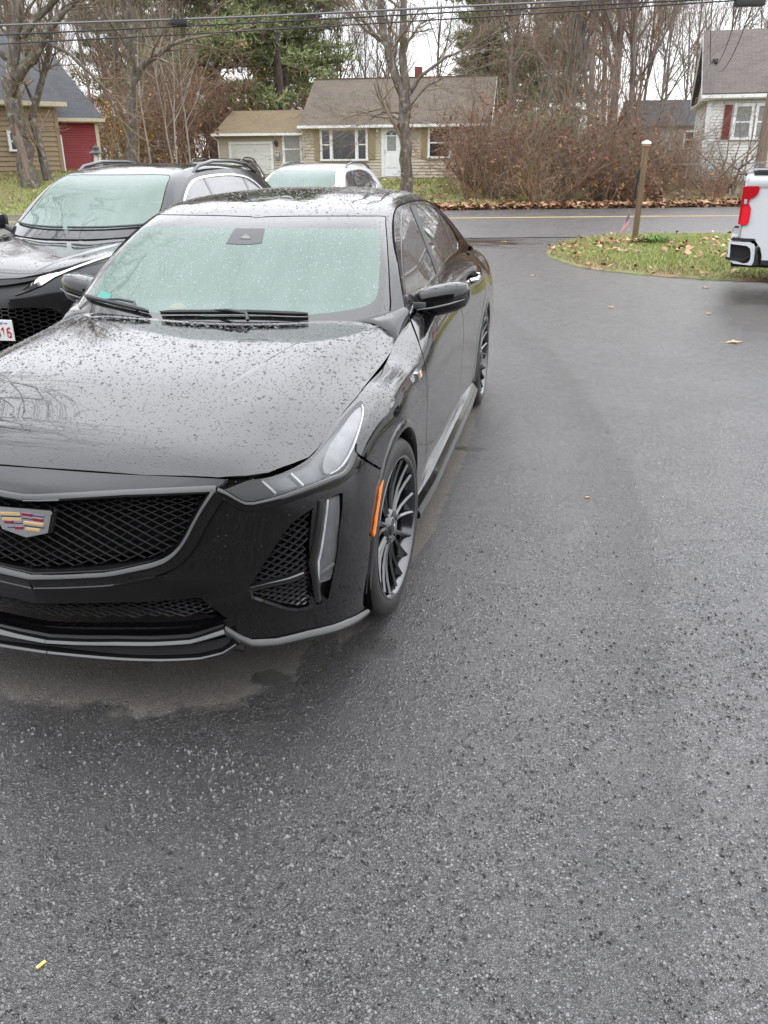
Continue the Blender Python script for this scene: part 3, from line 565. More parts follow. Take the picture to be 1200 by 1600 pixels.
def strip(sheet,pl,prof,name,mat,parent,off=0,side='pair',closed=False,step=.03,smooth=True,label=None,angle=R(40)):
    q=resample(pl,step,closed); V,F=sweep(sheet.pos(q,off),sheet.nor(q),prof,closed); out=[]
    fl=np.array([-1,1,1.])
    if side=='both':
        n=len(V); sets=[(np.r_[V,V*fl],F+[tuple(n+i for i in f[::-1]) for f in F])]
    else: sets=[(V,F)]+([(V*fl,[tuple(f[::-1]) for f in F])] if side=='pair' else [])
    for V_,F_ in sets:
        mb=MB(); mb.v=V_.tolist(); mb.f=F_; mb.m=[0]*len(F_); o=mb.build(name,mat,parent,smooth,angle)
        if label: o['label']=label
        out.append(o)
    return out
def ridge(sheet,pl,prof,name,mat,parent):
    q=resample(pl,.03); P=sheet.pos(q); N=sheet.nor(q); n=len(P); T=np.gradient(P,axis=0); T/=np.linalg.norm(T,axis=1,keepdims=True); B=np.cross(N,T); e=np.sin(np.linspace(0,PI,n))**.6
    V=np.concatenate([(P+B*a*(.35+.65*e[:,None])+N*np.where(b>0,b*e,b)[:,None])[:,None] for a,b in prof],1).reshape(-1,3); m=len(prof); F=[(i*m+k,(i+1)*m+k,(i+1)*m+k+1,i*m+k+1) for i in range(n-1) for k in range(m-1)]
    for sd in (1,-1): mb=MB(); mb.add(V*np.array([sd,1,1.]),F); mb.build(name,mat,parent,True,R(80))
def domes(P,N,r,h=.42,n=7):
    """water beads: little domes sitting on points P with normals N"""
    k=len(P); a=np.where(np.abs(N[:,[2]])<.9,[[0,0,1.]],[[1.,0,0]]); U=np.cross(N,a); U/=np.linalg.norm(U,axis=1,keepdims=True); W=np.cross(N,U)
    V=np.zeros((k,2*n+1,3)); ph=RNG.uniform(0,6.28,k); el=RNG.uniform(.8,1.25,k)
    for j in range(n):
        t=ph+2*PI*j/n; d=U*np.cos(t)[:,None]*el[:,None]+W*np.sin(t)[:,None]/el[:,None]
        V[:,j]=P+d*r[:,None]-N*.0003; V[:,n+j]=P+d*(r*.68)[:,None]+N*(r*h*.72)[:,None]
    V[:,2*n]=P+N*(r*h)[:,None]
    f=[(j,(j+1)%n,n+(j+1)%n,n+j) for j in range(n)]; g=[(n+j,n+(j+1)%n,2*n) for j in range(n)]
    b=(np.arange(k)*(2*n+1))[:,None,None]
    F=(b+np.array(f)[None]).reshape(-1,4).tolist()+(b+np.array(g)[None]).reshape(-1,3).tolist()
    return V.reshape(-1,3),F
def beads(sheet,count,rlo,rhi,name,mat,parent,ok=None,off=0,mirror=True,box=None,power=2.2):
    s0,s1,t0,t1=box or (0,sheet.S,0,sheet.T); q=np.c_[RNG.uniform(s0,s1,count),RNG.uniform(t0,t1,count)]
    if ok is not None: q=q[ok(q)]
    r=rlo+(rhi-rlo)*RNG.uniform(0,1,len(q))**power*1.0; P=sheet.pos(q,off); N=sheet.nor(q)
    if mirror:
        sg=np.where(RNG.uniform(0,1,len(q))<.5,-1,1)[:,None]*np.array([[1,0,0]])+np.array([[0,1,1]]); P=P*sg; N=N*sg
    V,F=domes(P,N,r); o=link(name,mesh_np(name,V,F,True),mat,parent); o['kind']='stuff'; return o
def outline_to(net,poly3,axes): return net.at(poly3,axes)
def arch_poly(net,cy,cz,r,n=26,zmin=.05):
    out=[]
    for a in np.linspace(-.20*PI,1.20*PI,n):
        y,z=cy-r*math.cos(a),cz+r*math.sin(a)
        out.append((y,z))
    q=net.at(out,(1,2)); lo=q.copy(); res=[tuple(x) for x in q if x[1]>.002]
    return np.array([(res[0][0],-.05)]+res+[(res[-1][0],-.05)])
def make_wheel(parent,loc,steer=0,outer=1,detail=True):
    """tyre, rim and disc; the axle runs along x, the outer face looks towards +x times outer"""
    w=empty('wheel',loc,steer,parent); k=outer
    t=MB(); t.lathe([(k*a,r) for a,r in [(-.118,.262),(-.122,.285),(-.117,.318),(-.095,.333),(-.05,.337),(0,.338),(.05,.337),(.095,.333),(.113,.322),(.121,.295),(.120,.278),(.115,.266)]],64)
    t.build('tyre',M['rubber'],w,True,R(60))
    r=MB(); r.lathe([(k*a,q) for a,q in [(-.11,.255),(-.02,.238),(.06,.243),(.098,.250),(.112,.256),(.119,.262),(.120,.268),(.113,.270)]],64)
    n=9
    for i in range(n):
        for s in (-1,1):
            a0=2*PI*i/n+s*.11; a1=2*PI*i/n+s*.16
            pts=[]
            for f in (0,.25,.5,.75,1):
                rad=.058+(.249-.058)*f; a=a0+(a1-a0)*f; x=.090+.022*f-.012*math.sin(PI*f)
                pts.append((rad*math.cos(a),rad*math.sin(a),x,a))
            V=[];Fc=[]
            for (y,z,x,a) in pts:
                rad=math.hypot(y,z); hw=.0095-.0028*(rad/.25); ty,tz=-math.sin(a),math.cos(a)
                V+=[(k*(x-.035),y+ty*hw*1.1,z+tz*hw*1.1),(k*(x-.004),y+ty*hw,z+tz*hw),(k*(x+.003),y,z),(k*(x-.004),y-ty*hw,z-tz*hw),(k*(x-.035),y-ty*hw*1.1,z-tz*hw*1.1)]
            for j in range(4):
                for m in range(4): Fc.append((5*j+m,5*j+m+1,5*j+5+m+1,5*j+5+m))
            r.add(V,Fc)
    r.lathe([(k*.045,.078),(k*.085,.074),(k*.098,.060),(k*.094,.036),(k*.10,.032)],30)
    r.build('rim',M['rim'],w,True,R(30))
    c=MB(); c.lathe([(k*.085,.0),(k*.104,.0),(k*.104,.024),(k*.099,.034),(k*.085,.035)],24); c.build('hub_cap',M['gloss'],w,True)
    if detail:
        e=MB(); e.prism([(-.013,-.010),(.013,-.010),(.016,.012),(-.016,.012)],k*.003,'x',k*.1045); e.build('crest',M['chrome'],w)
        b=MB()
        for i in range(5):
            a=2*PI*(i+.25)/5; y,z=.053*math.cos(a),.053*math.sin(a)
            b.add([(k*(x),y+.009*math.cos(j*PI/3),z+.009*math.sin(j*PI/3)) for x in (.07,.10) for j in range(6)],[(j,(j+1)%6,6+(j+1)%6,6+j) for j in range(6)]+[tuple(range(6,12))])
        b.build('lug_nuts',M['darkchrome'],w)
    d=MB(); d.lathe([(k*.02,.06),(k*.035,.06),(k*.035,.175),(k*.012,.175),(k*.012,.06)],40); d.build('brake_disc',M['steel'],w,True)
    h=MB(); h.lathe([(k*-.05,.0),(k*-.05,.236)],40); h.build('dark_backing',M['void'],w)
    return w

# ------------------------------------------------------------------ ground, road, driveway
def sstep(a,b,x): t=np.clip((x-a)/(b-a),0,1); return t*t*(3-2*t)
def far_edge(x): return 26.35+.30*x
def near_edge(x): return 16.1+.24*x
def ground_z(x,y):
    x=np.asarray(x,float); y=np.asarray(y,float); d=y-far_edge(x); k=sstep(-10,-16,x)
    return -.03+(.62+.50*k)*sstep(.2,9-3.5*k,d)*(1-.35*sstep(4,9,x))+.04*sstep(0,.6,d)
def sheet_poly(name,poly,z,mat):
    me=mesh_np(name,[(x,y,z) for x,y in poly],[tuple(range(len(poly)))]); o=link(name,me,mat); o['kind']='structure'; return o
def build_ground():
    xs=np.unique(np.r_[np.linspace(-900,-60,8),np.linspace(-60,45,120),np.linspace(45,900,8)]); ys=np.unique(np.r_[np.linspace(-900,-30,8),np.linspace(-30,12,14),np.linspace(12,60,96),np.linspace(60,900,9)])
    X,Y=np.meshgrid(xs,ys,indexing='ij'); Z=ground_z(X,Y); Z=Z+np.where(Y>far_edge(X)+1,.05*np.sin(X*1.7)*np.cos(Y*1.3),0)
    V=np.stack([X,Y,Z],-1).reshape(-1,3); n=len(ys); F=[(i*n+j,(i+1)*n+j,(i+1)*n+j+1,i*n+j+1) for i in range(len(xs)-1) for j in range(n-1)]
    o=link('ground',mesh_np('ground',V,F,True),M['ground']); o['kind']='structure'
    xr=np.linspace(-90,70,60)
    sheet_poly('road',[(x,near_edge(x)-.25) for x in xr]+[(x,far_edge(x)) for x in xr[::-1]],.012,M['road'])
    for a in (-.11,.09):
        sheet_poly('road_marking',[(x,22.02+.232*x+a) for x in xr]+[(x,22.02+.232*x+a+.11) for x in xr[::-1]],.017,M['yellow'])
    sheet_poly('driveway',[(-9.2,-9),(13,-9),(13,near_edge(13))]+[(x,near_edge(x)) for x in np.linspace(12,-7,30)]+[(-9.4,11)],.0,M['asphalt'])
    # the grass island between driveway and road
    base=[(.97,13.28),(1.02,12.6),(1.19,11.9),(1.56,11.0),(2.07,10.46),(2.76,10.06),(3.41,9.82),(4.04,9.66),(6,9.4),(11,9.3),(12.5,17.6),(8,17.0),(4.78,16.75),(3.86,16.75),(2.79,16.62),(2.12,16.3),(1.54,15.6),(1.08,14.2)]
    P=chaikin(base,2); rj=np.random.default_rng(4); P=resample(P,.12,True); P=P+rj.normal(0,.02,P.shape)
    c=P.mean(0); V=[];n=len(P)
    for f,z in ((1,.003),(.985,.035),(.93,.055),(.6,.10),(.25,.12)): V+=[(*(c+(p-c)*f),z) for p in P]
    V.append((*c,.12)); F=[(k*n+i,k*n+(i+1)%n,(k+1)*n+(i+1)%n,(k+1)*n+i) for k in range(4) for i in range(n)]+[(4*n+i,4*n+(i+1)%n,5*n) for i in range(n)]
    o=link('grass_island',mesh_np('grass_island',V,F,True),M['turf']); o['kind']='structure'
    return P
ISLAND=build_ground()
def blades(n,sampler,zf,h,w,mat,name,lean=.5):
    xy=sampler(n); n=len(xy); z=zf(xy[:,0],xy[:,1]); a=RNG.uniform(0,6.28,n); hh=h*RNG.uniform(.5,1.3,n); l=RNG.normal(0,lean,(n,2))*hh[:,None]
    b=np.c_[xy,z]; d=np.c_[np.cos(a),np.sin(a),np.zeros(n)]*w*RNG.uniform(.6,1.3,n)[:,None]; V=np.stack([b-d,b+d,b+np.c_[l,hh]],1).reshape(-1,3)
    o=link(name,mesh_np(name,V,np.arange(3*n).reshape(-1,3)),mat); o['kind']='stuff'; return o
def leaves(n,sampler,zf,size,mat,name,lift=.02,tilt=.5):
    xy=sampler(n); n=len(xy); z=zf(xy[:,0],xy[:,1])+RNG.uniform(.003,lift,n); a=RNG.uniform(0,6.28,n); s=size*RNG.uniform(.55,1.25,n)
    u=np.c_[np.cos(a),np.sin(a),RNG.normal(0,tilt*.5,n)]; v=np.c_[-np.sin(a),np.cos(a),RNG.normal(0,tilt,n)]; c=np.c_[xy,z]
    u*=s[:,None]; v*=(s*.62)[:,None]; up=np.array([[0,0,1.]])*s[:,None]*.25
    V=np.stack([c-u,c-u*.2+v+up,c+u*.75+v*.25+up*.3,c+u,c-u*.1-v+up*.8],1).reshape(-1,3); b=np.arange(n)[:,None]*5
    F=np.concatenate([b+np.array([[0,1,4]]),b+np.array([[1,2,4]]),b+np.array([[2,3,4]])]); zmin=V.reshape(n,5,3)[:,:,2].min(1)-z; 
    o=link(name,mesh_np(name,V,F),mat); o['kind']='stuff'; return o
def island_z(x,y):
    c=ISLAND.mean(0); 
    d=np.min(np.hypot(x[:,None]-ISLAND[None,::2,0],y[:,None]-ISLAND[None,::2,1]),1); return .035+.06*np.clip(d/1.5,0,1)
def in_island(n,edge=None):
    q=np.c_[RNG.uniform(.9,8.5,n*2),RNG.uniform(9.3,17,n*2)]; q=q[inside(ISLAND,q)]
    if edge is not None:
        d=np.min(np.hypot(q[:,None,0]-ISLAND[None,::2,0],q[:,None,1]-ISLAND[None,::2,1]),1); q=q[edge(d)]
    return q
blades(60000,lambda n:in_island(n,lambda d:(d>.06)&(RNG.uniform(0,1,len(d))<.25+d*1.2)),island_z,.055,.006,M['grass'],'grass')
blades(16000,lambda n:in_island(n,lambda d:d<.30+.35*np.abs(np.sin(RNG.uniform(0,3,len(d))))),island_z,.05,.006,M['drygrass'],'dry_grass',1.0)
leaves(2200,lambda n:in_island(n,lambda d:(RNG.uniform(0,1,len(d))<np.where(d<.40,.30,.07))),island_z,.05,M['leafbrown'],'leaf_litter',.08)
def clumps(n):
    cs=np.array([(2.15,13.9),(2.35,13.6),(2.9,14.1),(3.2,13.2),(3.7,13.0),(1.5,13.2),(3.1,12.2),(2.2,12.3),(3.9,14.0),(4.4,12.6),(1.9,13.5),(2.7,13.7),(3.55,11.6)]); k=RNG.integers(0,len(cs),n); return cs[k]+RNG.normal(0,.16,(n,2))
leaves(230,clumps,island_z,.06,M['leafbrown'],'leaf_litter',.12)
# verge of fallen leaves on the far side of the road and the lawn behind it
def verge(n):
    x=RNG.uniform(-7,10,n); d=RNG.exponential(.75,n)-.35; return np.c_[x,far_edge(x)+d]
gz_=lambda x,y:np.maximum(ground_z(x,y),.012)
leaves(7500,verge,gz_,.095,M['leafbrown'],'leaf_litter',.12); 
def lawn(n):
    x=RNG.uniform(-12,-.2,n); return np.c_[x,far_edge(x)+RNG.uniform(.9,11,n)]
blades(26000,lawn,gz_,.10,.016,M['grass'],'grass'); leaves(500,lawn,gz_,.08,M['leafbrown'],'leaf_litter',.1)
def lawn2(n):
    x=RNG.uniform(-20,-11,n); return np.c_[x,far_edge(x)+RNG.uniform(.5,9,n)]
blades(12000,lawn2,gz_,.10,.016,M['grass'],'grass')
# loose grains of stone standing proud of the driveway, nearest the camera
def grit():
    n=260000; x=RNG.uniform(-1.6,3.2,n); y=-2.45+RNG.uniform(0,1,n)**1.5*5.2
    k=np.sin(x*3.1+1.3)*np.cos(y*2.7+.4)+np.sin(x*7.7)*np.cos(y*6.1+2)*.6; k+=.8*np.sin(x*17+y*5)*np.cos(y*15-x*3); keep=(RNG.uniform(0,1,n)<(.30+.55*np.clip(k,0,1))*np.clip(1-((y+2.45)/3.6),0,1)**1.1)&~((np.abs(x)<1.0)&(y>-.95))&(x<1.75+.33*(y+2.4))&(x>.2-.52*(y+2.4))
    x,y=x[keep],y[keep]; n=len(x); r=.0024+.0052*RNG.uniform(0,1,n)**1.9; a=RNG.uniform(0,6.28,n)
    V=np.zeros((n,8,3)); 
    for j in range(5):
        t=a+2*PI*j/5+RNG.uniform(-.3,.3,n); q=r*RNG.uniform(.75,1.25,n); V[:,j]=np.c_[x+np.cos(t)*q,y+np.sin(t)*q,np.zeros(n)-.0012]
    hh=r*RNG.uniform(.45,.95,n); tx,ty=RNG.normal(0,.25,(2,n))
    for j in range(3):
        t=a+2*PI*j/3+RNG.uniform(-.4,.4,n); q=r*RNG.uniform(.4,.75,n); V[:,5+j]=np.c_[x+np.cos(t)*q,y+np.sin(t)*q,hh*(1+tx*np.cos(t)+ty*np.sin(t))]
    b=(np.arange(n)*8)[:,None,None]; F=(b+np.array([[5,6,7],[0,1,6],[0,6,5],[1,2,6],[2,3,6],[3,7,6],[3,4,7],[4,0,5],[4,5,7]])[None]).reshape(-1,3)
    o=link('loose_stones',mesh_np('loose_stones',V.reshape(-1,3),F),M['stone']); o['kind']='stuff'
grit()
# single leaves and scraps lying on the driveway
def leaf_thing(x,y,s,a,label,mat='leaftan',star=True):
    mb=MB(); pts=[]
    n=11
    for k in range(n):
        t=2*PI*k/n; r=s*(1.0 if k%2==0 else .52)*(1.15 if k in(4,6) else 1); pts.append((math.cos(t)*r,math.sin(t)*r*.8,.006+.010*((k*7)%3)/2))
    pts.append((0,0,.012)); mb.add(pts,[(k,(k+1)%n,n) for k in range(n)]); mb.tube([(0,0,.01),(-s*.9,s*.1,.006),(-s*1.5,s*.25,.004)],.0015,4)
    o=mb.build('fallen_leaf',M[mat],None,False,loc=(x,y,0),rot=(0,0,a),fix=False); tag(o,label,'leaf','leaves lying on the wet driveway')
leaf_thing(2.97,5.47,.085,.4,'large tan maple leaf lying on the wet asphalt in front of the pickup')
leaf_thing(1.93,7.25,.05,1.4,'pale leaf lying alone on the asphalt right of the sedan mirror'); leaf_thing(2.95,7.0,.04,2.2,'small leaf on the asphalt left of the pickup dry patch')
leaf_thing(3.17,9.03,.06,.9,'brown leaf on the asphalt just off the grass island edge'); leaf_thing(.07,15.0,.07,.2,'leaf lying in the puddle at the driveway mouth'); leaf_thing(.9,9.9,.05,2.9,'leaf on the driveway left of the grass island tip')
def scrap(x,y,a,l,w,label,cat,mat):
    mb=MB(); mb.rbox(-l/2,l/2,-w/2,w/2,.001,.006,.0012); o=mb.build('plastic_strip' if cat=='strip' else 'wood_chip',mat,None,True,loc=(x,y,0),rot=(0,0,a)); tag(o,label,cat)
scrap(.475,-1.71,R(66),.022,.0065,'small yellow strip lying on the asphalt at the lower left','strip',M['yellowstrip'])
scrap(1.64,1.29,R(15),.022,.012,'tiny orange chip lying on the asphalt right of the front wheel','chip',M['leaftan'])

# ------------------------------------------------------------------ houses
def siding(mb,x0,x1,z0,z1,exp=.11,y=0,lim=None,proud=.036):
    n=max(1,int(round((z1-z0)/exp))); e=(z1-z0)/n
    for k in range(n):
        a,b=z0+k*e,z0+(k+1)*e; l0,r0=(x0,x1) if lim is None else lim(a); l1,r1=(x0,x1) if lim is None else lim(b)
        if r0-l0<.02: continue
        mb.quad((l0,y-proud,a),(r0,y-proud,a),(r1,y-.002,b),(l1,y-.002,b)); mb.quad((l0,y,a),(r0,y,a),(r0,y-proud,a),(l0,y-proud,a))
def wall_part(name,mb,mat,parent): o=mb.build(name,mat,parent,fix=False); o['kind']='stuff'; return o
def roof_slab(parent,x0,x1,ye,ze,yr,zr,mat,th=.09,name='roof',x0r=None,x1r=None):
    x0r=x0 if x0r is None else x0r; x1r=x1 if x1r is None else x1r
    s=math.hypot(yr-ye,zr-ze); nx=1
    V=[(x0,ye,ze),(x1,ye,ze),(x1r,yr,zr),(x0r,yr,zr)]; V+=[(a,b,c-th) for a,b,c in V]
    F=[(0,1,2,3),(7,6,5,4),(0,4,5,1),(1,5,6,2),(2,6,7,3),(3,7,4,0)]; me=mesh_np(name,V,F); uv=me.uv_layers.new(name='UVMap'); uvs={0:(x0,0),1:(x1,0),2:(x1r,s),3:(x0r,s)}
    for p in me.polygons:
        for li in p.loop_indices: v=me.loops[li].vertex_index; uv.data[li].uv=uvs[v%4]
    return link(name,me,mat,parent)
def window(parent,x0,x1,z0,z1,kind='double',pane='pane',trim='whitetrim',tw=.10,y=-.055,name='window'):
    mb=MB(); d=.05
    mb.box(x0,x1,y-d,y+.03,z1-tw,z1); mb.box(x0-.02,x1+.02,y-d-.03,y+.03,z0,z0+tw*.8); mb.box(x0,x0+tw,y-d,y+.03,z0+tw*.8,z1-tw); mb.box(x1-tw,x1,y-d,y+.03,z0+tw*.8,z1-tw)
    w=mb.build(name,M[trim],parent); a0,a1,b0,b1=x0+tw,x1-tw,z0+tw*.8,z1-tw; zm=(b0+b1)/2
    if kind=='double':
        mb=MB(); mb.box(a0,a1,y-.025,y+.01,zm-.03,zm+.03); mb.build('meeting_rail',M[trim],w)
        for c0,c1 in ((b0,zm-.03),(zm+.03,b1)): mb=MB(); mb.box(a0,a1,y-.012,y+.004,c0,c1); mb.build('pane',M[pane],w)
    elif kind=='triple':
        xa=[a0,a0+(a1-a0)*.17,a0+(a1-a0)*.245,a0+(a1-a0)*.755,a0+(a1-a0)*.83,a1]
        for k in (1,3): mb=MB(); mb.box(xa[k],xa[k+1],y-.04,y+.02,b0,b1); mb.build('mullion',M[trim],w)
        for k in (0,4):
            mb=MB(); mb.box(xa[k],xa[k+1],y-.025,y+.01,zm-.025,zm+.025); mb.build('meeting_rail',M[trim],w)
            for c0,c1 in ((b0,zm-.025),(zm+.025,b1)): mb=MB(); mb.box(xa[k],xa[k+1],y-.012,y+.004,c0,c1); mb.build('pane',M[pane],w)
        mb=MB(); mb.box(xa[2],xa[3],y-.012,y+.004,b0,b1); mb.build('pane',M[pane],w)
    else: mb=MB(); mb.box(a0,a1,y-.012,y+.004,b0,b1); mb.build('pane',M[pane],w)
    return w
def shutter(parent,x0,x1,z0,z1,mat,y=-.045):
    mb=MB(); mb.box(x0,x1,y-.03,y+.01,z0,z1); s=mb.build('shutter',M[mat],parent); n=int((z1-z0)/.09); mb=MB()
    for k in range(1,n): z=z0+(z1-z0)*k/n; mb.box(x0+.03,x1-.03,y-.042,y-.028,z-.02,z+.02)
    o=mb.build('louvres',M[mat],s); o['kind']='stuff'; return s
def build_tan_house():
    h=empty('tan_house',(-11.03,37.42,.67),R(3.4)); tag(h,'single storey tan clapboard house with brown roof, attached garage and white front door','house')
    L,D=8.42,6.6; z0,ze,zr=.02,2.26,4.28
    mb=MB(); siding(mb,0,L,z0,ze,.13); wall_part('front_wall',mb,M['tan'],h)
    def gable(x,sg,nm):
        mb=MB(); lim=lambda z:(0,D) if z<=ze else ((z-ze)/(zr-ze)*D/2,D-(z-ze)/(zr-ze)*D/2)
        siding(mb,0,D,z0,zr-.05,.11,0,lim); o=wall_part(nm,mb,M['tan'],h); o.location=(x,0 if sg>0 else D,0); o.rotation_euler=(0,0,PI/2*sg)
    gable(L,1,'gable_wall'); gable(0,-1,'gable_wall')
    mb=MB(); mb.box(.02,L-.02,.02,D,-.6,z0+.0); mb.build('foundation',M['foundation'],h); mb=MB(); mb.box(.03,L-.03,.03,D-.03,0,ze); mb.build('wall_core',M['tan'],h)
    roof_slab(h,-.12,L+.12,-.32,2.20,D/2,zr+.05,M['roofbrown']); roof_slab(h,-.12,L+.12,D+.32,2.20,D/2,zr+.05,M['roofbrown'])
    mb=MB(); mb.box(-.14,L+.14,D/2-.07,D/2+.07,zr+.02,zr+.075); mb.build('ridge_cap',M['roofmoss'],h)
    mb=MB(); mb.prism([(-.42,2.10),(-.42,2.21),(-.31,2.21),(-.31,2.10)],L+.30,'x',-.15); mb.build('gutter',M['whitetrim'],h); mb=MB(); mb.box(-.1,L+.1,-.31,-.0,2.08,2.11); mb.build('soffit',M['whitetrim'],h)
    for sg in (0,1):
        mb=MB(); mb.prism([(-.33,2.09),(-.33,2.2),(D/2,zr+.04),(D/2,zr-.08)],.03,'x',L+.10); mb.prism([(D+.33,2.09),(D+.33,2.2),(D/2,zr+.04),(D/2,zr-.08)],.03,'x',L+.10)
    mb.build('rake_board',M['whitetrim'],h)
    mb=MB(); mb.box(L-.10,L+.03,-.03,.10,z0,2.1); mb.box(-.03,.08,-.03,.05,z0,2.1); mb.build('corner_board',M['tan'],h)
    window(h,.81,3.01,.74,2.11,'triple'); window(h,5.71,6.76,.82,2.12,'double')
    shutter(h,.53,.79,.78,2.08,'shutter'); shutter(h,3.03,3.33,.80,2.07,'shutter'); shutter(h,5.42,5.70,.86,2.11,'shutter'); shutter(h,6.78,7.06,.86,2.11,'shutter')
    # front door with storm door lights and panels
    d=empty('front_door',(0,0,0),0,h); mb=MB(); mb.box(3.62,3.74,-.07,.02,.06,2.18); mb.box(4.42,4.54,-.07,.02,.06,2.18); mb.box(3.62,4.54,-.08,.02,2.06,2.19); mb.build('door_frame',M['whitetrim'],d)
    mb=MB(); mb.box(3.745,4.415,-.045,-.01,.08,2.055); mb.build('door_leaf',M['door'],d)
    mb=MB(); mb.box(3.88,4.28,-.056,-.044,1.15,1.74); mb.build('door_light',M['curtain'],d)
    mb=MB(); mb.prism([(3.86,1.80)]+[(4.08+.23*math.cos(a),1.80+.19*math.sin(a)) for a in np.linspace(PI,0,12)],.012,'y',-.058); fl=mb.build('fanlight',M['pane'],d)
    for a in (.25,.42,.58,.75):
        mb=MB(); c,s=math.cos(PI*a),math.sin(PI*a); mb.tube([(4.08,-.062,1.81),(4.08+.22*c,-.062,1.81+.18*s)],.010,4); mb.build('glazing_bar',M['door'],fl)
    for x0 in (3.84,4.12):
        mb=MB(); mb.box(x0,x0+.21,-.054,-.044,.42,1.0); p=mb.build('door_panel',M['door'],d); mb=MB(); mb.rbox(x0+.03,x0+.18,-.066,-.052,.46,.96,.008); mb.build('raised_field',M['door'],p)
    mb=MB(); mb.tube([(3.80,-.05,1.05),(3.80,-.10,1.05),(3.80,-.10,1.16),(3.80,-.05,1.16)],.012,6); mb.build('handle',M['iron'],d)
    mb=MB(); mb.box(3.50,4.66,-.95,-.02,-.35,.0); mb.box(3.40,4.76,-1.3,-.94,-.5,-.16); mb.build('front_step',M['concrete'],h)
    mb=MB(); mb.rbox(3.38,3.50,-.12,-.02,1.90,2.02,.03); mb.tube([(3.44,-.03,2.02),(3.44,-.08,2.06)],.01,5); mb.build('porch_lamp',M['whitetrim'],h,True)
    # chimney and ridge flashing
    c=empty('chimney',(0,0,0),0,h); mb=MB(); mb.box(4.68,5.0,D/2+.1,D/2+.6,zr-.3,zr+.5); mb.build('stack',M['brickred'],c); mb=MB(); mb.prism([(4.55,zr-.15),(5.10,zr-.15),(5.10,zr+.08),(4.98,zr+.12),(4.98,zr+.02),(4.55,zr+.0)],.04,'y',D/2-.06); mb.build('flashing',M['flashing'],c)
    # garage wing set back a little
    g0=.30; mb=MB(); siding(mb,-4.12,0,.02,1.93,.11,g0); wall_part('garage_wall',mb,M['tan'],h); mb=MB(); mb.box(-4.10,-.02,g0+.02,5.5,-.5,1.93); mb.build('garage_core',M['tan'],h)
    roof_slab(h,-4.28,0.0,g0-.3,1.92,3.2,3.02,M['roofmoss']); roof_slab(h,-4.28,0.0,6.1,1.92,3.2,3.02,M['roofmoss'])
    mb=MB(); mb.prism([(g0-.40,1.83),(g0-.40,1.93),(g0-.29,1.93),(g0-.29,1.83)],4.34,'x',-4.32); mb.tube([(-4.27,g0-.34,1.84),(-4.22,g0-.2,1.74),(-4.12,g0-.04,1.66),(-4.12,g0-.04,.1)],.035,6); mb.build('gutter',M['whitetrim'],h)
    gd=empty('garage_door',(0,0,0),0,h); mb=MB(); mb.box(-3.62,-3.5,g0-.06,g0+.02,-.4,1.58); mb.box(-1.62,-1.5,g0-.06,g0+.02,-.4,1.58); mb.box(-3.62,-1.5,g0-.065,g0+.02,1.47,1.59); mb.build('door_frame',M['whitetrim'],gd)
    for k in range(6):
        z=-.45+k*.32; mb=MB(); mb.rbox(-3.5,-1.62,g0-.045,g0+.0,z,z+.312,.012); p=mb.build('door_panel',M['garage'],gd)
    lt=empty('wall_lantern',(0,0,0),0,h); mb=MB(); mb.prism([(-1.36,1.38),(-1.28,1.38),(-1.24,1.54),(-1.40,1.54)],.10,'y',g0-.16); mb.build('lantern_body',M['iron'],lt); mb=MB(); mb.add([(-1.42,g0-.18,1.54),(-1.22,g0-.18,1.54),(-1.22,g0-.03,1.54),(-1.42,g0-.03,1.54),(-1.32,g0-.1,1.66)],[(0,1,4),(1,2,4),(2,3,4),(3,0,4)]); mb.build('lantern_cap',M['iron'],lt)
    mb=MB(); mb.rbox(-1.40,-1.18,g0-.10,g0,.80,1.12,.02); mt=mb.build('electric_meter',M['galv'],h,True); mb=MB(); mb.lathe([(0,.0),(0,.08),(.04,.075),(.05,0)],14,'z'); o=mb.build('meter_glass',M['lampwhite'],mt,True,loc=(-1.29,g0-.10,.98),rot=(R(90),0,0))
    window(h,-1.04,-.10,.62,1.90,'double','curtain',y=g0-.055,tw=.11)
build_tan_house()
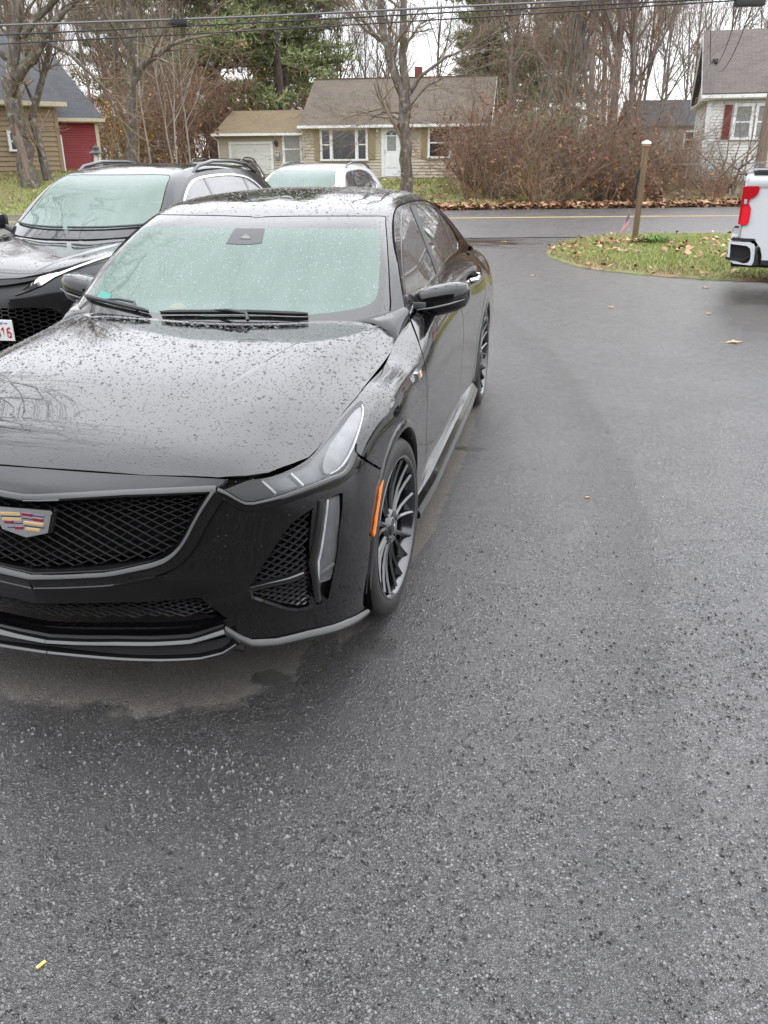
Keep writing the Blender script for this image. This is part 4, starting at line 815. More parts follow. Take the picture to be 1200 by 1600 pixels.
def build_ochre_house():
    h=empty('ochre_house',(-17.39,27.83,1.05),R(57)); tag(h,'ochre clapboard house with slate grey roof behind the old split trunk','house')
    L=9.0; ze=2.45
    mb=MB(); siding(mb,-L,0,0,ze,.165); wall_part('front_wall',mb,M['ochre'],h)
    mb=MB(); siding(mb,0,4.5,0,ze,.165); o=wall_part('side_wall',mb,M['ochre'],h); o.rotation_euler=(0,0,PI/2)
    mb=MB(); mb.box(-L+.02,-.02,.02,8,-.4,ze); mb.build('wall_core',M['ochre'],h); mb=MB(); mb.box(-L,-.01,-.005,.3,-.9,0); mb.build('foundation',M['foundation'],h)
    roof_slab(h,-L-.3,.28,-.32,ze+.0,4.2,5.1,M['roofgrey']); roof_slab(h,-L-.3,.28,8.7,ze,4.2,5.1,M['roofgrey'])
    mb=MB(); mb.prism([(-.36,ze-.16),(-.36,ze-.01),(-.30,ze-.01),(-.30,ze-.16)],L+.62,'x',-L-.32); mb.box(-L-.2,.22,-.3,-.0,ze-.19,ze-.15); mb.build('fascia_board',M['creamtrim'],h)
    mb=MB(); mb.box(-.11,.03,-.04,.08,0,ze-.18); mb.build('corner_board',M['ochre'],h); mb=MB(); mb.box(.03,.12,.05,.18,-.1,1.35); mb.build('trim_post',M['whitetrim'],h)
    window(h,-1.93,-1.52,.80,1.48,'double','pane',tw=.085); 
    mb=MB(); mb.tube([(-.95,1.3,3.2),(-.95,1.3,3.75)],.06,8); mb.box(-1.05,-.85,1.2,1.4,3.12,3.2); mb.build('vent_pipe',M['whitetrim'],h)
    mb=MB(); mb.rbox(-1.5,-1.40,-.1,-.02,1.62,1.74,.02); mb.build('wall_light',M['iron'],h)
    b=empty('red_barn',(-17.75,28.6,1.2),R(45)); tag(b,'red clapboard barn wing with cream corner boards behind the ochre house','barn')
    mb=MB(); siding(mb,-2,1.36,-.5,1.74,.085); wall_part('front_wall',mb,M['barnred'],b); mb=MB(); siding(mb,0,4,-.5,1.74,.085); o=wall_part('side_wall',mb,M['barnred'],b); o.location=(1.36,0,0); o.rotation_euler=(0,0,PI/2)
    mb=MB(); mb.box(-2,1.34,.02,5,-.6,1.76); mb.build('wall_core',M['barnred'],b); mb=MB(); mb.box(1.26,1.39,-.04,.08,-.5,1.72); mb.box(-2,1.39,-.045,.0,1.64,1.80); mb.build('corner_board',M['creamtrim'],b)
    roof_slab(b,-3,1.56,-.28,1.80,3.4,4.1,M['roofgrey'],x1r=1.0); mb=MB(); mb.prism([(-.33,1.68),(-.33,1.80),(-.27,1.80),(-.27,1.68)],3.6,'x',-2.0); mb.box(-2,1.5,-.27,0,1.65,1.69); mb.build('fascia_board',M['creamtrim'],b)
    window(b,.02,.30,.35,1.4,'single','pane','creamtrim',tw=.06) if 0 else None
build_ochre_house()
def build_white_house():
    h=empty('white_house',(6.28,37.15,.55),R(-3)); tag(h,'white clapboard house with dark red shutters and mauve brown roof','house')
    L,D=9.5,7.2; ze,zr=3.27,5.92
    mb=MB(); siding(mb,0,L,0,ze,.115); wall_part('front_wall',mb,M['whiteside'],h)
    mb=MB(); lim=lambda z:(0,D) if z<=ze else ((z-ze)/(zr-ze)*D/2,D-(z-ze)/(zr-ze)*D/2); siding(mb,0,D,0,zr-.05,.115,0,lim); o=wall_part('gable_wall',mb,M['whiteside'],h); o.location=(0,D,0); o.rotation_euler=(0,0,-PI/2)
    mb=MB(); mb.box(.02,L-.02,.02,D-.02,0,ze); mb.build('wall_core',M['whiteside'],h); mb=MB(); mb.box(.0,L,.0,D,-.6,0); mb.build('foundation',M['foundation'],h)
    roof_slab(h,-.30,L+.3,-.34,ze+.0,D/2,zr,M['roofmauve']); roof_slab(h,-.30,L+.3,D+.34,ze,D/2,zr,M['roofmauve'])
    mb=MB(); mb.prism([(-.34,ze-.24),(-.34,ze-.06),(D/2,zr-.1),(D/2,zr-.32)],.04,'x',-.32); mb.prism([(D+.34,ze-.24),(D+.34,ze-.06),(D/2,zr-.1),(D/2,zr-.32)],.04,'x',-.32); mb.box(-.28,0,-.3,D+.3,ze-.26,ze-.22); mb.build('rake_board',M['whitetrim'],h)
    mb=MB(); mb.prism([(-.40,ze-.18),(-.40,ze-.05),(-.33,ze-.05),(-.33,ze-.18)],L+.6,'x',-.3); mb.box(-.2,L+.2,-.33,0,ze-.22,ze-.18); mb.build('fascia_board',M['whitetrim'],h)
    mb=MB(); mb.box(-.03,.16,-.04,.08,0,ze-.2); mb.build('corner_board',M['whitetrim'],h)
    for x in (1.02,1.84): window(h,x,x+.78,1.55,2.90,'double','curtain',tw=.12)
    window(h,4.4,5.3,1.55,2.9,'double','curtain'); window(h,6.9,7.8,1.55,2.9,'double','curtain')
    for x in (.66,2.66,4.08,5.34,6.58,7.84): shutter(h,x,x+.29,1.58,2.86,'shutterred')
    dsh=empty('service_mast',(0,0,0),0,h); mb=MB(); mb.tube([(-.1,.6,3.6),(-.1,.6,4.35),(-.02,.5,4.5),(.1,.42,4.46)],.03,6); mb.build('mast_pipe',M['galv'],dsh,True); mb=MB(); mb.rbox(-.02,.2,.34,.5,4.36,4.58,.05); mb.build('weather_head',M['iron'],dsh,True)
    f=empty('grey_roof_house',(4.6,61,.7),R(6)); tag(f,'pale house with dark grey roof far behind the bare trees','house')
    mb=MB(); mb.box(0,4.6,0,6,-1,2.6); mb.build('wall',M['farhouse'],f); roof_slab(f,-.3,4.9,-.3,2.6,3,4.3,M['roofgrey']); roof_slab(f,-.3,4.9,6.3,2.6,3,4.3,M['roofgrey']); window(f,3.3,4.1,1.2,2.3)
build_white_house()

# ------------------------------------------------------------------ the black sedan
def build_sedan():
    car=empty('sedan_car'); tag(car,'rain-beaded black luxury sedan with mesh grille parked nearest on the driveway','car')
    nb=Net(BELT); nh=Net(HOOD); nt_=Net(TOP); nsd=Net(side_net(nb))
    Bs=Sheet(nb,1,.03); Hs=Sheet(nh,-1,.035); Ts=Sheet(nt_,-1,.04); Ss=Sheet(nsd,1,.03)
    K=BK
    # ---- belt sheet
    def cut(p): p=np.array(p,float); p[p[:,0]<.05,0]=-.03; return p
    grille=cut(K['grille']); intake=cut(K['intake'])
    intake=np.array([(-.03,.2)]+[tuple(x) for x in K['intake'][1:10]]+[(.05,.088),(-.03,.085)])
    head=chaikin(K['headlight'],1); vent=chaikin(K['vent'],1); drlh=chaikin(K['drlhouse'],1); drl=np.array(K['drl']); mark=np.array([(1.236,.462),(1.200,.452),(1.142,.380),(1.112,.312),(1.128,.312),(1.160,.383),(1.20,.432)])
    fa=arch_poly(nb,0,.345,.372); ra=arch_poly(nb,2.947,.345,.372)
    gap=.009
    topT=nb.T
    def gl(pts,w=gap): return band(resample(chaikin(pts,2,False),.04),w)
    # gap between hood shut line front strip and fender etc come from the sheets meeting
    bumpgap=[(K['headlight'][15][0]-.002,K['headlight'][15][1])]+[tuple(x) for x in K['bumpgap']]+[(1.315,.425)]
    dg=[tuple(x) for x in K['doorgap']]; dg=[(dg[0][0]+.02,topT+.02)]+dg[1:]+[(dg[-1][0]+.02,-.02)]
    dy=lambda y,z: tuple(nb.at([(y,z)],(1,2))[0])
    dg2=[(dy(1.66,1.0)[0],topT+.02),dy(1.70,.9),dy(1.78,.75),dy(1.80,.5),dy(1.78,.3),(dy(1.78,.3)[0],-.02)]
    dg3=[(dy(2.86,1.0)[0],topT+.02),dy(2.83,.9),dy(2.75,.80),dy(2.62,.70),dy(2.50,.56),dy(2.46,.40),(dy(2.46,.40)[0]-.03,-.02)]
    sill0,sill1=dy(.5,.27),dy(2.5,.27)
    regions=[('grille',grille),('intake',intake),('headlight',head),('vent',vent),('drl',drlh),('marker',mark),('arch',fa),('arch',ra)]
    q,T,lab=Bs.tri(regions,[gl(bumpgap),gl(dg),gl(dg2),gl(dg3)])
    isl=islands(T,lab==''); seeds=[('front_bumper',(.6,.2)),('fender',dy(.42,.8)),('front_door',dy(1.2,.6)),('rear_door',dy(2.2,.7)),('rear_quarter',dy(3.2,.85))]
    used=set()
    for nm,sd in seeds:
        d=[((q[T[i]].mean(1)-np.array(sd))**2).sum(1).min() for i in isl]; k=int(np.argmin(d))
        if k in used: continue
        used.add(k); panel(Bs,q,T[isl[k]],nm,M['paint'],car,0,.022,'both' if nm in('front_bumper','rear_quarter') else 'pair')
    rest=[isl[k] for k in range(len(isl)) if k not in used and len(isl[k])>0]
    if rest:
        panel(Bs,q,T[np.concatenate(rest)],'body_trim',M['paint'],car,0,.02,'both')
    # dark shell right behind the panels
    sel=np.isin(lab,['','gap']); panel(Bs,q,T[sel],'inner_shell',M['void'],car,-.018,0,'both')
    for nm,off,name in (('grille',-.075,'grille_backing'),('intake',-.09,'intake_backing'),('vent',-.06,'vent_backing')):
        panel(Bs,q,T[lab==nm],name,M['void'],car,off,0,'pair' if nm=='vent' else 'both')
    # ---- headlights
    hl=panel(Bs,q,T[lab=='headlight'],'headlight',M['lens'],car,.001,.0,'pair')
    lo=chaikin(K['lampout'],1); li=[head[i] for i in range(len(head))]
    for k,o in enumerate(hl):
        sd=1 if k==0 else -1; fl=np.array([sd,1,1.])
        def sub(mask_poly,off,name,mat,depth=.02,inv=False):
            qq,TT,ll=Bs.tri([('h',head),('x',mask_poly)]); s_=(ll=='x') if not inv else (ll=='h')
            p=panel(Bs,qq,TT[s_],name,mat,o,off,depth,'left')[0]
            if sd<0:
                me=p.data; co=np.zeros(len(me.vertices)*3); me.vertices.foreach_get('co',co); co=co.reshape(-1,3)*fl; me.vertices.foreach_set('co',co.ravel()); me.flip_normals(); me.update()
            return p
        sub(lo,-.030,'lamp_housing',M['lampdark'],.0,inv=True)
        sub(lo,-.012,'light_guide',M['lampgrey'],.03)
        a=np.array(K['headlight']); 
        for (f0,f1,mt,nm) in ((.30,.56,'lampsmoke','projector'),(.58,.86,'lampsmoke','projector')):
            # reflector tiles between the lower and upper lens edge
            lowp=resample(np.array(K['headlight'])[[24,23,22,21,20,19,18]],.004); upp=resample(np.array(K['headlight'])[[1,2,3,4,5,6,7]],.004)
            g=lambda P,f:P[int(f*(len(P)-1))]
            A,B_=g(lowp,f0),g(lowp,f1); C_,D_=g(upp,f1),g(upp,f0)
            quad=np.array([A+(D_-A)*.12,B_+(C_-B_)*.12,B_+(C_-B_)*.85,A+(D_-A)*.85]); sub(quad,-.022,nm,M[mt],.012)
            e=np.array([A+(D_-A)*.1,A+(D_-A)*.86]); 
            V,F=sweep(Bs.pos(resample(e,.01),-.014),Bs.nor(resample(e,.01)),[(-.003,-.006),(-.003,.004),(.003,.004),(.003,-.006)]); V=V*fl
            mb=MB(); mb.add(V,F); mb.build('light_strip',M['lampwhite'],o)
        V,F=sweep(Bs.pos(resample(lo[:len(lo)//2],.01)*1.0,-.004),Bs.nor(resample(lo[:len(lo)//2],.01)),[(-.002,-.004),(-.002,.003),(.002,.003),(.002,-.004)]); mb=MB(); mb.add(V*fl,F); mb.build('light_strip',M['lampwhite'],o)
    # ---- running lights, side markers
    dh=panel(Bs,q,T[lab=='drl'],'running_light',M['gloss'],car,-.022,.0,'pair')
    qq,TT,ll=Bs.tri([('h',drlh),('x',drl)])
    for k,o in enumerate(dh):
        for off,dep,nm,mt in ((-.006,.014,'lamp_lens',M['lens']),(-.016,.006,'light_guide',M['lampsmoke'])):
            p=panel(Bs,qq,TT[ll=='x'],nm,mt,o,off,dep,'left')[0]
            if k==1:
                me=p.data; co=np.zeros(len(me.vertices)*3); me.vertices.foreach_get('co',co); co=co.reshape(-1,3)*np.array([-1,1,1.]); me.vertices.foreach_set('co',co.ravel()); me.flip_normals(); me.update()
        for pl in ([drl[0],drl[4],drl[3]],):
            V,F=sweep(Bs.pos(resample(pl,.02),-.004),Bs.nor(resample(pl,.02)),[(-.004,-.008),(-.004,.003),(.003,.003),(.003,-.008)]); mb=MB(); mb.add(V*np.array([1 if k==0 else -1,1,1.]),F); mb.build('light_strip',M['lampwhite'],o)
        mid=resample([drl[4]*.35+drl[3]*.65,drl[1]*.25+drl[2]*.75],.02)
        V,F=sweep(Bs.pos(mid,-.006),Bs.nor(mid),[(-.0025,-.008),(-.0025,.003),(.0025,.003),(.0025,-.008)]); mb=MB(); mb.add(V*np.array([1 if k==0 else -1,1,1.]),F); mb.build('light_strip',M['lampgrey'],o)
    pil=resample([np.array(K['drlhouse'][0])+.012,np.array(K['drlhouse'][8])+(.012,0),np.array(K['drlhouse'][7])+(.018,.02)],.03)
    strip(Bs,pil,[(-.012,-.03),(-.012,.002),(-.006,.006),(.006,.006),(.012,.002),(.012,-.03)],'vent_pillar',M['gloss'],car,0,'pair')
    panel(Bs,q,T[lab=='marker'],'side_marker',M['amber'],car,.0085,.016,'pair')
    # ---- grille frame, mesh and the other openings
    gf=np.array([(-.0,.3157+.03)]+[(.0827,.345),(.17,.357),(.25,.367),(.3216,.386),(.39,.402),(.435,.43),(.475,.475),(.512,.545),(.543,.62),(.563,.672)])
    gfo=[(0.0,.334),(.09,.346),(.17,.359),(.25,.371),(.32,.3925),(.39,.411),(.437,.436),(.478,.482),(.512,.55),(.545,.622),(.566,.672)]
    strip(Bs,chaikin(gfo,2,False),[(-.036,-.015),(-.033,.006),(-.0305,.0095),(-.027,.008),(-.006,.019),(.0,.0215),(.005,.020),(.019,-.002),(.022,-.03)],'grille_frame',M['paint'],car,0,'both',angle=R(50))
    strip(Bs,[(0.0,.6025),(.05,.606),(.18,.629),(.303,.6535),(.44,.671),(.565,.688)],[(-.012,-.05),(-.012,.001),(-.007,.006),(.004,.006),(.010,.001),(.010,-.05)],'grille_top_bar',M['gloss'],car,0,'both')
    def lattice(poly,du,dv,off,r,name,smax,wav=0):
        """woven diamond mesh clipped to the opening, both halves"""
        P=np.asarray(poly,float); lo,hi=P.min(0),P.max(0); mb=MB(); segs=[]
        nu=int((hi[0]+.1)/du)+3; nv=int((hi[1]-lo[1])/dv)+3
        for i in range(-1,nu):
            for j in range(-1,nv):
                a=np.array((i*du,lo[1]+j*dv*1.0))
                if j%2: a[0]+=du/2
                for sx in (-1,1):
                    b=a+np.array((sx*du/2,dv)); segs.append((a,b))
        A=np.array([s[0] for s in segs]);B_=np.array([s[1] for s in segs]); mid=(A+B_)/2
        ok=inside(P,mid)&(A[:,0]>-1e-6)&(B_[:,0]>-1e-6); A,B_=A[ok],B_[ok]
        if not len(A): return
        for q0 in (A,B_): q0[:,0]=np.clip(q0[:,0],0,Bs.S)
        PA,PB,NA,NB=Bs.pos(A,off),Bs.pos(B_,off),Bs.nor(A),Bs.nor(B_)
        D=PB-PA; D/=np.linalg.norm(D,axis=1,keepdims=True); W=np.cross(NA,D)
        V=np.stack([PA-W*r-NA*r,PA+NA*r*1.3,PA+W*r-NA*r,PB-W*r-NB*r,PB+NB*r*1.3,PB+W*r-NB*r],1).reshape(-1,3)
        n=len(A); F=[];
        for k in range(n):
            b=6*k; F+=[(b,b+1,b+4,b+3),(b+1,b+2,b+5,b+4)]
        n6=len(V); V2=V*np.array([-1,1,1.]); mb.add(np.r_[V,V2],F+[tuple(n6+i for i in f[::-1]) for f in F])
        o=mb.build(name,M['wiremesh'],car,False,fix=False); o['kind']='stuff'
    lattice(grille,.050,.0128,-.024,.0021,'grille_mesh',.6); lattice(intake,.046,.0125,-.045,.0018,'intake_mesh',.6)
    lattice(vent,.036,.013,-.014,.0032,'vent_mesh',.9)
    vb=np.array([(.640,.290),(.69,.2965),(.75,.297),(.795,.306)])
    strip(Bs,vb,[(-.012,-.03),(-.012,.0),(-.004,.006),(.004,.006),(.012,-.004),(.012,-.03)],'vent_blade',M['gloss'],car,-.004,'pair')
    strip(Bs,[(.640,.285),(.6428,.2477),(.6844,.2021),(.7378,.1503),(.7696,.1314),(.822,.121)],[(-.008,-.02),(-.007,.002),(-.002,.006),(.006,.003),(.008,-.01)],'vent_lip',M['paint'],car,0,'pair')
    # crease under the headlight that catches the sky
    led=[(.566,.668),(.592,.650),(.6196,.618),(.6499,.5945),(.7217,.6131),(.823,.6292),(.9209,.6238),(.9929,.6091),(1.0412,.6147),(1.085,.630)]
    strip(Bs,chaikin(led,1,False),[(-.016,-.006),(-.013,.003),(-.006,.009),(.004,.012),(.013,.011),(.017,.004),(.018,-.02)],'headlight_ledge',M['paint'],car,0,'pair',angle=R(60))
    # splitter: two stacked blades low on the bumper
    sp=[(0,.028),(.10,.036),(.229,.0523),(.34,.060),(.4557,.0730),(.5581,.1166)]
    strip(Bs,sp,[(-.02,-.04),(-.018,.008),(-.008,.028),(.004,.034),(.010,.022),(.012,-.03)],'splitter',M['gloss'],car,0,'both',angle=R(50))
    sp2=[(0,-.0),(.10,.0),(.229,.0),(.36,.004),(.47,.012),(.535,.035),(.575,.075)]
    strip(Bs,[(max(a,0),max(b,0)) for a,b in sp2],[(-.03,-.05),(-.028,.02),(-.020,.040),(-.010,.042),(-.004,.03),(-.002,-.03)],'splitter_lip',M['gloss'],car,0,'both',angle=R(50))
    bl=[tuple(x) for x in K['blade']]; bl=[(.5581,.1166),(.592,.062),(.625,.024),(.70,.008),(.81,.012),(.92,.006),(1.05,.004),(1.13,.004)]
    strip(Bs,bl,[(-.022,-.04),(-.019,.010),(-.014,.020),(-.006,.018),(.002,.004),(.006,-.01)],'corner_blade',M['gloss'],car,0,'pair',angle=R(50))
    cq=resample([(0,.012),(.229,.03),(.4557,.045),(.5581,.075),(.60,.045)],.03); V=[]
    for off,dz in ((.012,.0),(.016,-.03),(.004,-.05),(-.08,-.05)): V.append(Bs.pos(cq,off)+np.array([0,0,dz]))
    V=np.stack(V,1).reshape(-1,3); n_=len(cq); F=[(4*i+j,4*i+j+1,4*i+5+j,4*i+4+j) for i in range(n_-1) for j in range(3)]; m_=len(V)
    mb=MB(); mb.add(np.r_[V,V*np.array([-1,1,1.])],F+[tuple(m_+i for i in f[::-1]) for f in F]); mb.build('chin_panel',M['plastic'],car,True)
    # ---- emblem
    em=empty('emblem',(0,0,0),0,car); EX=1.55; EZ=1.12; out=[(-.062,.036),(.062,.036),(.056,.012),(.047,-.022),(0,-.040),(-.047,-.022),(-.056,.012)]
    cz,cy=.648,-.876
    def ep(P,d,at,mat,nm,par=em,rot=None): 
        mb=MB(); mb.prism([(x*EX,cz+z*EZ) for x,z in P],d,'y',at); return mb.build(nm,mat,par)
    ep([(x*1.08,z*1.08) for x,z in out],.012,cy+.008,M['plastic'],'emblem_plinth'); ep(out,.01,cy,M['chrome'],'emblem_shield')
    ep([(-.066,.034),(.066,.034),(.064,.043),(-.064,.043)],.014,cy-.004,M['chrome'],'emblem_bar')
    def tile(x0,x1,z0,z1,m,sk=-.06): ep([(x0,z0+sk*abs(x0)),(x1,z0+sk*abs(x1)),(x1,z1+sk*abs(x1)),(x0,z1+sk*abs(x0))],.004,cy-.003,M[m],'emblem_tile')
    rows=[.026,.0185,.011,.0035,-.004,-.0115,-.019,-.0265]; hh=.0056
    pat=[('gold',-.045,-.003,0),('navy',-.043,-.003,1),('gold',-.042,-.003,2),('crimson',-.039,-.022,3.2),('navy',-.021,-.003,3.4),('navy',-.034,-.021,5),('crimson',-.019,-.003,5.2),
         ('crimson',.001,.021,0),('navy',.022,.046,0),('navy',.001,.021,1.4),('crimson',.022,.042,1.4),('gold',.002,.042,3),('enblack',.002,.041,4.1),('gold',.003,.032,5.3)]
    for c,x0,x1,k in pat:
        z=.026-.0076*k; f=1.35 if c=='crimson' else (1 if c=='gold' else .6); tile(x0,x1,z-hh*.5*f,z+hh*.5*f,c)
    # ---- hood
    edge=HOODEDGE
    rear=[(.77,.655),(.70,.63),(.55,.615),(.35,.60),(.15,.592),(0,.59)]
    edge=[(a-(.004 if b>-.72 else .002),b+(.007 if b<-.6 else 0)) for a,b in edge]; dom3=[(0,-.781)]+list(edge)+rear
    def h_st(pts): return nh.at(pts,(0,1))
    # the hood net runs s back along y and t across x
    hq=h_st(dom3); hq[hq[:,1]<1e-3,1]=0; hd=resample(chaikin(resample(hq,.10),1,False),.03) if 0 else hq
    q2,T2,l2=Hs.tri(clip=hd); sel=l2==''
    hood=panel(Hs,q2,T2[sel],'hood',M['paint'],car,.001,.02,'both')[0]
    # raised creases that run back along the hood
    for pts in ([(.30,-.70),(.36,-.45),(.43,-.1),(.49,.25),(.53,.56)],):
        cq=h_st(pts); ridge(Hs,chaikin(cq,2,False),[(-.07,-.0006),(-.035,.0004),(-.014,.0013),(0,.0019),(.012,.0012),(.035,-.0006)],'hood_crease',M['paint'],hood)
    ho=lambda q:inside(hd,q)
    beads(Hs,13000,.0013,.0040,'rain_drops',M['drop'],hood,ho,.001); beads(Hs,1300,.0040,.0080,'rain_drops',M['drop'],hood,lambda q:ho(q)&(RNG.uniform(0,1,len(q))<np.clip((q[:,0]-.2)/.9,.08,1)),.001,power=1.6)
    # ---- windscreen, roof, side glass
    gp=[(.7466,-.03),(.7628,.03),(.7680,.18),(.7687,.31),(.7735,.600),(.766,.630),(.7549,.6385),(.551,.6404),(.399,.6376),(.2145,.6411),(.0725,.6471),(.012,.6455),(.012,.3),(.012,-.03)]
    cl=[(.655,-.03),(.657,.029),(.6541,.335),(.640,.570),(.628,.592),(.6116,.6025),(.5015,.6007),(.3133,.5933),(.1533,.5938),(.120,.588),(.100,.575),(.088,.553),(.084,.50),(.080,.2),(.078,-.03)]
    gq=[(2.42,-.03),(2.42,.3),(2.45,.50),(2.62,.56),(2.95,.60),(3.12,.585),(3.16,.5),(3.17,-.03)]
    slit=band(resample(gp[1:12],.03),.006)
    q3,T3,l3=Ts.tri([('border',gp),('clear',cl),('backlight',gq)],[slit])
    roof=panel(Ts,q3,T3[l3==''],'roof',M['paint'],car,0,.02,'both')[0]
    panel(Ts,q3,T3[l3=='gap'],'windscreen_seal',M['void'],car,-.006,0,'both')
    fr=panel(Ts,q3,T3[l3=='border'],'windscreen_border',M['gloss'],car,-.0015,.004,'both')[0]
    ws=panel(Ts,q3,T3[l3=='clear'],'windscreen',M['mist'],car,-.0015,.0,'both')[0]
    panel(Ts,q3,T3[l3=='backlight'],'rear_screen',M['glass'],car,-.002,.01,'both')
    A_gp,A_cl=np.array(gp),np.array(cl)
    beads(Ts,6500,.0014,.0032,'rain_drops',M['drop'],roof,lambda q:(~inside(A_gp,q))&(q[:,0]<1.9),0,box=(0,2.0,0,Ts.T)); beads(Ts,700,.003,.006,'rain_drops',M['drop'],roof,lambda q:(~inside(A_gp,q)),0,box=(.76,1.9,0,.6))
    beads(Ts,1900,.0012,.0030,'rain_drops',M['drop'],fr,lambda q:inside(A_gp,q)&~inside(A_cl,q),-.0015,box=(0,.8,0,Ts.T))
    beads(Ts,3600,.0010,.0030,'rain_drops',M['gdrop'],ws,lambda q:inside(A_cl,q),-.0015,box=(0,.7,0,Ts.T))
    # module behind the glass, sticker, leaf caught by the wiper
    mod=np.array([(.655,-.07),(.655,.07),(.545,.088),(.535,.05),(.535,-.075)]); 
    def on_glass(poly,name,mat,off,depth,parent,sgn=1):
        P=resample(poly,.03,True); q_=np.c_[P[:,0],np.abs(P[:,1])]; X=Ts.pos(q_,off); N_=Ts.nor(q_); s_=np.where(P[:,1]<0,-1,1)[:,None]*np.array([[1,0,0]])+np.array([[0,1,1]]); X=X*s_; N_=N_*s_
        n=len(P); mb=MB(); mb.add(np.r_[X,X-N_*depth],[tuple(range(n)),tuple(range(2*n-1,n-1,-1))]+[(i,(i+1)%n,(i+1)%n+n,i+n) for i in range(n)]); return mb.build(name,mat,parent)
    md=on_glass(mod,'sensor_housing',M['lampdark'],.0005,.004,ws); on_glass([(.575,-.022),(.575,.03),(.605,.006),(.61,-.005)],'sensor_window',M['lampgrey'],.0015,.002,md)
    on_glass([(.10,-.545),(.10,-.475),(.145,-.485),(.15,-.54)],'inspection_sticker',M['teal'],.0005,.001,ws)
    # ---- side glass
    dl=np.array(K['dlo'])[:20]; dlo=np.r_[[(.10,.03)],[(.02,.03)],[(.02,.10)],[(.09,.19)],dl[1:17],[(2.10,.012)],[(1.6,.008)],[(.8,.008)]]
    dlo=chaikin(dlo,1); dlo[:,1]=np.clip(dlo[:,1],.008,nsd.T-.012); dlo[:,0]=np.clip(dlo[:,0],.012,None)
    bq=[tuple(x) for x in K['bpil']]; bp=np.array([(bq[0][0]+.10,nsd.T+.05)]+bq[0:4]+[(bq[3][0]-.03,-.03),(bq[4][0]-.03,-.03)]+bq[4:8]+[(bq[7][0]+.10,nsd.T+.05)]); cq_=[tuple(x) for x in K['cdiv']]; cd=band(resample([(cq_[0][0]+.12,nsd.T+.03)]+cq_+[(cq_[2][0]-.04,-.03)],.03),.018)
    q4,T4,l4=Ss.tri([('pane',dlo)],[]); lx=l4.copy()
    q4,T4,l4=Ss.tri([('pane',dlo),('bp',bp),('cd',cd)]); c4=q4[T4].mean(1); ind=inside(dlo,c4); 
    bod=(l4!='out')&~ind; pan=(l4!='out')&ind&(l4=='pane'); bpm=ind&(l4=='bp'); cdm=ind&(l4=='cd')
    panel(Ss,q4,T4[bod],'roof_side',M['paint'],car,0,.015,'pair')
    for i in islands(T4,pan):
        s_=q4[T4[i]].mean(); nm='side_window'; panel(Ss,q4,T4[i],nm,M['glass'],car,-.004,0,'pair')
    panel(Ss,q4,T4[bpm],'door_pillar',M['plastic'],car,-.001,.006,'pair'); panel(Ss,q4,T4[cdm],'quarter_pillar',M['plastic'],car,-.001,.005,'pair')
    strip(Ss,dlo,[(-.007,-.006),(-.006,.003),(.006,.003),(.007,-.006)],'window_trim',M['gloss'],car,0,'pair',closed=True)
    rl=resample([(.05,nsd.T-.002),(2.5,nsd.T-.002)],.04); strip(Ss,rl,[(-.004,-.004),(-.004,.0015),(.004,.0015),(.004,-.004)],'roof_seam',M['void'],car,0,'pair')
    # ---- tail deck
    tg=[]
    top_e=np.linspace(0,1,9)
    s_end=nt_.ev(np.c_[np.full(9,nt_.S),top_e*nt_.T]); bs=np.linspace(nb.S,dy(3.65,.97)[0],9); b_end=nb.ev(np.c_[bs,np.full(9,nb.T)])
    V=[];F=[]
    for i in range(9):
        for f in (0,.33,.66,1): V.append(s_end[i]*(1-f)+b_end[i]*f+np.array([0,0,.012*4*f*(1-f)]))
    F=[(4*i+j,4*i+j+1,4*i+5+j,4*i+4+j) for i in range(8) for j in range(3)]
    n=len(V); mb=MB(); mb.add(V+[(-x,y,z) for x,y,z in [tuple(v) for v in V]],F+[tuple(n+i for i in f[::-1]) for f in F]); mb.build('boot_lid',M['paint'],car,True)
    # cowl panel under the wipers and the shoulder filler beside it
    mb=MB(); V=[]
    xs=np.linspace(0,.78,14)
    for x in xs:
        yb=.45+.27*(x/.725)**2.0; V+= [(x,.56+.09*(x/.78)**2,.958-.05*max(0,x-.62)/.16),(x,max(yb,.5)+.10,.962)]
    F=[(2*i,2*i+1,2*i+3,2*i+2) for i in range(len(xs)-1)]; n=len(V)
    mb.add(V+[(-x,y,z) for x,y,z in V],F+[tuple(n+i for i in f[::-1]) for f in F]); mb.build('cowl_panel',M['plastic'],car)
    # painted foot of the screen pillar, joining hood, fender and roof
    A_=nt_.ev(np.c_[np.full(12,.0),np.linspace(.50,nt_.T,12)]); bt=[(.60,.648,.962),(.66,.652,.955),(.72,.65,.937),(.765,.635,.902)]+[tuple(x) for x in nb.ev([(dy(y,.9)[0],nb.T) for y in (.64,.70,.78,.85)])]
    bt=np.array(bt); q_=np.linspace(0,len(bt)-1,12); Bq=np.stack([np.interp(q_,range(len(bt)),bt[:,c]) for c in range(3)],1); V=[]
    for i in range(12):
        for f in (-.08,.0,.3,.65,1,1.06): V.append(A_[i]*(1-f)+Bq[i]*f+np.array([.012,-.010,.012])*4*max(f,0)*max(1-f,0)*(.3+.7*i/11)-(np.array([0,0,.012]) if f<0 or f>1 else 0))
    F=[(6*i+j,6*i+j+1,6*i+7+j,6*i+6+j) for i in range(11) for j in range(5)]
    for sd in (1,-1):
        mb=MB(); mb.add([(sd*a,b,c) for a,b,c in V],F); mb.build('pillar_foot',M['paint'],car,True,R(70))
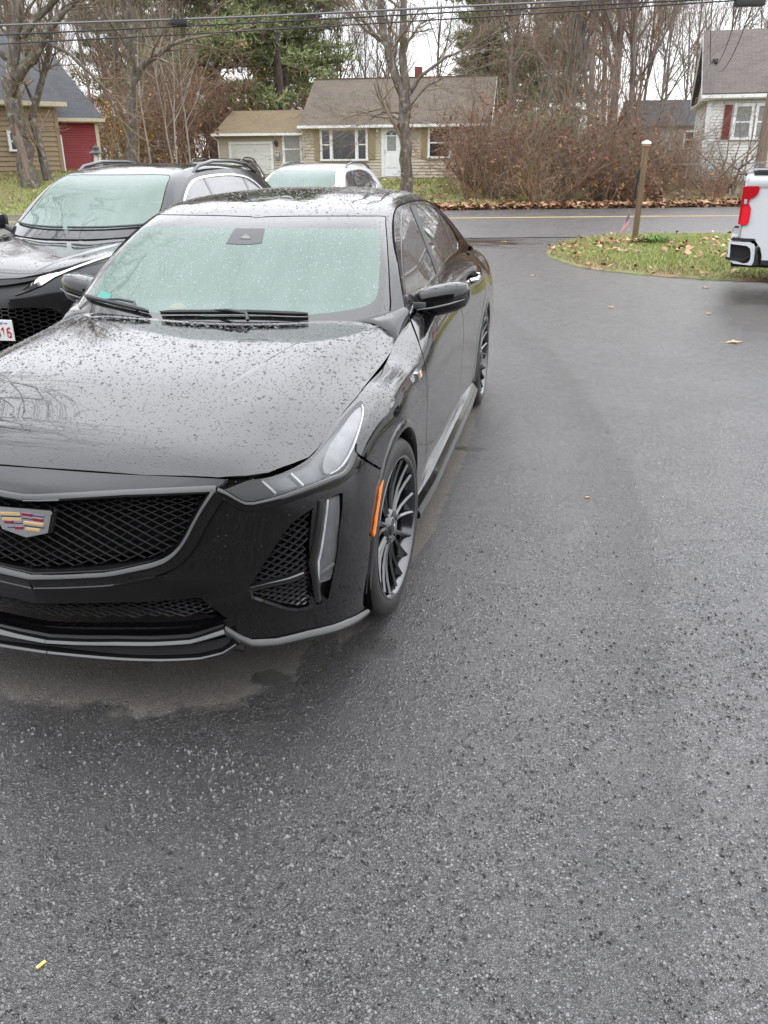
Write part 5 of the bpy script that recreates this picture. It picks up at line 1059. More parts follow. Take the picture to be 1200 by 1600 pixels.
    # wipers lying on the foot of the screen
    def wiper(x0,x1,piv):
        w=MB(); xs=np.linspace(x0,x1,14); P=[]
        tt=np.abs(xs); qs=[]
        for x,t in zip(xs,tt):
            f=lambda P_,x=abs(x):np.c_[P_[:,0]-x,P_[:,1]*0]
            s_=.070+.02*math.sin(PI*(x-x0)/(x1-x0)); e=np.linspace(0,.64,200); pp=nt_.ev(np.c_[np.full(200,s_),e]); k=np.abs(pp[:,0]-abs(x)).argmin(); p0=Ts.pos([[s_,e[k]]],.016)[0]; P.append((x,p0[1],p0[2]))
        P=np.array(P); w.tube(P,[.004]+[.0085]*12+[.004],6); w2=P.copy(); w2[:,2]-=.009; w2[:,1]+=.004; w.tube(w2,.004,4)
        j=5; c=P[j]; w.tube([c+(0,0,.006),c+((piv-c[0])*.4,-.012,.010),c+((piv-c[0])*.9,-.04,.004),(piv,c[1]-.07,c[2]-.02)],[.004,.006,.007,.008],6)
        return w.build('wiper',M['plastic'],car,True)
    wiper(-.22,.42,.20); wiper(-.69,-.28,-.36)
    # ---- wing mirrors
    for sd in (1,-1):
        mr=empty('wing_mirror',(0,0,0),0,car)
        secs=[(0.7846, 0.985, 0.0481, 0.0732, 1.0782), (0.8108, 0.9871, 0.0627, 0.0961, 1.0886), (0.863, 0.9955, 0.069, 0.1076, 1.0939), (0.9257, 1.007, 0.069, 0.1045, 1.1012), (0.978, 1.0164, 0.0648, 0.092, 1.1116), (1.0146, 1.0226, 0.0523, 0.0648, 1.1252), (1.0302, 1.0247, 0.0209, 0.0272, 1.1357)]
        V=[];n=16
        for x,z,hz,hy,y in secs:
            for k in range(n):
                t=2*PI*k/n; c,s_=math.cos(t),math.sin(t); e=.62
                V.append((sd*x,y+hy*math.copysign(abs(c)**e,c)*.8,z+hz*math.copysign(abs(s_)**e,s_)))
        F=[(i*n+k,i*n+(k+1)%n,(i+1)*n+(k+1)%n,(i+1)*n+k) for i in range(len(secs)-1) for k in range(n)]+[tuple(range(n)),tuple((len(secs)-1)*n+k for k in range(n))]
        mb=MB(); mb.add(V,F); mb.build('mirror_housing',M['paint'],mr,True,R(50))
        mb=MB(); mb.prism([(sd*x,z) for x,z in [(.805,.944),(.978,.975),(1.008,1.004),(.978,1.06),(.822,1.044)]],.004,'y',1.19); mb.build('mirror_glass',M['glass'],mr)
        mb=MB(); mb.tube([(sd*0.8055,0.9998,0.9662),(sd*0.8735,1.0009,0.9767),(sd*0.9466,1.0134,0.9934),(sd*1.0146,1.0594,1.0101)],[.003,.005,.005,.003],6); mb.build('turn_signal',M['lampgrey'],mr,True)
        mb=MB(); mb.rbox(sd*0.816-.03,sd*0.816+.03,0.9977,1.0157,0.9704,1.0004,.006); mb.build('sensor_patch',M['lampgrey'],mr,True)
        mb=MB(); mb.tube([(sd*.755,1.05,.945),(sd*.79,1.07,.948),(sd*.84,1.09,.955)],[.034,.030,.028],10); mb.build('mirror_arm',M['paint'],mr,True)
        P=[];N_=[]
        for _ in range(170):
            i=RNG.integers(0,5); f=RNG.uniform(); a=RNG.uniform(.25*PI,.85*PI); x,z,hz,hy,y=[secs[i][k]*(1-f)+secs[i+1][k]*f for k in range(5)]
            c,s_=math.cos(a),math.sin(a); e=.62; P.append((sd*x,y-hy*math.copysign(abs(c)**e,c)*.8*-1*-1,z+hz*abs(s_)**e)); N_.append((0,-c*.6,1))
        N_=np.array(N_,float); N_/=np.linalg.norm(N_,axis=1,keepdims=True); V,F=domes(np.array(P),N_,RNG.uniform(.0015,.004,len(P))); o=link('rain_drops',mesh_np('rain_drops',V,F,True),M['drop'],mr); o['kind']='stuff'
    # ---- door handles, fender badge, skirts
    for a in ((1.36,1.58,.925),(2.26,2.48,.94)):
        for sd in (1,-1):
            mb=MB(); y0,y1,z=a; x=.905
            mb.tube([(sd*(x-.01),y0,z-.006),(sd*(x+.028),y0+.03,z-.002),(sd*(x+.034),(y0+y1)/2,z),(sd*(x+.028),y1-.03,z+.002),(sd*(x-.01),y1,z+.004)],[.010,.013,.014,.013,.010],8); mb.build('door_handle',M['chrome'],car,True)
            mb=MB(); mb.rbox(sd*x-.018,sd*x+.006,y0+.02,y1-.02,z-.026,z+.024,.008); mb.build('handle_recess',M['void'],car,True)
    for sd in (1,-1):
        bg=empty('fender_badge',(0,0,0),0,car); 
        for x0,m_,nm,zz in ((0,'chrome','badge_plate',0),(.0025,'gold','badge_tile',1),(.0025,'crimson','badge_tile',2)):
            y0,y1,z0,z1=(.40,.485,.792,.818) if zz==0 else ((.440,.452,.797,.815) if zz==1 else (.456,.470,.797,.815))
            mb=MB(); X=.918; mb.add([(sd*(X+x0+.006),y0,z0),(sd*(X+x0+.006),y1,z0+.004),(sd*(X+x0-.001),y1+.006,z1+.004),(sd*(X+x0-.001),y0+.006,z1),(sd*(X-.03),y0,z0),(sd*(X-.03),y1,z0+.004),(sd*(X-.03),y1+.006,z1+.004),(sd*(X-.03),y0+.006,z1)],
                [(0,1,2,3),(0,4,5,1),(1,5,6,2),(2,6,7,3),(3,7,4,0)]); mb.build(nm,M[m_],bg)
        mb=MB(); P=np.array([(sd*.895,.42,.215),(sd*.905,.8,.20),(sd*.905,1.6,.20),(sd*.905,2.2,.20),(sd*.90,2.52,.215)]); V,F=sweep(resample(P,.1),np.tile([sd,0,0.],(len(resample(P,.1)),1)),[(-.03*sd,-.12),(-.03*sd,.018),(-.018*sd,.034),(.0,.036),(.022*sd,.020),(.045*sd,.004),(.05*sd,-.06)]); mb.add(V,F); mb.build('side_skirt',M['gloss'],car,True,R(50))
    # dark spats and moulded lips round the wheel arches
    for cy in (0,2.947):
        pts=[]
        for a in np.linspace(-.08*PI,1.08*PI,30): pts.append((cy-.374*math.cos(a),.345+.374*math.sin(a)))
        qa=nb.at(pts,(1,2)); qa=qa[qa[:,1]>.003]; strip(Bs,qa,[(-.016,-.05),(-.014,-.004),(-.010,.0055),(-.002,.0065),(.012,.003),(.022,-.002)],'arch_lip',M['paint'],car,0,'pair',angle=R(60),step=.025)
        for sd in (1,-1):
            mb=MB(); V=[];m_=24
            for k in range(m_+1):
                a=-.15*PI+1.3*PI*k/m_; c,s_=math.cos(a),math.sin(a); V+=[(sd*.90,cy-.385*c,.345+.385*s_),(sd*.62,cy-.385*c,.345+.385*s_)]
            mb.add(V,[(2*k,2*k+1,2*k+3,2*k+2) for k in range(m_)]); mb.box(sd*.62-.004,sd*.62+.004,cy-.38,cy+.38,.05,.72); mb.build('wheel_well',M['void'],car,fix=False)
    # wheels: the front pair turned a touch
    make_wheel(car,(.803,0,.338),-.066,1); make_wheel(car,(-.803,0,.338),-.066,-1); make_wheel(car,(.808,2.947,.338),0,1); make_wheel(car,(-.808,2.947,.338),0,-1)
    # ---- underside and cabin
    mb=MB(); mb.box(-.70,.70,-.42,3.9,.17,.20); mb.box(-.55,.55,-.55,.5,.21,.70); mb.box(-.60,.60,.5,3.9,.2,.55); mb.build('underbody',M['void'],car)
    mb=MB(); mb.prism([(.62,.60),(.62,.955),(.80,1.0),(1.0,.985),(1.12,.93),(1.15,.60)],1.42,'x',-.71); mb.build('dashboard',M['dash'],car)
    mb=MB(); tr=[]
    for k in range(33):
        a=2*PI*k/32; tr.append((.36+.185*math.cos(a),1.22+.06*math.sin(a),.94+.175*math.sin(a)))
    mb.tube(tr,.015,8,False); mb.tube([(.18,1.21,.93),(.36,1.20,.93),(.54,1.21,.93)],[.012,.03,.012],8); mb.build('steering_wheel',M['gloss'],car,True)
    for x in (-.37,.37):
        mb=MB(); mb.rbox(x-.25,x+.25,1.55,2.05,.45,.62,.06); mb.rbox(x-.24,x+.24,2.0,2.2,.6,1.12,.07); mb.rbox(x-.13,x+.13,2.08,2.2,1.13,1.28,.05); mb.build('seat',M['seat'],car,True)
    mb=MB(); mb.rbox(-.65,.65,2.85,3.1,.55,1.1,.07); mb.build('rear_seat',M['seat'],car,True)
    # a small wet leaf on the cowl
    lf=MB(); lf.add([(-.245,.66,1.004),(-.205,.655,1.000),(-.16,.665,1.006),(-.20,.70,1.020),(-.225,.69,1.018)],[(0,1,3,4),(1,2,3)]); o=lf.build('fallen_leaf',M['leaftan']); tag(o,'small orange leaf caught at the foot of the black sedan windscreen','leaf')
    # beads on fender, doors, bumper, side glass
    fx=lambda q:(lambda P:((P[:,1]-0)**2+(P[:,2]-.345)**2>.39**2)&((P[:,1]-2.947)**2+(P[:,2]-.345)**2>.39**2))(nb.ev(q))
    def solid(q): 
        r=fx(q)
        for p in (grille,intake,head,vent,drlh): r&=~inside(p,q)
        return r
    holder=[o for o in car.children if o.name.startswith('front_bumper')][0]; beads(Bs,2600,.0010,.0026,'rain_drops',M['drop'],holder,lambda q:solid(q)&(RNG.uniform(0,1,len(q))<np.clip((q[:,1]-.25)/.4,.12,1)),0,box=(0,1.25,.0,nb.T))
    holder=[o for o in car.children if o.name.startswith('fender')][0]; beads(Bs,1700,.0011,.003,'rain_drops',M['drop'],holder,lambda q:solid(q),0,mirror=False,box=(1.15,2.15,.45,nb.T))
    holder=[o for o in car.children if o.name.startswith('front_door')][0]; beads(Bs,1500,.0010,.0024,'rain_drops',M['drop'],holder,lambda q:solid(q),0,mirror=False,box=(2.1,4.6,.25,nb.T))
    holder=[o for o in car.children if o.name.startswith('side_window')][0]; beads(Ss,2600,.0010,.0024,'rain_drops',M['drop'],holder,lambda q:inside(dlo,q),-.004,mirror=False)
    return car
build_sedan()

# ------------------------------------------------------------------ the tall crossovers
def build_crossover(name,paintm,label,detail=True,roofm=None):
    car=empty(name); tag(car,label,'car',None)
    nb=Net(SB); nh=Net(SH); nt_=Net(ST); nsd=Net(side_net(nb,SR))
    st=.045
    Bs=Sheet(nb,1,st); Hs=Sheet(nh,-1,.06); Ts=Sheet(nt_,-1,.06); Ss=Sheet(nsd,1,.045); K=SK
    slot=np.array([(-.03,.70),(.10,.72),(.30,.752),(.43,.765),(.36,.711),(.267,.617),(.156,.584),(-.03,.575)])
    low=chaikin(np.array([(-.03,.453)]+[tuple(x) for x in K['low'][1:9]]+[(-.03,.095)]),1)
    TT_=nb.T; wing=np.array([(.273,.612),(.36,.70),(.446,TT_-.012),(.52,TT_-.003),(.62,TT_-.003),(.74,TT_-.003),(.90,TT_-.003),(1.02,TT_-.003),(1.16,TT_-.004),(1.15,TT_-.016),(1.02,TT_-.022),(.90,TT_-.026),(.74,TT_-.032),(.64,TT_-.042),(.56,.732),(.47,.680),(.37,.645),(.273,.606)]); lamp=np.array(K['lamp'])
    fa=arch_poly(nb,0,.36,.40); ra=arch_poly(nb,2.75,.36,.40)
    dy=lambda y,z: tuple(nb.at([(y,z)],(1,2))[0])
    gl=lambda p:band(resample(p,.05),.007)
    dgs=[]
    for y0 in (.62,1.62,2.5): dgs.append(gl([(dy(y0,.9)[0],nb.T+.02),dy(y0+.02,.8),dy(y0-.02,.5),(dy(y0-.02,.4)[0],-.02)]))
    q,T,lab=Bs.tri([('slot',slot),('low',low),('lamp',lamp),('arch',fa),('arch',ra)],dgs)
    isl=islands(T,lab==''); seeds=[('front_bumper',(.5,.05)),('front_door',dy(1.2,.6)),('rear_door',dy(2.0,.7)),('rear_body',dy(3.2,.85))]; used=set()
    for nm,sd in seeds:
        d=[((q[T[i]].mean(1)-np.array(sd))**2).sum(1).min() for i in isl]; k=int(np.argmin(d))
        if k in used: continue
        used.add(k); panel(Bs,q,T[isl[k]],nm,paintm,car,0,.02,'both' if nm in('front_bumper','rear_body') else 'pair')
    rest=[isl[k] for k in range(len(isl)) if k not in used]
    if rest: panel(Bs,q,T[np.concatenate(rest)],'fender',paintm,car,0,.02,'both')
    panel(Bs,q,T[np.isin(lab,['','gap'])],'inner_shell',M['void'],car,-.02,0,'both')
    panel(Bs,q,T[lab=='slot'],'upper_slot',M['plastic'],car,-.03,0,'both'); panel(Bs,q,T[lab=='low'],'grille_backing',M['void'],car,-.07,0,'both')
    panel(Bs,q,T[lab=='lamp'],'headlight',M['lampdark'],car,-.004,0,'pair')
    # chrome wings running from the slot over the headlights
    up=np.array([wing[i] for i in (0,1,2,3,4,5,6,7,8)]); loq=np.array([wing[i] for i in (17,16,15,14,13,12,11,10,9)])
    for sd in (1,-1):
        A=Bs.pos(up,.006); B_=Bs.pos(loq,.016); C_=Bs.pos((up+loq)/2,.022); V=np.stack([Bs.pos(up,-.03),A,C_,B_,Bs.pos(loq,-.03)],1).reshape(-1,3)*np.array([sd,1,1.]); F=[(5*i+j,5*i+j+1,5*i+6+j,5*i+5+j) for i in range(8) for j in range(4)]
        mb=MB(); mb.add(V,F); mb.build('chrome_wing',M['chrome'],car,True,R(30))
    # honeycomb
    P=low; mb=MB(); du,dv=.075,.038; seg=[]
    for i in range(0,14):
        for j in range(0,14):
            cx=i*du*.75*1.0; cy0=.08+j*dv+(dv/2 if i%2 else 0)
            hx=[(cx+du*.5*math.cos(k*PI/3),cy0+dv*.577*math.sin(k*PI/3)) for k in range(6)]
            seg+= [(hx[k],hx[k+1]) for k in range(3)]
    A=np.array([s[0] for s in seg]);B_=np.array([s[1] for s in seg]); ok=inside(P,(A+B_)/2)&(A[:,0]>=0)&(B_[:,0]>=0); A,B_=A[ok],B_[ok]
    PA,PB,NA=Bs.pos(A,-.02),Bs.pos(B_,-.02),Bs.nor(A); D=PB-PA; D/=np.linalg.norm(D,axis=1,keepdims=True); W=np.cross(NA,D); r=.0035
    V=np.stack([PA-W*r-NA*.02,PA-W*r,PA+W*r,PA+W*r-NA*.02,PB-W*r-NA*.02,PB-W*r,PB+W*r,PB+W*r-NA*.02],1).reshape(-1,3); F=[]
    for k in range(len(A)):
        b=8*k; F+=[(b,b+1,b+5,b+4),(b+1,b+2,b+6,b+5),(b+2,b+3,b+7,b+6)]
    n=len(V); mb.add(np.r_[V,V*np.array([-1,1,1.])],F+[tuple(n+i for i in f[::-1]) for f in F]); o=mb.build('honeycomb_grille',M['gloss'],car,fix=False); o['kind']='stuff'
    strip(Bs,[(0,.462),(.15,.463),(.4,.462),(.475,.459),(.53,.440),(.575,.41)],[(-.006,-.01),(-.005,.004),(.005,.004),(.006,-.01)],'grille_trim',M['darkchrome'],car,0,'both')
    # number plate
    if detail:
        pl=empty('number_plate',(.09,-.945,.455),0,car); mb=MB(); mb.rbox(-.152,.152,-.006,.004,-.076,.076,.003); mb.build('plate_panel',M['platewhite'],pl)
        def glyph(polys,x,z,h,mat):
            mb=MB(); 
            for p in polys: mb.tube([(x+a*h,-.0085,z+b*h) for a,b in p],.0055 if h>.05 else .0022,5)
            mb.build('plate_character',mat,pl,True)
        six=[[(.42,.92),(.25,.95),(.08,.75),(.04,.4),(.08,.12),(.25,.03),(.42,.12),(.46,.32),(.38,.5),(.22,.55),(.07,.42)]]
        one=[[(.05,.75),(.22,.97),(.22,.03)]]; three=[[(.05,.85),(.22,.97),(.42,.82),(.38,.6),(.2,.53),(.42,.42),(.45,.18),(.25,.03),(.05,.15)]]
        glyph(six,.098,-.05,.075,M['platered']); glyph(one,.056,-.05,.075,M['platered']); glyph(three,.008,-.05,.075,M['platered'])
        mb=MB(); mb.box(.09,.115,-.009,-.006,.048,.055); mb.build('plate_sticker',M['plateblue'],pl)
        glyph([[(0,0),(0,.8),(.6,.8),(.6,0),(0,0)]],.055,.043,.018,M['plateblue']); glyph([[(0,.8),(.5,.8),(.5,0)]],.072,.043,.018,M['plateblue'])
    # hood, roof, glass
    hed=[(0,-.87),(.30,-.845),(.50,-.775),(.62,-.69),(.71,-.53),(.765,-.30),(.795,0),(.805,.4),(.81,.62),(.74,.60),(.6,.50),(.35,.40),(0,.36)]
    hq=nh.at(hed,(0,1)); hq[hq[:,1]<1e-3,1]=0; q2,T2,l2=Hs.tri(clip=hq); hood=panel(Hs,q2,T2[l2==''],'hood',paintm,car,.002,.02,'both')[0]
    ridge(Hs,chaikin(nh.at([(.36,-.8),(.46,-.5),(.56,-.1),(.62,.4)],(0,1)),2,False),[(-.08,-.0006),(-.03,.005),(0,.011),(.014,.007),(.04,-.0006)],'hood_crease',paintm,hood)
    gp=[(.972,-.03),(.970,.369),(.95,.53),(.925,.570),(.846,.584),(.61,.577),(.318,.570),(.17,.577),(.135,.565),(.125,.3),(.122,-.03)]
    gq=[(2.75,-.03),(2.78,.5),(2.9,.6),(3.2,.6),(3.25,.5),(3.25,-.03)]
    q3,T3,l3=Ts.tri([('screen',gp),('backlight',gq)],[band(resample(gp,.04),.008)])
    roof=panel(Ts,q3,T3[l3==''],'roof',roofm or paintm,car,0,.02,'both')[0]
    panel(Ts,q3,T3[l3=='screen'],'windscreen',M['mist'],car,-.002,.0,'both'); panel(Ts,q3,T3[l3=='backlight'],'rear_screen',M['glass'],car,-.002,.01,'both'); panel(Ts,q3,T3[l3=='gap'],'screen_seal',M['void'],car,-.006,0,'both')
    dl=np.array([(.10,.03),(.20,.20),(.36,.275),(.60,.290),(.95,.290),(1.5,.285),(1.93,.270),(2.2,.25),(2.42,.18),(2.55,.06),(2.50,.02),(1.5,.012),(.4,.012)]); dl[:,1]*=nsd.T/.322
    dl=chaikin(dl,1); dl[:,1]=np.clip(dl[:,1],.008,nsd.T-.012); k=nsd.T/.322
    b1=band(resample([(1.125,.31*k),(1.045,-.02)],.04),.055); b2=band(resample([(2.02,.31*k),(2.11,-.02)],.04),.05)
    q4,T4,l4=Ss.tri([('pane',dl),('b',b1),('b',b2)]); ind=inside(dl,q4[T4].mean(1))&(l4!='out')
    panel(Ss,q4,T4[(l4!='out')&~ind],'roof_side',paintm,car,0,.015,'pair')
    for i in islands(T4,ind&(l4=='pane')): panel(Ss,q4,T4[i],'side_window',M['glass'],car,-.005,0,'pair')
    for i in islands(T4,ind&(l4=='b')): panel(Ss,q4,T4[i],'door_pillar',M['gloss'],car,-.002,.004,'pair')
    strip(Ss,dl,[(-.011,-.006),(-.010,.006),(.010,.006),(.011,-.006)],'window_trim',M['chrome'],car,0,'pair',closed=True)
    # rails, mirrors, wipers, wheels, cabin
    for sd in (1,-1):
        mb=MB(); mb.tube([(sd*.60,1.62,1.475),(sd*.605,1.75,1.535),(sd*.60,2.1,1.575),(sd*.60,2.6,1.575),(sd*.605,3.0,1.545),(sd*.63,3.25,1.46)],[.016,.018,.018,.018,.018,.016],8); mb.build('roof_rail',M['darkchrome'],car,True)
        mr=empty('wing_mirror',(0,0,0),0,car); mb=MB(); mb.rbox(min(sd*.86,sd*1.06),max(sd*.86,sd*1.06),.66,.80,1.02,1.16,.045); mb.build('mirror_housing',paintm,mr,True); mb=MB(); mb.tube([(sd*.80,.74,1.01),(sd*.90,.74,1.06)],.025,8); mb.build('mirror_arm',paintm,mr,True)
        for y in (1.35,2.25):
            mb=MB(); mb.tube([(sd*.91,y,.90),(sd*.945,y+.05,.90),(sd*.945,y+.16,.90),(sd*.91,y+.21,.90)],.012,6); mb.build('door_handle',M['darkchrome'],car,True)
    for x0,x1 in ((-.66,-.1),(-.05,.6)):
        w=MB(); P=[]
        for x in np.linspace(x0,x1,9):
            e=np.linspace(0,.7,150); pp=nt_.ev(np.c_[np.full(150,.135),e]); j=np.abs(pp[:,0]-abs(x)).argmin(); p0=Ts.pos([[.135,e[j]]],.014)[0]; P.append((x,p0[1],p0[2]))
        w.tube(P,.009,5); w.build('wiper',M['plastic'],car,True)
    for x,y in ((.80,0),(-.80,0),(.80,2.75),(-.80,2.75)): make_wheel(car,(x,y,.345),0,1 if x>0 else -1,False)
    mb=MB(); mb.box(-.78,.78,-.75,3.6,.2,.24); mb.box(-.62,.62,-.62,.45,.24,.80); mb.box(-.62,.62,.45,3.6,.24,.6); mb.build('underbody',M['void'],car)
    mb=MB(); mb.prism([(.45,.6),(.45,.985),(.62,1.02),(.9,.98),(.92,.6)],1.4,'x',-.7); mb.build('dashboard',M['dash'],car)
    for x in (-.36,.36):
        mb=MB(); mb.rbox(x-.24,x+.24,1.3,1.8,.5,.68,.06); mb.rbox(x-.23,x+.23,1.75,1.95,.65,1.15,.07); mb.rbox(x-.12,x+.12,1.8,1.92,1.16,1.32,.05); mb.build('seat',M['seat'],car,True)
    mb=MB(); mb.rbox(-.6,.6,2.6,2.85,.55,1.15,.07); mb.build('rear_seat',M['seat'],car,True)
    if detail:
        hd=lambda q:inside(hq,q); beads(Hs,1200,.002,.006,'rain_drops',M['drop'],hood,hd,.002)
        beads(Ts,700,.002,.005,'rain_drops',M['drop'],roof,lambda q:~inside(np.array(gp),q),0,box=(0,2.4,0,nt_.T))
    return car
_c=build_crossover('crossover_car',M['suvpaint'],'dark crossover with chrome headlight wings and honeycomb grille parked left of the black sedan'); _c.location=(-2.72,3.6,0)
def recolour(src,name,label,loc,rz,swap):
    """a second vehicle of the same body: shares meshes, paint set per object"""
    def cp(o,par):
        c=o.copy(); COL.objects.link(c)
        if par: c.parent=par
        if o.type=='MESH' and len(o.material_slots):
            m=o.material_slots[0].material
            if m in swap:
                c.material_slots[0].link='OBJECT'; c.material_slots[0].material=swap[m]
        for ch in o.children:
            if ch.name.split('.')[0] not in ('number_plate','rain_drops'): cp(ch,c)
        return c
    c=cp(src,None); c.name=name; c['label']=label; c.location=loc; c.rotation_euler=(0,0,rz); return c
recolour(_c,'crossover_car','white crossover with black roof rails parked in front of the tan house',(-3.17,10.9,-.07),R(-1),{M['suvpaint']:M['white_paint']})
recolour(_c,'crossover_car','distant dark car showing only its roof behind the dark crossover',(-6.95,16.3,.02),R(8),{M['suvpaint']:M['paint']})

# ------------------------------------------------------------------ white pickup, tail towards us
def build_truck():
    t=empty('pickup_truck',(3.27,8.17,0),R(-9.7)); tag(t,'white pickup truck with red tail lamp cut off by the right edge','truck')
    W=M['white_paint']
    # box side: outline in (along, up), wheel opening cut as a notch
    def side(y0,d):
        arch=[(1.32+.50*math.cos(a),.42+.50*math.sin(a)) for a in np.linspace(1.02*PI,-.02*PI,18)]
        o=[(.075,.66),(.075,.85),(.065,1.05),(.062,1.20),(.05,1.27),(.055,1.325),(.10,1.365),(.14,1.38),(2.30,1.40),(2.30,.46),(1.84,.44)]+arch[::-1]+[(.80,.44),(.34,.44),(.335,.52),(.30,.61),(.245,.675),(.20,.69)]
        mb=MB(); mb.prism(o,d,'y',y0); return mb
    for y0 in (0,1.93):
        s=side(y0,.10); s.build('box_side',W,t)
    # swelling shoulder along the box side so that it is not a flat slab
    for y0,sg in ((0,-1),(2.03,1)):
        P=np.array([(.09,y0,1.30),(1.2,y0,1.31),(2.29,y0,1.33)]); V,F=sweep(resample(P,.3),np.tile([0,sg,0.],(len(resample(P,.3)),1)),[(-.09*sg,-.01),(-.06*sg,.012),(0,.022),(.045*sg,.014),(.08*sg,-.01)]); mb=MB(); mb.add(V,F); mb.build('box_shoulder',W,t,True,R(60))
        mb=MB(); V=[]
        for a in np.linspace(1.0*PI,0,22): 
            c,s_=math.cos(a),math.sin(a); V+=[(1.32+.50*c,y0+sg*.0,.42+.50*s_),(1.32+.50*c,y0+sg*.03,.42+.50*s_),(1.32+.56*c,y0+sg*.03,.42+.56*s_),(1.32+.58*c,y0-sg*.002,.42+.58*s_)]
        mb.add(V,[(4*i+j,4*i+j+1,4*i+5+j,4*i+4+j) for i in range(21) for j in range(3)]); mb.build('arch_flare',W,t,True)
        mb=MB(); mb.box(.13,2.28,y0-.02 if sg<0 else y0-.10,y0+.10 if sg<0 else y0+.02,1.385,1.41); mb.build('rail_cap',M['plastic'],t)
        mb=MB(); mb.box(.16,2.28,y0-.025 if sg<0 else y0-.05,y0+.05 if sg<0 else y0+.025,1.413,1.432); mb.build('cover_rail',M['plastic'],t)
        mb=MB(); mb.box(.345,.80,y0-.006,y0+.05,.40,.455) if sg<0 else mb.box(.345,.80,y0-.05,y0+.006,.40,.455); mb.build('lower_cladding',M['plastic'],t)
    mb=MB(); mb.rbox(.05,.11,.10,1.93,.68,1.36,.02); mb.build('tailgate',W,t,True)
    mb=MB(); mb.box(.12,2.25,.1,1.93,1.405,1.425); mb.build('bed_cover',M['plastic'],t)
    # tail lamps: wrapped round the corner
    o=[(.062,1.262),(.20,1.262),(.212,1.235),(.203,1.18),(.185,1.155),(.125,1.125),(.118,1.075),(.150,1.025),(.152,.93),(.148,.865),(.135,.845),(.058,.838)]
    lowp=[(.058,.84),(.135,.847),(.146,.87),(.150,1.02),(.118,1.055),(.062,1.04)]
    for y0,d in ((-.022,.03),(2.022,.03)):
        tl=empty('tail_lamp',(0,0,0),0,t); mb=MB(); mb.prism(o,d,'y',y0); mb.build('lamp_lens',M['red'],tl)
        mb=MB(); mb.prism([(a*.94+.004,b*.985+.014) for a,b in lowp],d+.006,'y',y0-.003); mb.build('bright_lens',M['redbright'],tl); mb=MB(); mb.prism([(.066,1.07),(.098,1.07),(.098,1.12),(.066,1.125)],d+.008,'y',y0-.004); mb.build('reversing_lens',M['lampwhite'],tl)
        mb=MB(); mb.box(.035,.064,y0 if y0<0 else y0-.05,y0+.07,.85,1.255); mb.build('lamp_back',M['red'],tl)
    for y0,sg in ((-.001,-1),(2.031,1)):
        mb=MB(); mb.prism([(.305,.60),(.312,.60),(.345,.50),(.345,.44),(.338,.44),(.338,.50)],.004*sg,'y',y0); mb.build('panel_gap',M['void'],t)
        mb=MB(); mb.prism([(.078,.70),(.082,.70),(.082,.835),(.078,.835)],.004*sg,'y',y0); mb.build('tailgate_gap',M['void'],t)
        fd=MB(); fd.rbox(.62,.80,min(y0,y0+.006*sg),max(y0,y0+.006*sg),1.05,1.20,.002); fd.build('fuel_door',W,t)
    # bumper: painted frame round a dark step pocket, corner only seen from the side
    bp=empty('rear_bumper',(0,0,0),0,t)
    oc=[(-.035,.655),(-.02,.672),(.205,.655),(.255,.625),(.30,.54),(.315,.415),(.24,.395),(.05,.41),(-.02,.46)]
    inn=[(-.012,.63),(.165,.612),(.205,.585),(.222,.53),(.226,.46),(.205,.425),(.16,.412),(.0,.462)]
    for y0,sg in ((-.03,1),(2.06,-1)):
        V=[];F=[]
        ring=[(oc,0),(inn,0),(inn,.14*sg)]
        oc2=[(-.035,.655),(.19,.655),(.245,.63),(.285,.54),(.315,.42),(.24,.395),(.05,.41),(-.025,.46)]
        for pts,off in ((oc2,0.12*sg),(oc2,0),(inn,0),(inn,.10*sg)): V+=[(a,y0+off,b) for a,b in pts]
        n=8; F=[(k*n+i,k*n+(i+1)%n,(k+1)*n+(i+1)%n,(k+1)*n+i) for k in range(3) for i in range(n)]
        mb=MB(); mb.add(V,F); mb.build('bumper_corner',W,bp,False)
        mb=MB(); mb.prism(inn,.02*sg,'y',y0+.075*sg); mb.build('step_pocket',M['plastic'],bp)
        mb=MB(); mb.prism([(-.045,.485),(.14,.462),(.20,.497),(.205,.487),(.145,.435),(-.04,.452)],.13*sg,'y',y0-.006*sg); mb.build('step_ledge',M['plastic'],bp)
        mb=MB(); mb.prism([(-.02,.672),(.20,.66),(.25,.69),(.0,.70)],.20*sg,'y',y0+.01*sg); mb.build('step_pad',M['plastic'],bp)
        mb=MB(); mb.prism([(.262,.60),(.29,.54),(.31,.50),(.316,.40),(.25,.392),(.268,.44)],.02*sg,'y',y0-.008*sg) ; mb.build('corner_guard',M['plastic'],bp)
    mb=MB(); mb.rbox(-.03,.10,.12,1.91,.45,.66,.03); mb.build('bumper_bar',W,bp,True); mb=MB(); mb.box(.02,.5,.1,1.93,.36,.44); mb.box(.02,.05,.06,.09,.38,.42); mb.build('frame_rail',M['plastic'],bp)
    # cab
    cab=[(2.36,.46),(2.36,1.30),(2.40,1.42),(2.62,1.86),(3.0,1.93),(4.2,1.93),(4.55,1.84),(5.15,1.36),(5.25,1.20),(5.25,.46)]
    mb=MB(); mb.prism(cab,1.9,'y',.065); mb.build('cab',W,t)
    mb=MB(); mb.prism([(2.72,1.40),(2.86,1.78),(4.2,1.80),(4.45,1.73),(4.85,1.40)],1.93,'y',.05); mb.build('side_glass',M['glass'],t)
    mb=MB(); mb.rbox(5.25,6.55,.04,1.99,.5,1.28,.08); mb.build('bonnet',W,t,True)
    for x in (1.32,5.55):
        for y,k in ((.16,-1),(1.87,1)):
            w=make_wheel(t,(x,y,.40),PI/2,k,False); w.scale=(1.15,1.19,1.19)
    mb=MB(); mb.box(.4,6.3,.3,1.7,.42,.60); mb.build('chassis',M['void'],t)
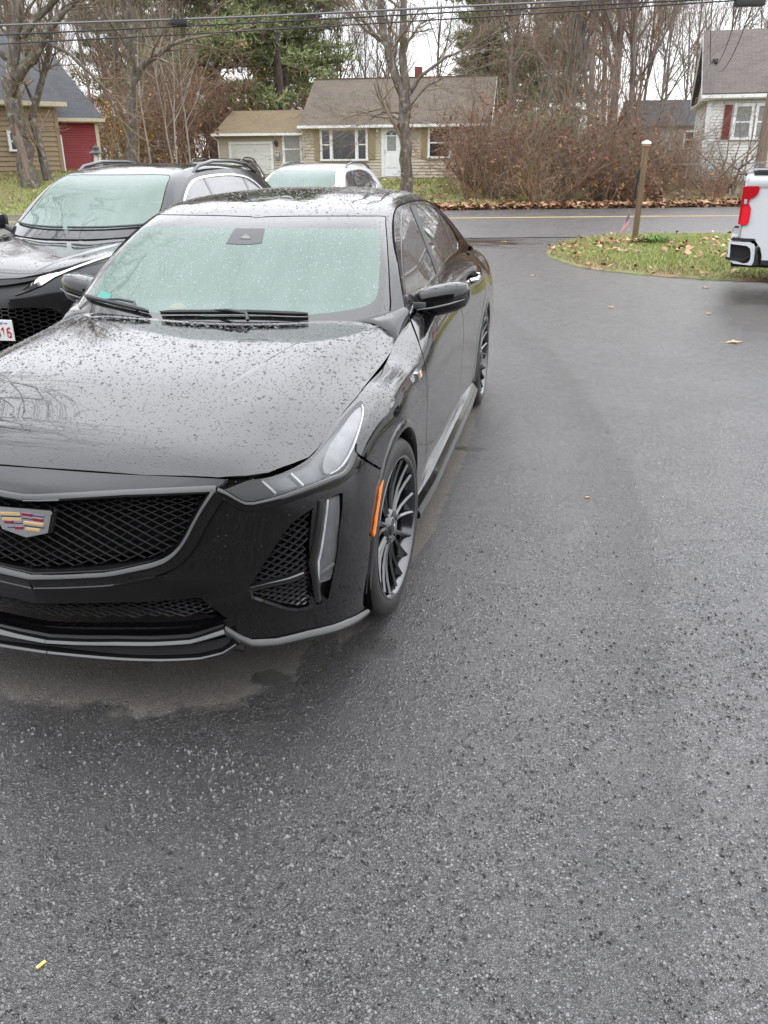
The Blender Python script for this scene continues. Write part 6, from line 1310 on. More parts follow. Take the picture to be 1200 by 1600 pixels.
build_truck()

# ------------------------------------------------------------------ trees and shrubs
def tubes_mesh(items,nmin=3):
    """items: list of (points, radii, sides) gathered into vertex and face lists"""
    V=[];F=[];off=0
    for pts,rad,n in items:
        P=np.asarray(pts,float); k=len(P); T=np.gradient(P,axis=0); T/=np.linalg.norm(T,axis=1,keepdims=True)+1e-9
        a=np.where(np.abs(T[:,[2]])<.85,[[0,0,1.]],[[1.,0,0]]) if abs(T[0,2])<.85 else np.tile([[1.,.2,0]],(k,1))
        U=np.cross(T,a); U/=np.linalg.norm(U,axis=1,keepdims=True)+1e-9; W=np.cross(T,U); th=2*PI*np.arange(n)/n
        R_=np.asarray(rad,float)[:,None,None]; V.append((P[:,None]+R_*(U[:,None]*np.cos(th)[None,:,None]+W[:,None]*np.sin(th)[None,:,None])).reshape(-1,3))
        i=np.arange(k-1)[:,None]*n; j=np.arange(n)[None]; jn=(j+1)%n
        F.append(np.stack([i+j,i+jn,i+n+jn,i+n+j],-1).reshape(-1,4)+off); off+=k*n
    return np.concatenate(V),np.concatenate(F)
def tube_obj(name,items,mat,parent):
    V,F=tubes_mesh(items); return link(name,mesh_np(name,V,F,True),mat,parent)
def unit(v): v=np.asarray(v,float); return v/(np.linalg.norm(v)+1e-9)
def branch(rng,p,d,L,r,lev,maxlev,out,up=.25,wob=.16,kids=(4,7),spread=(.5,1.0),seg=None,sides=(7,5,4,3,3),taper=.35,ratio=(.42,.68)):
    n=seg or max(3,int(3+L/.8) if lev<2 else 3); pts=[p];rad=[r];q=np.array(p,float);dd=unit(d)
    for i in range(n):
        dd=unit(dd+rng.normal(0,wob,3)+np.array([0,0,up*.3])); q=q+dd*L/n; pts.append(q); rad.append(max(r*(1-(1-taper)*(i+1)/n),.003))
    out.setdefault(lev,[]).append((np.array(pts),np.array(rad),sides[min(lev,4)]))
    if lev>=maxlev: return
    for _ in range(rng.integers(*kids)):
        f=rng.uniform(.25,1.0) if lev else rng.uniform(.35,1.0); k=min(int(f*n),n-1); b=pts[k]+(pts[k+1]-pts[k])*(f*n-k)
        ax=unit(pts[k+1]-pts[k]); rn=unit(np.cross(ax,rng.normal(0,1,3))); a=rng.uniform(*spread); nd=ax*math.cos(a)+rn*math.sin(a)
        branch(rng,b,nd,L*rng.uniform(*ratio),max(rad[k]*rng.uniform(.38,.62),.004),lev+1,maxlev,out,up,wob*1.15,kids,spread,None,sides,taper,ratio)
def leaf_cards(P,rng,size,mat,name,parent):
    n=len(P); a=unit_rows(rng.normal(0,1,(n,3))); b=unit_rows(np.cross(a,rng.normal(0,1,(n,3)))); s=(size*rng.uniform(.6,1.3,n))[:,None]
    V=np.stack([P-a*s,P+b*s*.5,P+a*s,P-b*s*.5],1).reshape(-1,3); return link(name,mesh_np(name,V,np.arange(4*n).reshape(-1,4)),mat,parent)
def unit_rows(A): return A/(np.linalg.norm(A,axis=1,keepdims=True)+1e-9)
def bare_tree(seed,h,r,label,lev=3,bark='barkdark',twig='twig',kids=(5,8),leaves_=None,lean=0,group='bare trees in the wood behind the houses'):
    rng=np.random.default_rng(seed); t=empty('bare_tree'); tag(t,label,'tree',group)
    out={}; branch(rng,np.array([0,0,-.3]),(lean+rng.normal(0,.03),rng.normal(0,.03),1),h*.8,r,0,lev,out,.35,.05,(9,14),(.45,.95),9,ratio=(.30,.52))
    # a second leader
    tr=out[0][0]; branch(rng,tr[0][4],unit(rng.normal(0,.25,3)+np.array([0,0,1])),h*.55,r*.55,1,lev,out,.35,.08,kids,(.45,.95))
    tube_obj('trunk',out[0]+out.get(1,[]),M[bark],t); tube_obj('crown',sum([out[k] for k in out if k>=2],[]),M[twig],t)
    if leaves_:
        P=np.concatenate([x[0][-1:] for k in out if k>=2 for x in out[k]]); P=P[(P[:,2]<h*.5)]; P=P[rng.uniform(0,1,len(P))<leaves_[1]]; P=P+rng.normal(0,.1,P.shape)
        if len(P): leaf_cards(P,rng,leaves_[2],M[leaves_[0]],'leaves',t)['kind']='stuff'
    return t
def pine(seed,h,label,z0=.2):
    rng=np.random.default_rng(seed); t=empty('pine_tree'); tag(t,label,'tree','pines in the wood behind the houses')
    tr=[];rd=[];q=np.array([0,0,-.3])
    for i in range(13): tr.append(q.copy()); rd.append(.26*(1-.85*i/12)); q=q+np.array([rng.normal(0,.07),rng.normal(0,.07),(h+.3)/12])
    items=[(np.array(tr),np.array(rd),8)]; TP=[];TD=[]
    z=h*z0
    while z<h*.99:
        f=z/h; L=(4.3*(1-f)**.75+.5)*rng.uniform(.75,1.15)
        for k in range(rng.integers(4,7)):
            a=rng.uniform(0,6.28); d=np.array([math.cos(a),math.sin(a),rng.uniform(-.05,.30)]); p=np.array([np.interp(z,[x[2] for x in tr],[x[0] for x in tr]),np.interp(z,[x[2] for x in tr],[x[1] for x in tr]),z]); l=L*rng.uniform(.55,1.1); pts=[p]
            for i in range(5): d=unit(d+rng.normal(0,.10,3)+np.array([0,0,-.05 if i<3 else .10])); p=p+d*l/5; pts.append(p)
            pts=np.array(pts); items.append((pts,np.linspace(.055*(1-f)+.02,.012,6),4))
            if rng.uniform()<.12 and f<.5: continue
            m=int(18+l*16); g=rng.uniform(.22,1,m)**.8; base=np.stack([np.interp(g*5,range(6),pts[:,c]) for c in range(3)],1); sp=l*.20*(1.15-.6*g)[:,None]
            base+=np.c_[rng.normal(0,1,(m,2)),rng.normal(.1,.28,m)]*sp; TP.append(base); TD.append(np.tile(d,(m,1)))
        z+=rng.uniform(.55,.95)
    tube_obj('trunk',items,M['pinebark'],t)
    P=np.concatenate(TP);D=np.concatenate(TD); k=7; n=len(P); A=unit_rows(np.repeat(D,k,0)*.7+rng.normal(0,.75,(n*k,3))+np.array([0,0,.35])); B=unit_rows(np.cross(A,rng.normal(0,1,(n*k,3)))); P=np.repeat(P,k,0); l=rng.uniform(.20,.42,n*k)[:,None]; w=rng.uniform(.022,.05,n*k)[:,None]
    V=np.stack([P-B*w,P+B*w,P+A*l],1).reshape(-1,3); o=link('needles',mesh_np('needles',V,np.arange(3*n*k).reshape(-1,3)),M['needles'],t); o['kind']='stuff'; return t
def shrub(seed,h,n,label,twig,name='bare_shrub',spread=.35,leaf=None,lev=2,group='bare shrubs in the thicket across the road',kids=(4,8),rad=.014,foot=.25,cat='shrub'):
    rng=np.random.default_rng(seed); t=empty(name); tag(t,label,cat,group); out={}
    for k in range(n):
        a=rng.uniform(0,6.28); b=np.array([math.cos(a),math.sin(a),0])*foot*rng.uniform(0,1); L=h*rng.uniform(.6,1.1)
        branch(rng,b+np.array([0,0,-.1]),np.array([math.cos(a)*spread*rng.uniform(.2,1.5),math.sin(a)*spread*rng.uniform(.2,1.5),1]),L,rad*rng.uniform(.7,1.5),0,lev,out,.02,.26,kids,(.35,1.0),6,(4,3,3,3,3),.3,(.25,.5))
    tube_obj('stems',sum(out.values(),[]),M[twig],t)
    if leaf:
        P=np.concatenate([x[0][1:] for k in out if k>=1 for x in out[k]]); P=P[rng.uniform(0,1,len(P))<leaf[1]]+rng.normal(0,.05,(1,3)); leaf_cards(P,rng,leaf[2],M[leaf[0]],'leaves',t)['kind']='stuff'
    return t
def scatter(protos,spots,seed,smin=.8,smax=1.2,dz=0,thin=1):
    rng=np.random.default_rng(seed)
    for i,(x,y) in enumerate(spots):
        o=protos[i] if i<len(protos) else clone(protos[rng.integers(len(protos))])
        s=rng.uniform(smin,smax)*(thin if x>4.2 else 1); o.location=(x,y,float(ground_z(x,y))+dz); o.rotation_euler=(0,0,rng.uniform(0,6.28)); o.scale=(s,s,s*rng.uniform(.92,1.1))
def build_wood():
    L_bare='tall bare grey tree in the wood behind the houses'
    bt=[bare_tree(11+i,h,r,L_bare,3,kids=(6,10)) for i,(h,r) in enumerate(((15,.12),(14,.11),(17,.16),(12,.09),(14,.11)))]
    mid=[(-16.6,59.3),(-15.7,62.3),(-10.1,67.5),(-10.3,58.1),(-16.8,60.4),(-13.4,66.0),(-11.3,59.0),(-13.0,57.3),(-14.9,58.4)]
    left=[(-30.1,48.0),(-20.8,43.2),(-41.7,51.3),(-23.6,44.5),(-37.7,56.8),(-27.9,50.7),(-21.2,47.9),(-36.9,50.1),(-23.6,41.9),(-28.3,40.5),(-28.7,55.5),(-35.9,49.1),(-29.0,60.0),(-31.2,57.7),(-38.0,59.2),(-26.9,52.6),(-24.5,52.7),(-45.0,57.8),(-27.1,56.9),(-36.1,55.0),(-19.2,47.5),(-17.6,50.3),(-30,66),(-24,68),(-34,70),(-40,66)]
    right=[(-3.3,57.6),(.7,50.2),(-2.9,55.5),(-1.1,48.3),(-1.3,53.5),(6.2,58.4),(-2.7,61.2),(-.2,52.0),(2.0,46.8),(7.0,66.2),(3.6,62),(5.1,64.3),(-1.2,56.7),(2.7,52.3),(5.2,66.7),(-3.1,51.3),(.7,54.2),(2.3,64.5),(-5.2,62),(1.7,67.4),(-7,66)]
    fr=[(16.2,72.8),(18.3,78.7),(20.8,72.8),(24.8,75.5),(10.6,67.6),(13,80),(9.3,72),(28,80)]
    back=[(x,y) for x,y in zip(np.linspace(-70,55,26),70+14*np.abs(np.sin(np.arange(26)*1.7)))]
    scatter(bt,mid+left+right+fr+back,5,.75,1.15)
    pn=[pine(31+i,h,'dark green white pine in the wood behind the houses',z) for i,(h,z) in enumerate(((16.5,.16),(15,.10),(17,.28)))]
    scatter(pn,[(-18.2,45.2),(-20.5,49.5),(-5.2,60.3),(-16.6,52.5),(-18.0,60.5),(-15.2,47.0),(-26.0,58.7),(-2.6,64.8),(-24.4,49.5),(-33,62),(-.4,68),(-8,78),(-20.5,57.5),(-44,66)],9,.9,1.1)
    # vine-wrapped trunks in the thicket
    for k,(x,y,sd,hh,rr) in enumerate(((2.5,35.6,71,13,.20),(3.3,36.4,72,12,.15),(1.9,37.6,73,14,.13),(.4,38.6,74,11,.12))):
        o=bare_tree(sd,hh,rr,'brown vine-tangled trunk rising from the middle of the thicket','3' and 3,'barkdark','twigred',(5,9),group='vine-tangled trunks in the thicket'); o.location=(x,y,float(ground_z(x,y)))
        rng=np.random.default_rng(sd); it=[]
        for q in range(16):
            a0=rng.uniform(0,6.28); zz=np.linspace(-.2,rng.uniform(4,8),16); rad=.16+rng.uniform(0,.35)*np.linspace(1,.3,16); a=a0+zz*rng.uniform(-.5,.5); it.append((np.c_[rad*np.cos(a),rad*np.sin(a),zz]+rng.normal(0,.05,(16,3)),np.linspace(.022,.008,16),4))
        tube_obj('vines',it,M['twigred'],o)
    # pale saplings left of the garage, with a few orange leaves still on
    for k,(x,y,hh) in enumerate(((-17.0,34.2,5.6),(-16.2,34.8,5.0),(-15.9,34.3,5.4),(-15.5,34.9,4.9),(-17.9,34.6,4.4))):
        o=bare_tree(91+k,hh*1.25,.045,'slim pale sapling with bare upright stem left of the garage',2,'birch','twig',(4,7),('leafpink',.35,.07),group='pale saplings beside the garage'); o.name='sapling' if not o.name.endswith('x') else o.name; o.location=(x,y,float(ground_z(x,y)))
    # shrubs: the thicket across the road
    lb='leafless brown shrub in the tangled thicket across the road'
    sh=[shrub(51,2.4,20,lb,'twigred',spread=.75,leaf=('leafrust',.05,.05)),shrub(52,3.4,13,lb,'twig',spread=.5),shrub(53,1.5,34,lb,'twigtan',spread=.6,kids=(3,6)),shrub(54,2.0,22,lb,'twigred',spread=.8,leaf=('leafrust',.30,.06)),shrub(55,1.1,46,lb,'twigtan',spread=.6,kids=(2,4)),shrub(56,3.0,13,lb,'twig',spread=.6,leaf=('leafyellow',.012,.07))]
    sp=[(1.5,33.5),(.8,33.0),(4.7,35.4),(-2.0,30.3),(-1.9,34.0),(2.3,34.4),(1.0,35.8),(4.0,33.4),(.4,28.6),(-1.4,32.8),(-.9,33.9),(-2.1,33.7),(-.4,31.5),(.3,31.3),(-1.2,34.7),(2.4,29.3),(-2.2,36.0),(1.1,37.7),(3.8,30.3),(6.0,31.1),(-1.3,31.3),(2.5,30.9),(-2.7,33.6),(3.0,30.2),(-1.0,32.2),(5.4,35.5),(2.4,29.2),(-2.4,35.0),(-1.4,29.4),(1.2,32.3),(-.8,30.3),(4.4,36.6),(1.1,30.0),(-.6,33.0),(4.2,30.8),(-.2,33.8),(.5,36.9),(5.6,35.8),(2.0,29.9),(5.6,33.2),(2.4,37.2),(-1.2,29.3),(1.5,32.1),(3.0,35.8),(-2.3,32.3),(.2,34.5),(5.1,32.3),(4.4,35.2),(2.9,34.1),(4.2,33.6),(4.1,31.9),(-.9,37.5),(-1.8,39),(.2,40),(1.8,41),(3.6,39.5),(5.0,39),(-.2,42.5),(2.8,43.5),(4.8,44),(-2.2,28.6),(-1.6,28.9),(0,28.0),(1.2,28.4),(3.4,29.0),(4.9,29.6),(5.9,29.8),(7.2,30.6)]
    scatter(sh,sp+[(x*.97+.3,y+.45) for x,y in sp[:30]],12,.45,1.4,thin=.62)
    sl=shrub(61,2.6,18,'brown brush shrub at the foot of the wood behind the garage','twigred',leaf=('leafrust',.06,.06),group='brown brush at the foot of the wood'); sy=shrub(62,2.4,14,'brush shrub with yellow leaves left of the saplings','twig',leaf=('leafyellow',.35,.06),group='yellow-leaved shrubs left of the saplings')
    scatter([sl],[(-17.2,37.6),(-18.4,38.9),(-17.6,39.8),(-19.0,39.1),(-19.2,41.4),(-18.5,36.8),(-18.6,43.6),(-17.5,42.5),(-20.4,40.0),(-22.4,38.4),(-24.4,40.1),(-21.8,42.4),(-20.2,36.9),(-18.2,40.8),(-17.4,36.3),(-16.6,45.5),(-14.5,47.5),(-12.2,49.5),(-9.8,51),(-7.5,52),(-5,51),(-19.5,46),(-22.5,47),(-25,48),(-16,50.5),(-13.5,53),(-3.5,49),(-1.5,47.5),(-10.5,55)],13,1.1,2.0); scatter([sy],[(-18.4,34.6),(-19.2,35.6),(-18.0,36.4),(-20.6,37.6)],14,.8,1.1)
    b=shrub(63,2.6,10,'dense bare red-brown bush standing right of the house window','twigred','bare_bush',.22,('leafrust',.05,.045),3,'', (5,8),.035,.12,'bush'); b.location=(-2.7,31.7,float(ground_z(-2.7,31.7))); b.scale=(1.1,1.1,1.35)
    r=shrub(64,2.3,14,'bush with scarlet leaf tips in front of the white house gable','twigred','red_bush',.55,('leafred',.16,.05),2,'',(4,7),.02,.3,'bush'); r.location=(5.1,34.0,.4)
    for k,(x,y) in enumerate(((6.9,32.4),(6.2,31.4),(8.1,32.6))):
        o=shrub(65+k,3.4,5,'bare multi-stemmed sapling clump in front of the white house','twig','sapling_clump',.45,None,2,'sapling clumps before the white house',(4,7),.04,.2); o.location=(x,y,float(ground_z(x,y)))
    hb=shrub(68,1.0,60,'small clipped brown hedge bush below the white house shutter','twigred','hedge_bush',.5,('leafrust',.4,.04),1,'',(6,9),.01,.6,'bush'); hb.location=(6.4,33.7,.35)
    eg=empty('evergreen_shrub',(-.2,36.0,.4)); tag(eg,'low green pine bough shrub deep in the thicket','shrub'); rng=np.random.default_rng(5); P=np.c_[rng.normal(0,.75,260),rng.normal(0,.5,260),rng.normal(2.35,.22,260)]; k=8; A=unit_rows(rng.normal(0,1,(260*k,3))+np.array([.3,0,.5])); B=unit_rows(np.cross(A,rng.normal(0,1,(260*k,3)))); P=np.repeat(P,k,0); V=np.stack([P-B*.02,P+B*.02,P+A*.26],1).reshape(-1,3); o=link('needles',mesh_np('needles',V,np.arange(3*260*k).reshape(-1,3)),M['needles'],eg); o['kind']='stuff'; tube_obj('stems',[(np.array([(0,0,-.3),(.1,0,1.2),(0,.1,2.4)]),np.array([.05,.04,.02]),5)],M['pinebark'],eg)
build_wood()
def limbs(name,label,trunkpts,sets,bark,twig,seed,loc_z=None,lev=3,twl=(1.2,2.6)):
    """a specimen tree: explicit trunk and boughs (points with radii), twigs grown along them"""
    rng=np.random.default_rng(seed); t=empty(name); tag(t,label,'tree'); base=np.array(trunkpts[0][:3]); t.location=base; out={}
    items=[]
    for pl in [trunkpts]+sets:
        a=np.array(pl,float); P=a[:,:3]-base; r=a[:,3]; q=np.linspace(0,len(P)-1,(len(P)-1)*4+1); PP=np.stack([np.interp(q,range(len(P)),P[:,c]) for c in range(3)],1); rr=np.interp(q,range(len(P)),r)
        PP[1:-1]+=rng.normal(0,.12,PP[1:-1].shape)*rr[1:-1,None]; items.append((PP,rr*(1+rng.normal(0,.05,len(rr))),10))
        n0=2 if pl is trunkpts else 9
        for _ in range(n0):
            k=rng.integers(max(1,len(PP)//3),len(PP)-1); ax=unit(PP[k+1]-PP[k] if k+1<len(PP) else PP[k]-PP[k-1]); rn=unit(np.cross(ax,rng.normal(0,1,3))); a_=rng.uniform(.4,1.0)
            branch(rng,PP[k],ax*math.cos(a_)+rn*math.sin(a_),rng.uniform(*twl),max(rr[k]*.38,.012),2,2+lev-1,out,.12,.16,(4,7),(.4,1.0),None,(6,6,5,4,3))
        ax=unit(PP[-1]-PP[-2])
        if pl is not trunkpts:
            for _ in range(3): branch(rng,PP[-1],ax+rng.normal(0,.25,3),rng.uniform(*twl)*1.3,rr[-1]*.75,2,2+lev-1,out,.2,.14,(5,8),(.4,.9),None,(6,6,5,4,3))
    tube_obj('trunk',items[:1],M[bark],t)
    for it in items[1:]: tube_obj('limb',[it],M[bark],t)
    tube_obj('crown',sum(out.values(),[]),M[twig],t); return t
z=float(ground_z(-17,24.84))-.3
t1=limbs('maple_tree','old lichen-spotted maple with split trunk in front of the ochre house',[(-16.86,24.84,z,.36),(-16.95,24.84,1.9,.27),(-17.1,24.84,3.2,.25),(-17.05,24.86,4.0,.27)],
 [[(-17.0,24.86,3.9,.22),(-16.7,24.9,5.0,.17),(-16.35,24.99,6.3,.14),(-16.2,25.1,8.5,.09)],[(-17.0,24.9,3.95,.17),(-16.2,25.0,4.6,.16),(-15.6,25.15,5.4,.13),(-15.0,25.28,5.95,.10),(-14.2,25.45,6.5,.07)],[(-16.4,24.9,5.2,.11),(-15.84,25.1,5.8,.10),(-14.7,25.34,6.6,.08),(-13.2,25.7,7.2,.05)],
  [(-15.7,25.1,5.1,.07),(-15.0,25.3,4.7,.06),(-14.1,25.48,3.8,.045),(-13.65,25.57,2.8,.03)],[(-17.05,24.85,4.6,.09),(-17.8,24.5,5.6,.07),(-18.4,24.3,7.0,.05)]],'bark','twig',3)
rt=MB(); rt.tube([(.12,-.30,.15),(.10,-.285,.9),(.02,-.275,1.7),(-.06,-.28,2.2)],[.10,.11,.10,.04],6); rt.build('split_wood',M['pole'],t1,True)
z=float(ground_z(-16.9,25.5))-.3
limbs('maple_tree','slim lichen-covered second stem just right of the old maple trunk',[(-16.5,25.5,z,.17),(-16.75,25.5,1.9,.13),(-16.86,25.48,2.9,.12)],[[(-16.86,25.48,2.9,.12),(-16.35,25.6,4.0,.10),(-15.9,25.7,5.1,.08),(-15.7,25.8,6.6,.06)],[(-16.7,25.5,3.2,.05),(-17.0,25.4,4.3,.04),(-17.1,25.4,5.4,.03)]],'bark','twig',8)
z=float(ground_z(-15.4,29.3))-.3
limbs('maple_tree','mossy tree with one crooked limb reaching right above the dark crossover',[(-15.43,29.28,z,.20),(-15.3,29.3,2.2,.17),(-15.1,29.36,3.7,.17),(-14.95,29.4,5.2,.16),(-14.74,29.44,7.2,.13),(-14.6,29.5,9.5,.08)],[[(-15.05,29.38,4.1,.14),(-14.6,29.5,4.75,.13),(-14.0,29.6,5.1,.11),(-13.5,29.71,5.4,.08),(-12.8,29.9,5.6,.05)],[(-14.95,29.4,5.2,.08),(-15.6,29.2,6.2,.07),(-16.2,29.1,7.4,.05)],[(-14.8,29.4,6.6,.08),(-14.0,29.6,7.6,.06),(-13.4,29.8,8.8,.04)]],'bark','twig',4)
z=float(ground_z(-4.35,27.63))-.3
limbs('maple_tree','forked grey tree standing in front of the tan house door',[(-4.35,27.63,z,.25),(-4.37,27.63,1.2,.215),(-4.42,27.62,2.4,.20),(-4.40,27.62,3.2,.215)],
 [[(-4.42,27.62,3.1,.15),(-4.83,27.53,4.36,.135),(-5.13,27.46,5.46,.115),(-5.22,27.44,6.6,.10),(-5.4,27.4,8.4,.07)],[(-4.38,27.62,3.1,.16),(-4.46,27.61,4.2,.14),(-4.47,27.61,5.1,.13),(-4.45,27.61,6.6,.115),(-4.4,27.6,9,.07)],
  [(-4.34,27.62,3.4,.07),(-3.9,27.72,4.0,.055),(-3.1,27.9,4.55,.045),(-2.24,28.1,4.85,.03),(-1.6,28.2,5.2,.018)],[(-4.40,27.6,2.9,.035),(-5.1,27.4,2.95,.028),(-5.8,27.2,2.6,.016)],[(-4.3,27.6,3.05,.04),(-3.7,27.6,3.7,.03),(-3.0,27.7,4.0,.018)],[(-5.0,27.5,4.9,.05),(-5.6,27.2,5.3,.04),(-6.3,27.0,6.0,.03)]],'bark','twig',6)
# a big bare tree just left of the picture: the cars mirror its limbs; and an unseen house added behind the camera to block sky
o=bare_tree(222,15,.17,'big bare tree overhanging the parked cars from the left',3,kids=(6,9),group='bare trees on the near side'); o.location=(-10.2,7.8,0); o.scale=(1.05,1.05,.95)
bh=empty('sky_blocker_house',(-9,-11.5,0)); tag(bh,'unseen dark brown house added behind the camera to darken reflections','house')
mb=MB(); siding(mb,0,24,0,4.6,.2); o=mb.build('wall',M['backhouse'],bh,fix=False); o.location=(24,0,0); o.rotation_euler=(0,0,PI); mb=MB(); mb.box(0,24,-8,-.02,0,4.6); mb.build('wall_core',M['backhouse'],bh)
o=roof_slab(bh,-.4,24.4,.5,4.5,-4,7.2,M['roofgrey']); o=roof_slab(bh,-.4,24.4,-8.5,4.5,-4,7.2,M['roofgrey'])
# ------------------------------------------------------------------ street furniture
def wires():
    lines=[('upper power cable slung across the street above the road','wiregrey',.028,[(-12.89,18.58,4.66),(-6.68,19.95,4.80),(-.51,21.31,5.03),(5.0,22.5,5.22)]),('second power cable just under the upper one across the street','wire',.020,[(-12.91,18.58,4.45),(-6.68,19.95,4.67),(-.51,21.31,4.92),(5.63,22.67,5.15)]),('lowest telephone cable sagging across the street','wire',.018,[(-11.54,18.88,4.31),(-6.69,19.95,4.50),(-1.11,21.18,4.76),(4.72,22.47,5.06)])]
    for lab,m,r,p in lines:
        P=np.array(p); d0=P[0]-P[1]; d1=P[-1]-P[-2]; P=np.r_[[P[0]+d0*4+np.array([0,0,.5])],[P[0]+d0*1.5],P,[P[-1]+d1*1.5],[P[-1]+d1*4+np.array([0,0,.6])]]
        q=np.linspace(0,len(P)-1,60); PP=np.stack([np.interp(q,range(len(P)),P[:,c]) for c in range(3)],1); k=np.ones(5)/5
        for c in range(3): PP[2:-2,c]=np.convolve(PP[:,c],k,'valid')
        mb=MB(); mb.tube(PP,r,6); o=mb.build('overhead_cable',M[m],None,True); tag(o,lab,'cable',)
    mb=MB(); mb.rbox(-.20,.20,-.06,.06,-.07,.07,.02); 
    for x in (-.1,0,.1): mb.box(x-.015,x+.015,-.07,.07,.06,.11)
    o=mb.build('cable_splice',M['iron'],None,True,loc=(-8.55,19.54,4.70),rot=(0,0,R(12))); tag(o,'small black splice box clamped on the cables above the dark crossover','splice box')
    mb=MB(); mb.rbox(-.36,.36,-.12,.12,-.12,.10,.03); mb.tube([(-.7,0,.10),(.7,0,.12)],.025,6); mb.box(-.3,-.25,-.03,.03,.08,.16); mb.box(.25,.3,-.03,.03,.08,.16); o=mb.build('cable_splice',M['plastic'],None,True,loc=(5.2,22.6,5.06),rot=(0,0,R(12))); tag(o,'grey cable closure hanging at the top right corner','cable closure')
    for k,(a,b,sag) in enumerate((((5.0,22.55,5.05),(6.28,37.6,4.95),.55),((5.3,22.6,5.05),(6.3,37.5,5.0),.85),((4.3,22.4,5.10),(6.25,37.6,4.93),.3),((3.2,22.2,5.0),(3.25,22.3,4.45),.0))):
        f=np.linspace(0,1,24)[:,None]; P=np.array(a)*(1-f)+np.array(b)*f; P[:,2]-=sag*4*(f*(1-f))[:,0]; mb=MB(); mb.tube(P,.012,5); o=mb.build('service_cable',M['wire'],None,True); tag(o,['thin service wire falling to the white house, upper','thin service wire to the white house with the deepest sag','thin service wire to the white house, leftmost of the three','short loose cable end dangling under the lines'][k],'cable')
wires()
def pole():
    x,y=7.75,32.4; z=float(ground_z(x,y)); p=empty('utility_pole',(x,y,z)); tag(p,'brown wooden utility pole standing behind the pickup','pole')
    mb=MB(); mb.tube([(0,0,-.3),(.08,0,4),(.16,0,8.5)],[.20,.17,.13],14); mb.build('pole_shaft',M['pole'],p,True)
    mb=MB(); mb.tube([(-.16,-.17,.0),(-.10,-.17,1.15)],.07,8); mb.build('conduit',M['galv'],p,True); mb=MB(); mb.lathe([(1.1,.205),(1.16,.205)],20,'z'); mb.build('pole_band',M['galv'],p,True)
    mb=MB(); mb.tube([(.15,-1.2,8),(.15,1.2,8)],.05,6); mb.build('cross_arm',M['pole'],p,True)
pole()
def post():
    p=empty('wooden_post',(2.52,13.98,.05)); tag(p,'leaning brown wooden post with pale cap on the grass island','post')
    p.rotation_euler=(0,R(1.2),R(8)); w=.047
    mb=MB(); mb.rbox(-w,w,-w,w,-.1,1.70,.008); mb.build('post_shaft',M['post'],p,True)
    mb=MB(); mb.rbox(-w-.012,w+.012,-w-.012,w+.012,1.685,1.72,.006); mb.build('cap_collar',M['copper'],p,True)
    mb=MB(); mb.add([(-.072,-.072,1.72),(.072,-.072,1.72),(.072,.072,1.72),(-.072,.072,1.72),(-.07,-.07,1.75),(.07,-.07,1.75),(.07,.07,1.75),(-.07,.07,1.75),(0,0,1.785)],[(0,1,5,4),(1,2,6,5),(2,3,7,6),(3,0,4,7),(4,5,8),(5,6,8),(6,7,8),(7,4,8),(3,2,1,0)]); mb.build('post_cap',M['whitecap'],p)
    mb=MB(); mb.prism([(-.058,1.10),(-.09,1.15),(-.14,1.15),(-.085,1.28),(-.058,1.35)],.04,'y',-.02); mb.tube([(-.075,0,1.14),(-.10,0,.97),(-.085,0,.84),(-.11,0,.72)],[.018,.022,.022,.012],6); mb.build('hook_bracket',M['iron'],p,True)
post()
def flag():
    f=empty('small_flag',(2.36,13.80,.05)); tag(f,'small stars and stripes flag on a stick left of the wooden post','flag')
    mb=MB(); mb.tube([(0,0,0),(.03,0,.62)],.005,6); mb.lathe([(.62,.0),(.635,.008),(.66,.0)],8,'z'); mb.build('flag_stick',M['stick'],f,True)
    # hanging cloth: the fly droops, so stripes run steeply
    def pt(u,v):
        return (.022-.115*math.sin(u*1.25)-.05*v*u,-.012-.02*math.sin(u*6+v*2.5)*u,.585-.21*v*(1-.25*u)-.29*u*(.75+.25*u))
    for k in range(13):
        v0,v1=k/13,(k+1)/13; mb=MB(); n=9; u0=0 if k>=7 else .40; us=[u0+(1-u0)*i/n for i in range(n+1)]; V=[pt(u,v) for u in us for v in (v0,v1)]; V2=[(a,b+.003,c) for a,b,c in V]; m=len(V)
        mb.add(V+V2,[(2*i,2*i+2,2*i+3,2*i+1) for i in range(n)]+[(m+2*i,m+2*i+1,m+2*i+3,m+2*i+2) for i in range(n)]); mb.build('stripe',M['flagred' if k%2==0 else 'flagwhite'],f)
    mb=MB(); n=6; V=[pt(.40*i/n,v) for i in range(n+1) for v in (0,7/13)]; V2=[(a,b+.003,c) for a,b,c in V]; m=len(V); mb.add(V+V2,[(2*i,2*i+2,2*i+3,2*i+1) for i in range(n)]+[(m+2*i,m+2*i+1,m+2*i+3,m+2*i+2) for i in range(n)]); cn=mb.build('canton',M['flagblue'],f)
    mb=MB()
    for i in range(5):
        for j in range(4):
            c=np.array(pt(.04+.08*i,.05+.13*j)); s=.006; mb.add([tuple(c+np.array([s*(1 if k%2==0 else .42)*math.sin(2*PI*k/10),-.003,s*(1 if k%2==0 else .42)*math.cos(2*PI*k/10)])) for k in range(10)],[tuple(range(10))])
    o=mb.build('stars',M['flagwhite'],cn); o['kind']='stuff'
flag()
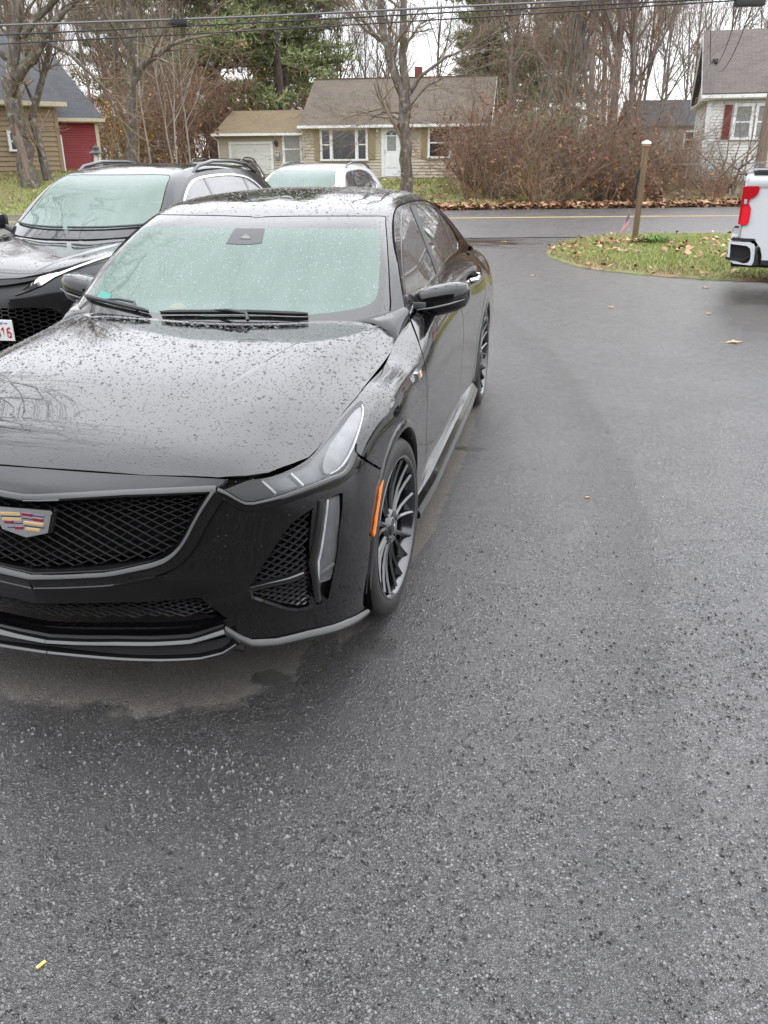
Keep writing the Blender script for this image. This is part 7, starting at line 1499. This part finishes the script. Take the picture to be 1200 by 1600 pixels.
def weed():
    rng=np.random.default_rng(2); n=260; a=rng.uniform(0,6.28,n); r=.24*rng.uniform(0,1,n)**.6; b=np.c_[2.83+np.cos(a)*r*1.2,14.0+np.sin(a)*r,np.full(n,.05)]; d=np.c_[np.cos(a),np.sin(a),np.zeros(n)]; L=rng.uniform(.12,.26,n)[:,None]; w=np.c_[-np.sin(a),np.cos(a),np.zeros(n)]*.009
    m=b+d*L*.45+np.array([0,0,1])*L*.8; t=b+d*L*1.0+np.array([0,0,1])*L*.72; V=np.stack([b-w*.5,b+w*.5,m+w,t,m-w],1).reshape(-1,3); k=np.arange(n)[:,None]*5; F=np.concatenate([k+np.array([[0,1,2]]),k+np.array([[0,2,4]]),k+np.array([[4,2,3]])])
    p=link('leafy_plant',mesh_np('leafy_plant',V,F),M['weed']); tag(p,'clump of bright green leaves right of the wooden post','plant')
weed()
def lamp_post():
    x,y=-7.07,12.2; p=empty('post_lamp',(x,y,0)); tag(p,'black post lantern with frosted glass seen over the dark crossover roof','lamp')
    mb=MB(); mb.tube([(0,0,-.1),(0,0,1.46)],.035,10); mb.build('lamp_column',M['iron'],p,True); mb=MB(); mb.lathe([(1.44,.05),(1.48,.05),(1.48,.0)],12,'z'); mb.build('lamp_base',M['iron'],p)
    mb=MB(); mb.lathe([(1.48,.0),(1.48,.04),(1.53,.06),(1.60,.055),(1.66,.045),(1.69,.045),(1.69,0)],14,'z'); mb.build('lamp_globe',M['lampglass'],p,True)
    mb=MB(); mb.lathe([(1.68,.0),(1.682,.13),(1.70,.125),(1.74,.06),(1.79,.05),(1.81,.018),(1.85,.0)],16,'z'); mb.build('lamp_hood',M['iron'],p,True)
    mb=MB()
    for k in range(4): a=PI/4+k*PI/2; c,s=math.cos(a),math.sin(a); mb.tube([(.05*c,.05*s,1.48),(.085*c,.085*s,1.56),(.09*c,.09*s,1.69)],.006,4)
    mb.build('lamp_cage',M['iron'],p)
lamp_post()
def chain_fence():
    f=empty('chain_link_fence',(4.6,31.6,.12),R(6)); tag(f,'low chain link fence running through the thicket before the white house','fence')
    for k in range(5):
        mb=MB(); mb.tube([(k*1.3,0,-.2),(k*1.3,0,1.15)],.025,6); mb.build('fence_post',M['galv'],f,True)
    mb=MB(); mb.tube([(0,0,1.13),(5.2,0,1.13)],.018,6); mb.build('top_rail',M['galv'],f,True)
    mb=MB(); n=0
    for i in range(-9,44):
        for s in (1,-1):
            x0=i*.12; a=(x0,0,.05) if s>0 else (x0+1.05,0,.05); b=(x0+1.05,0,1.1) if s>0 else (x0,0,1.1)
            if min(a[0],b[0])<0 or max(a[0],b[0])>5.2: continue
            mb.tube([a,b],.0035,3,False)
    o=mb.build('mesh',M['galv'],f,fix=False); o['kind']='stuff'
chain_fence()
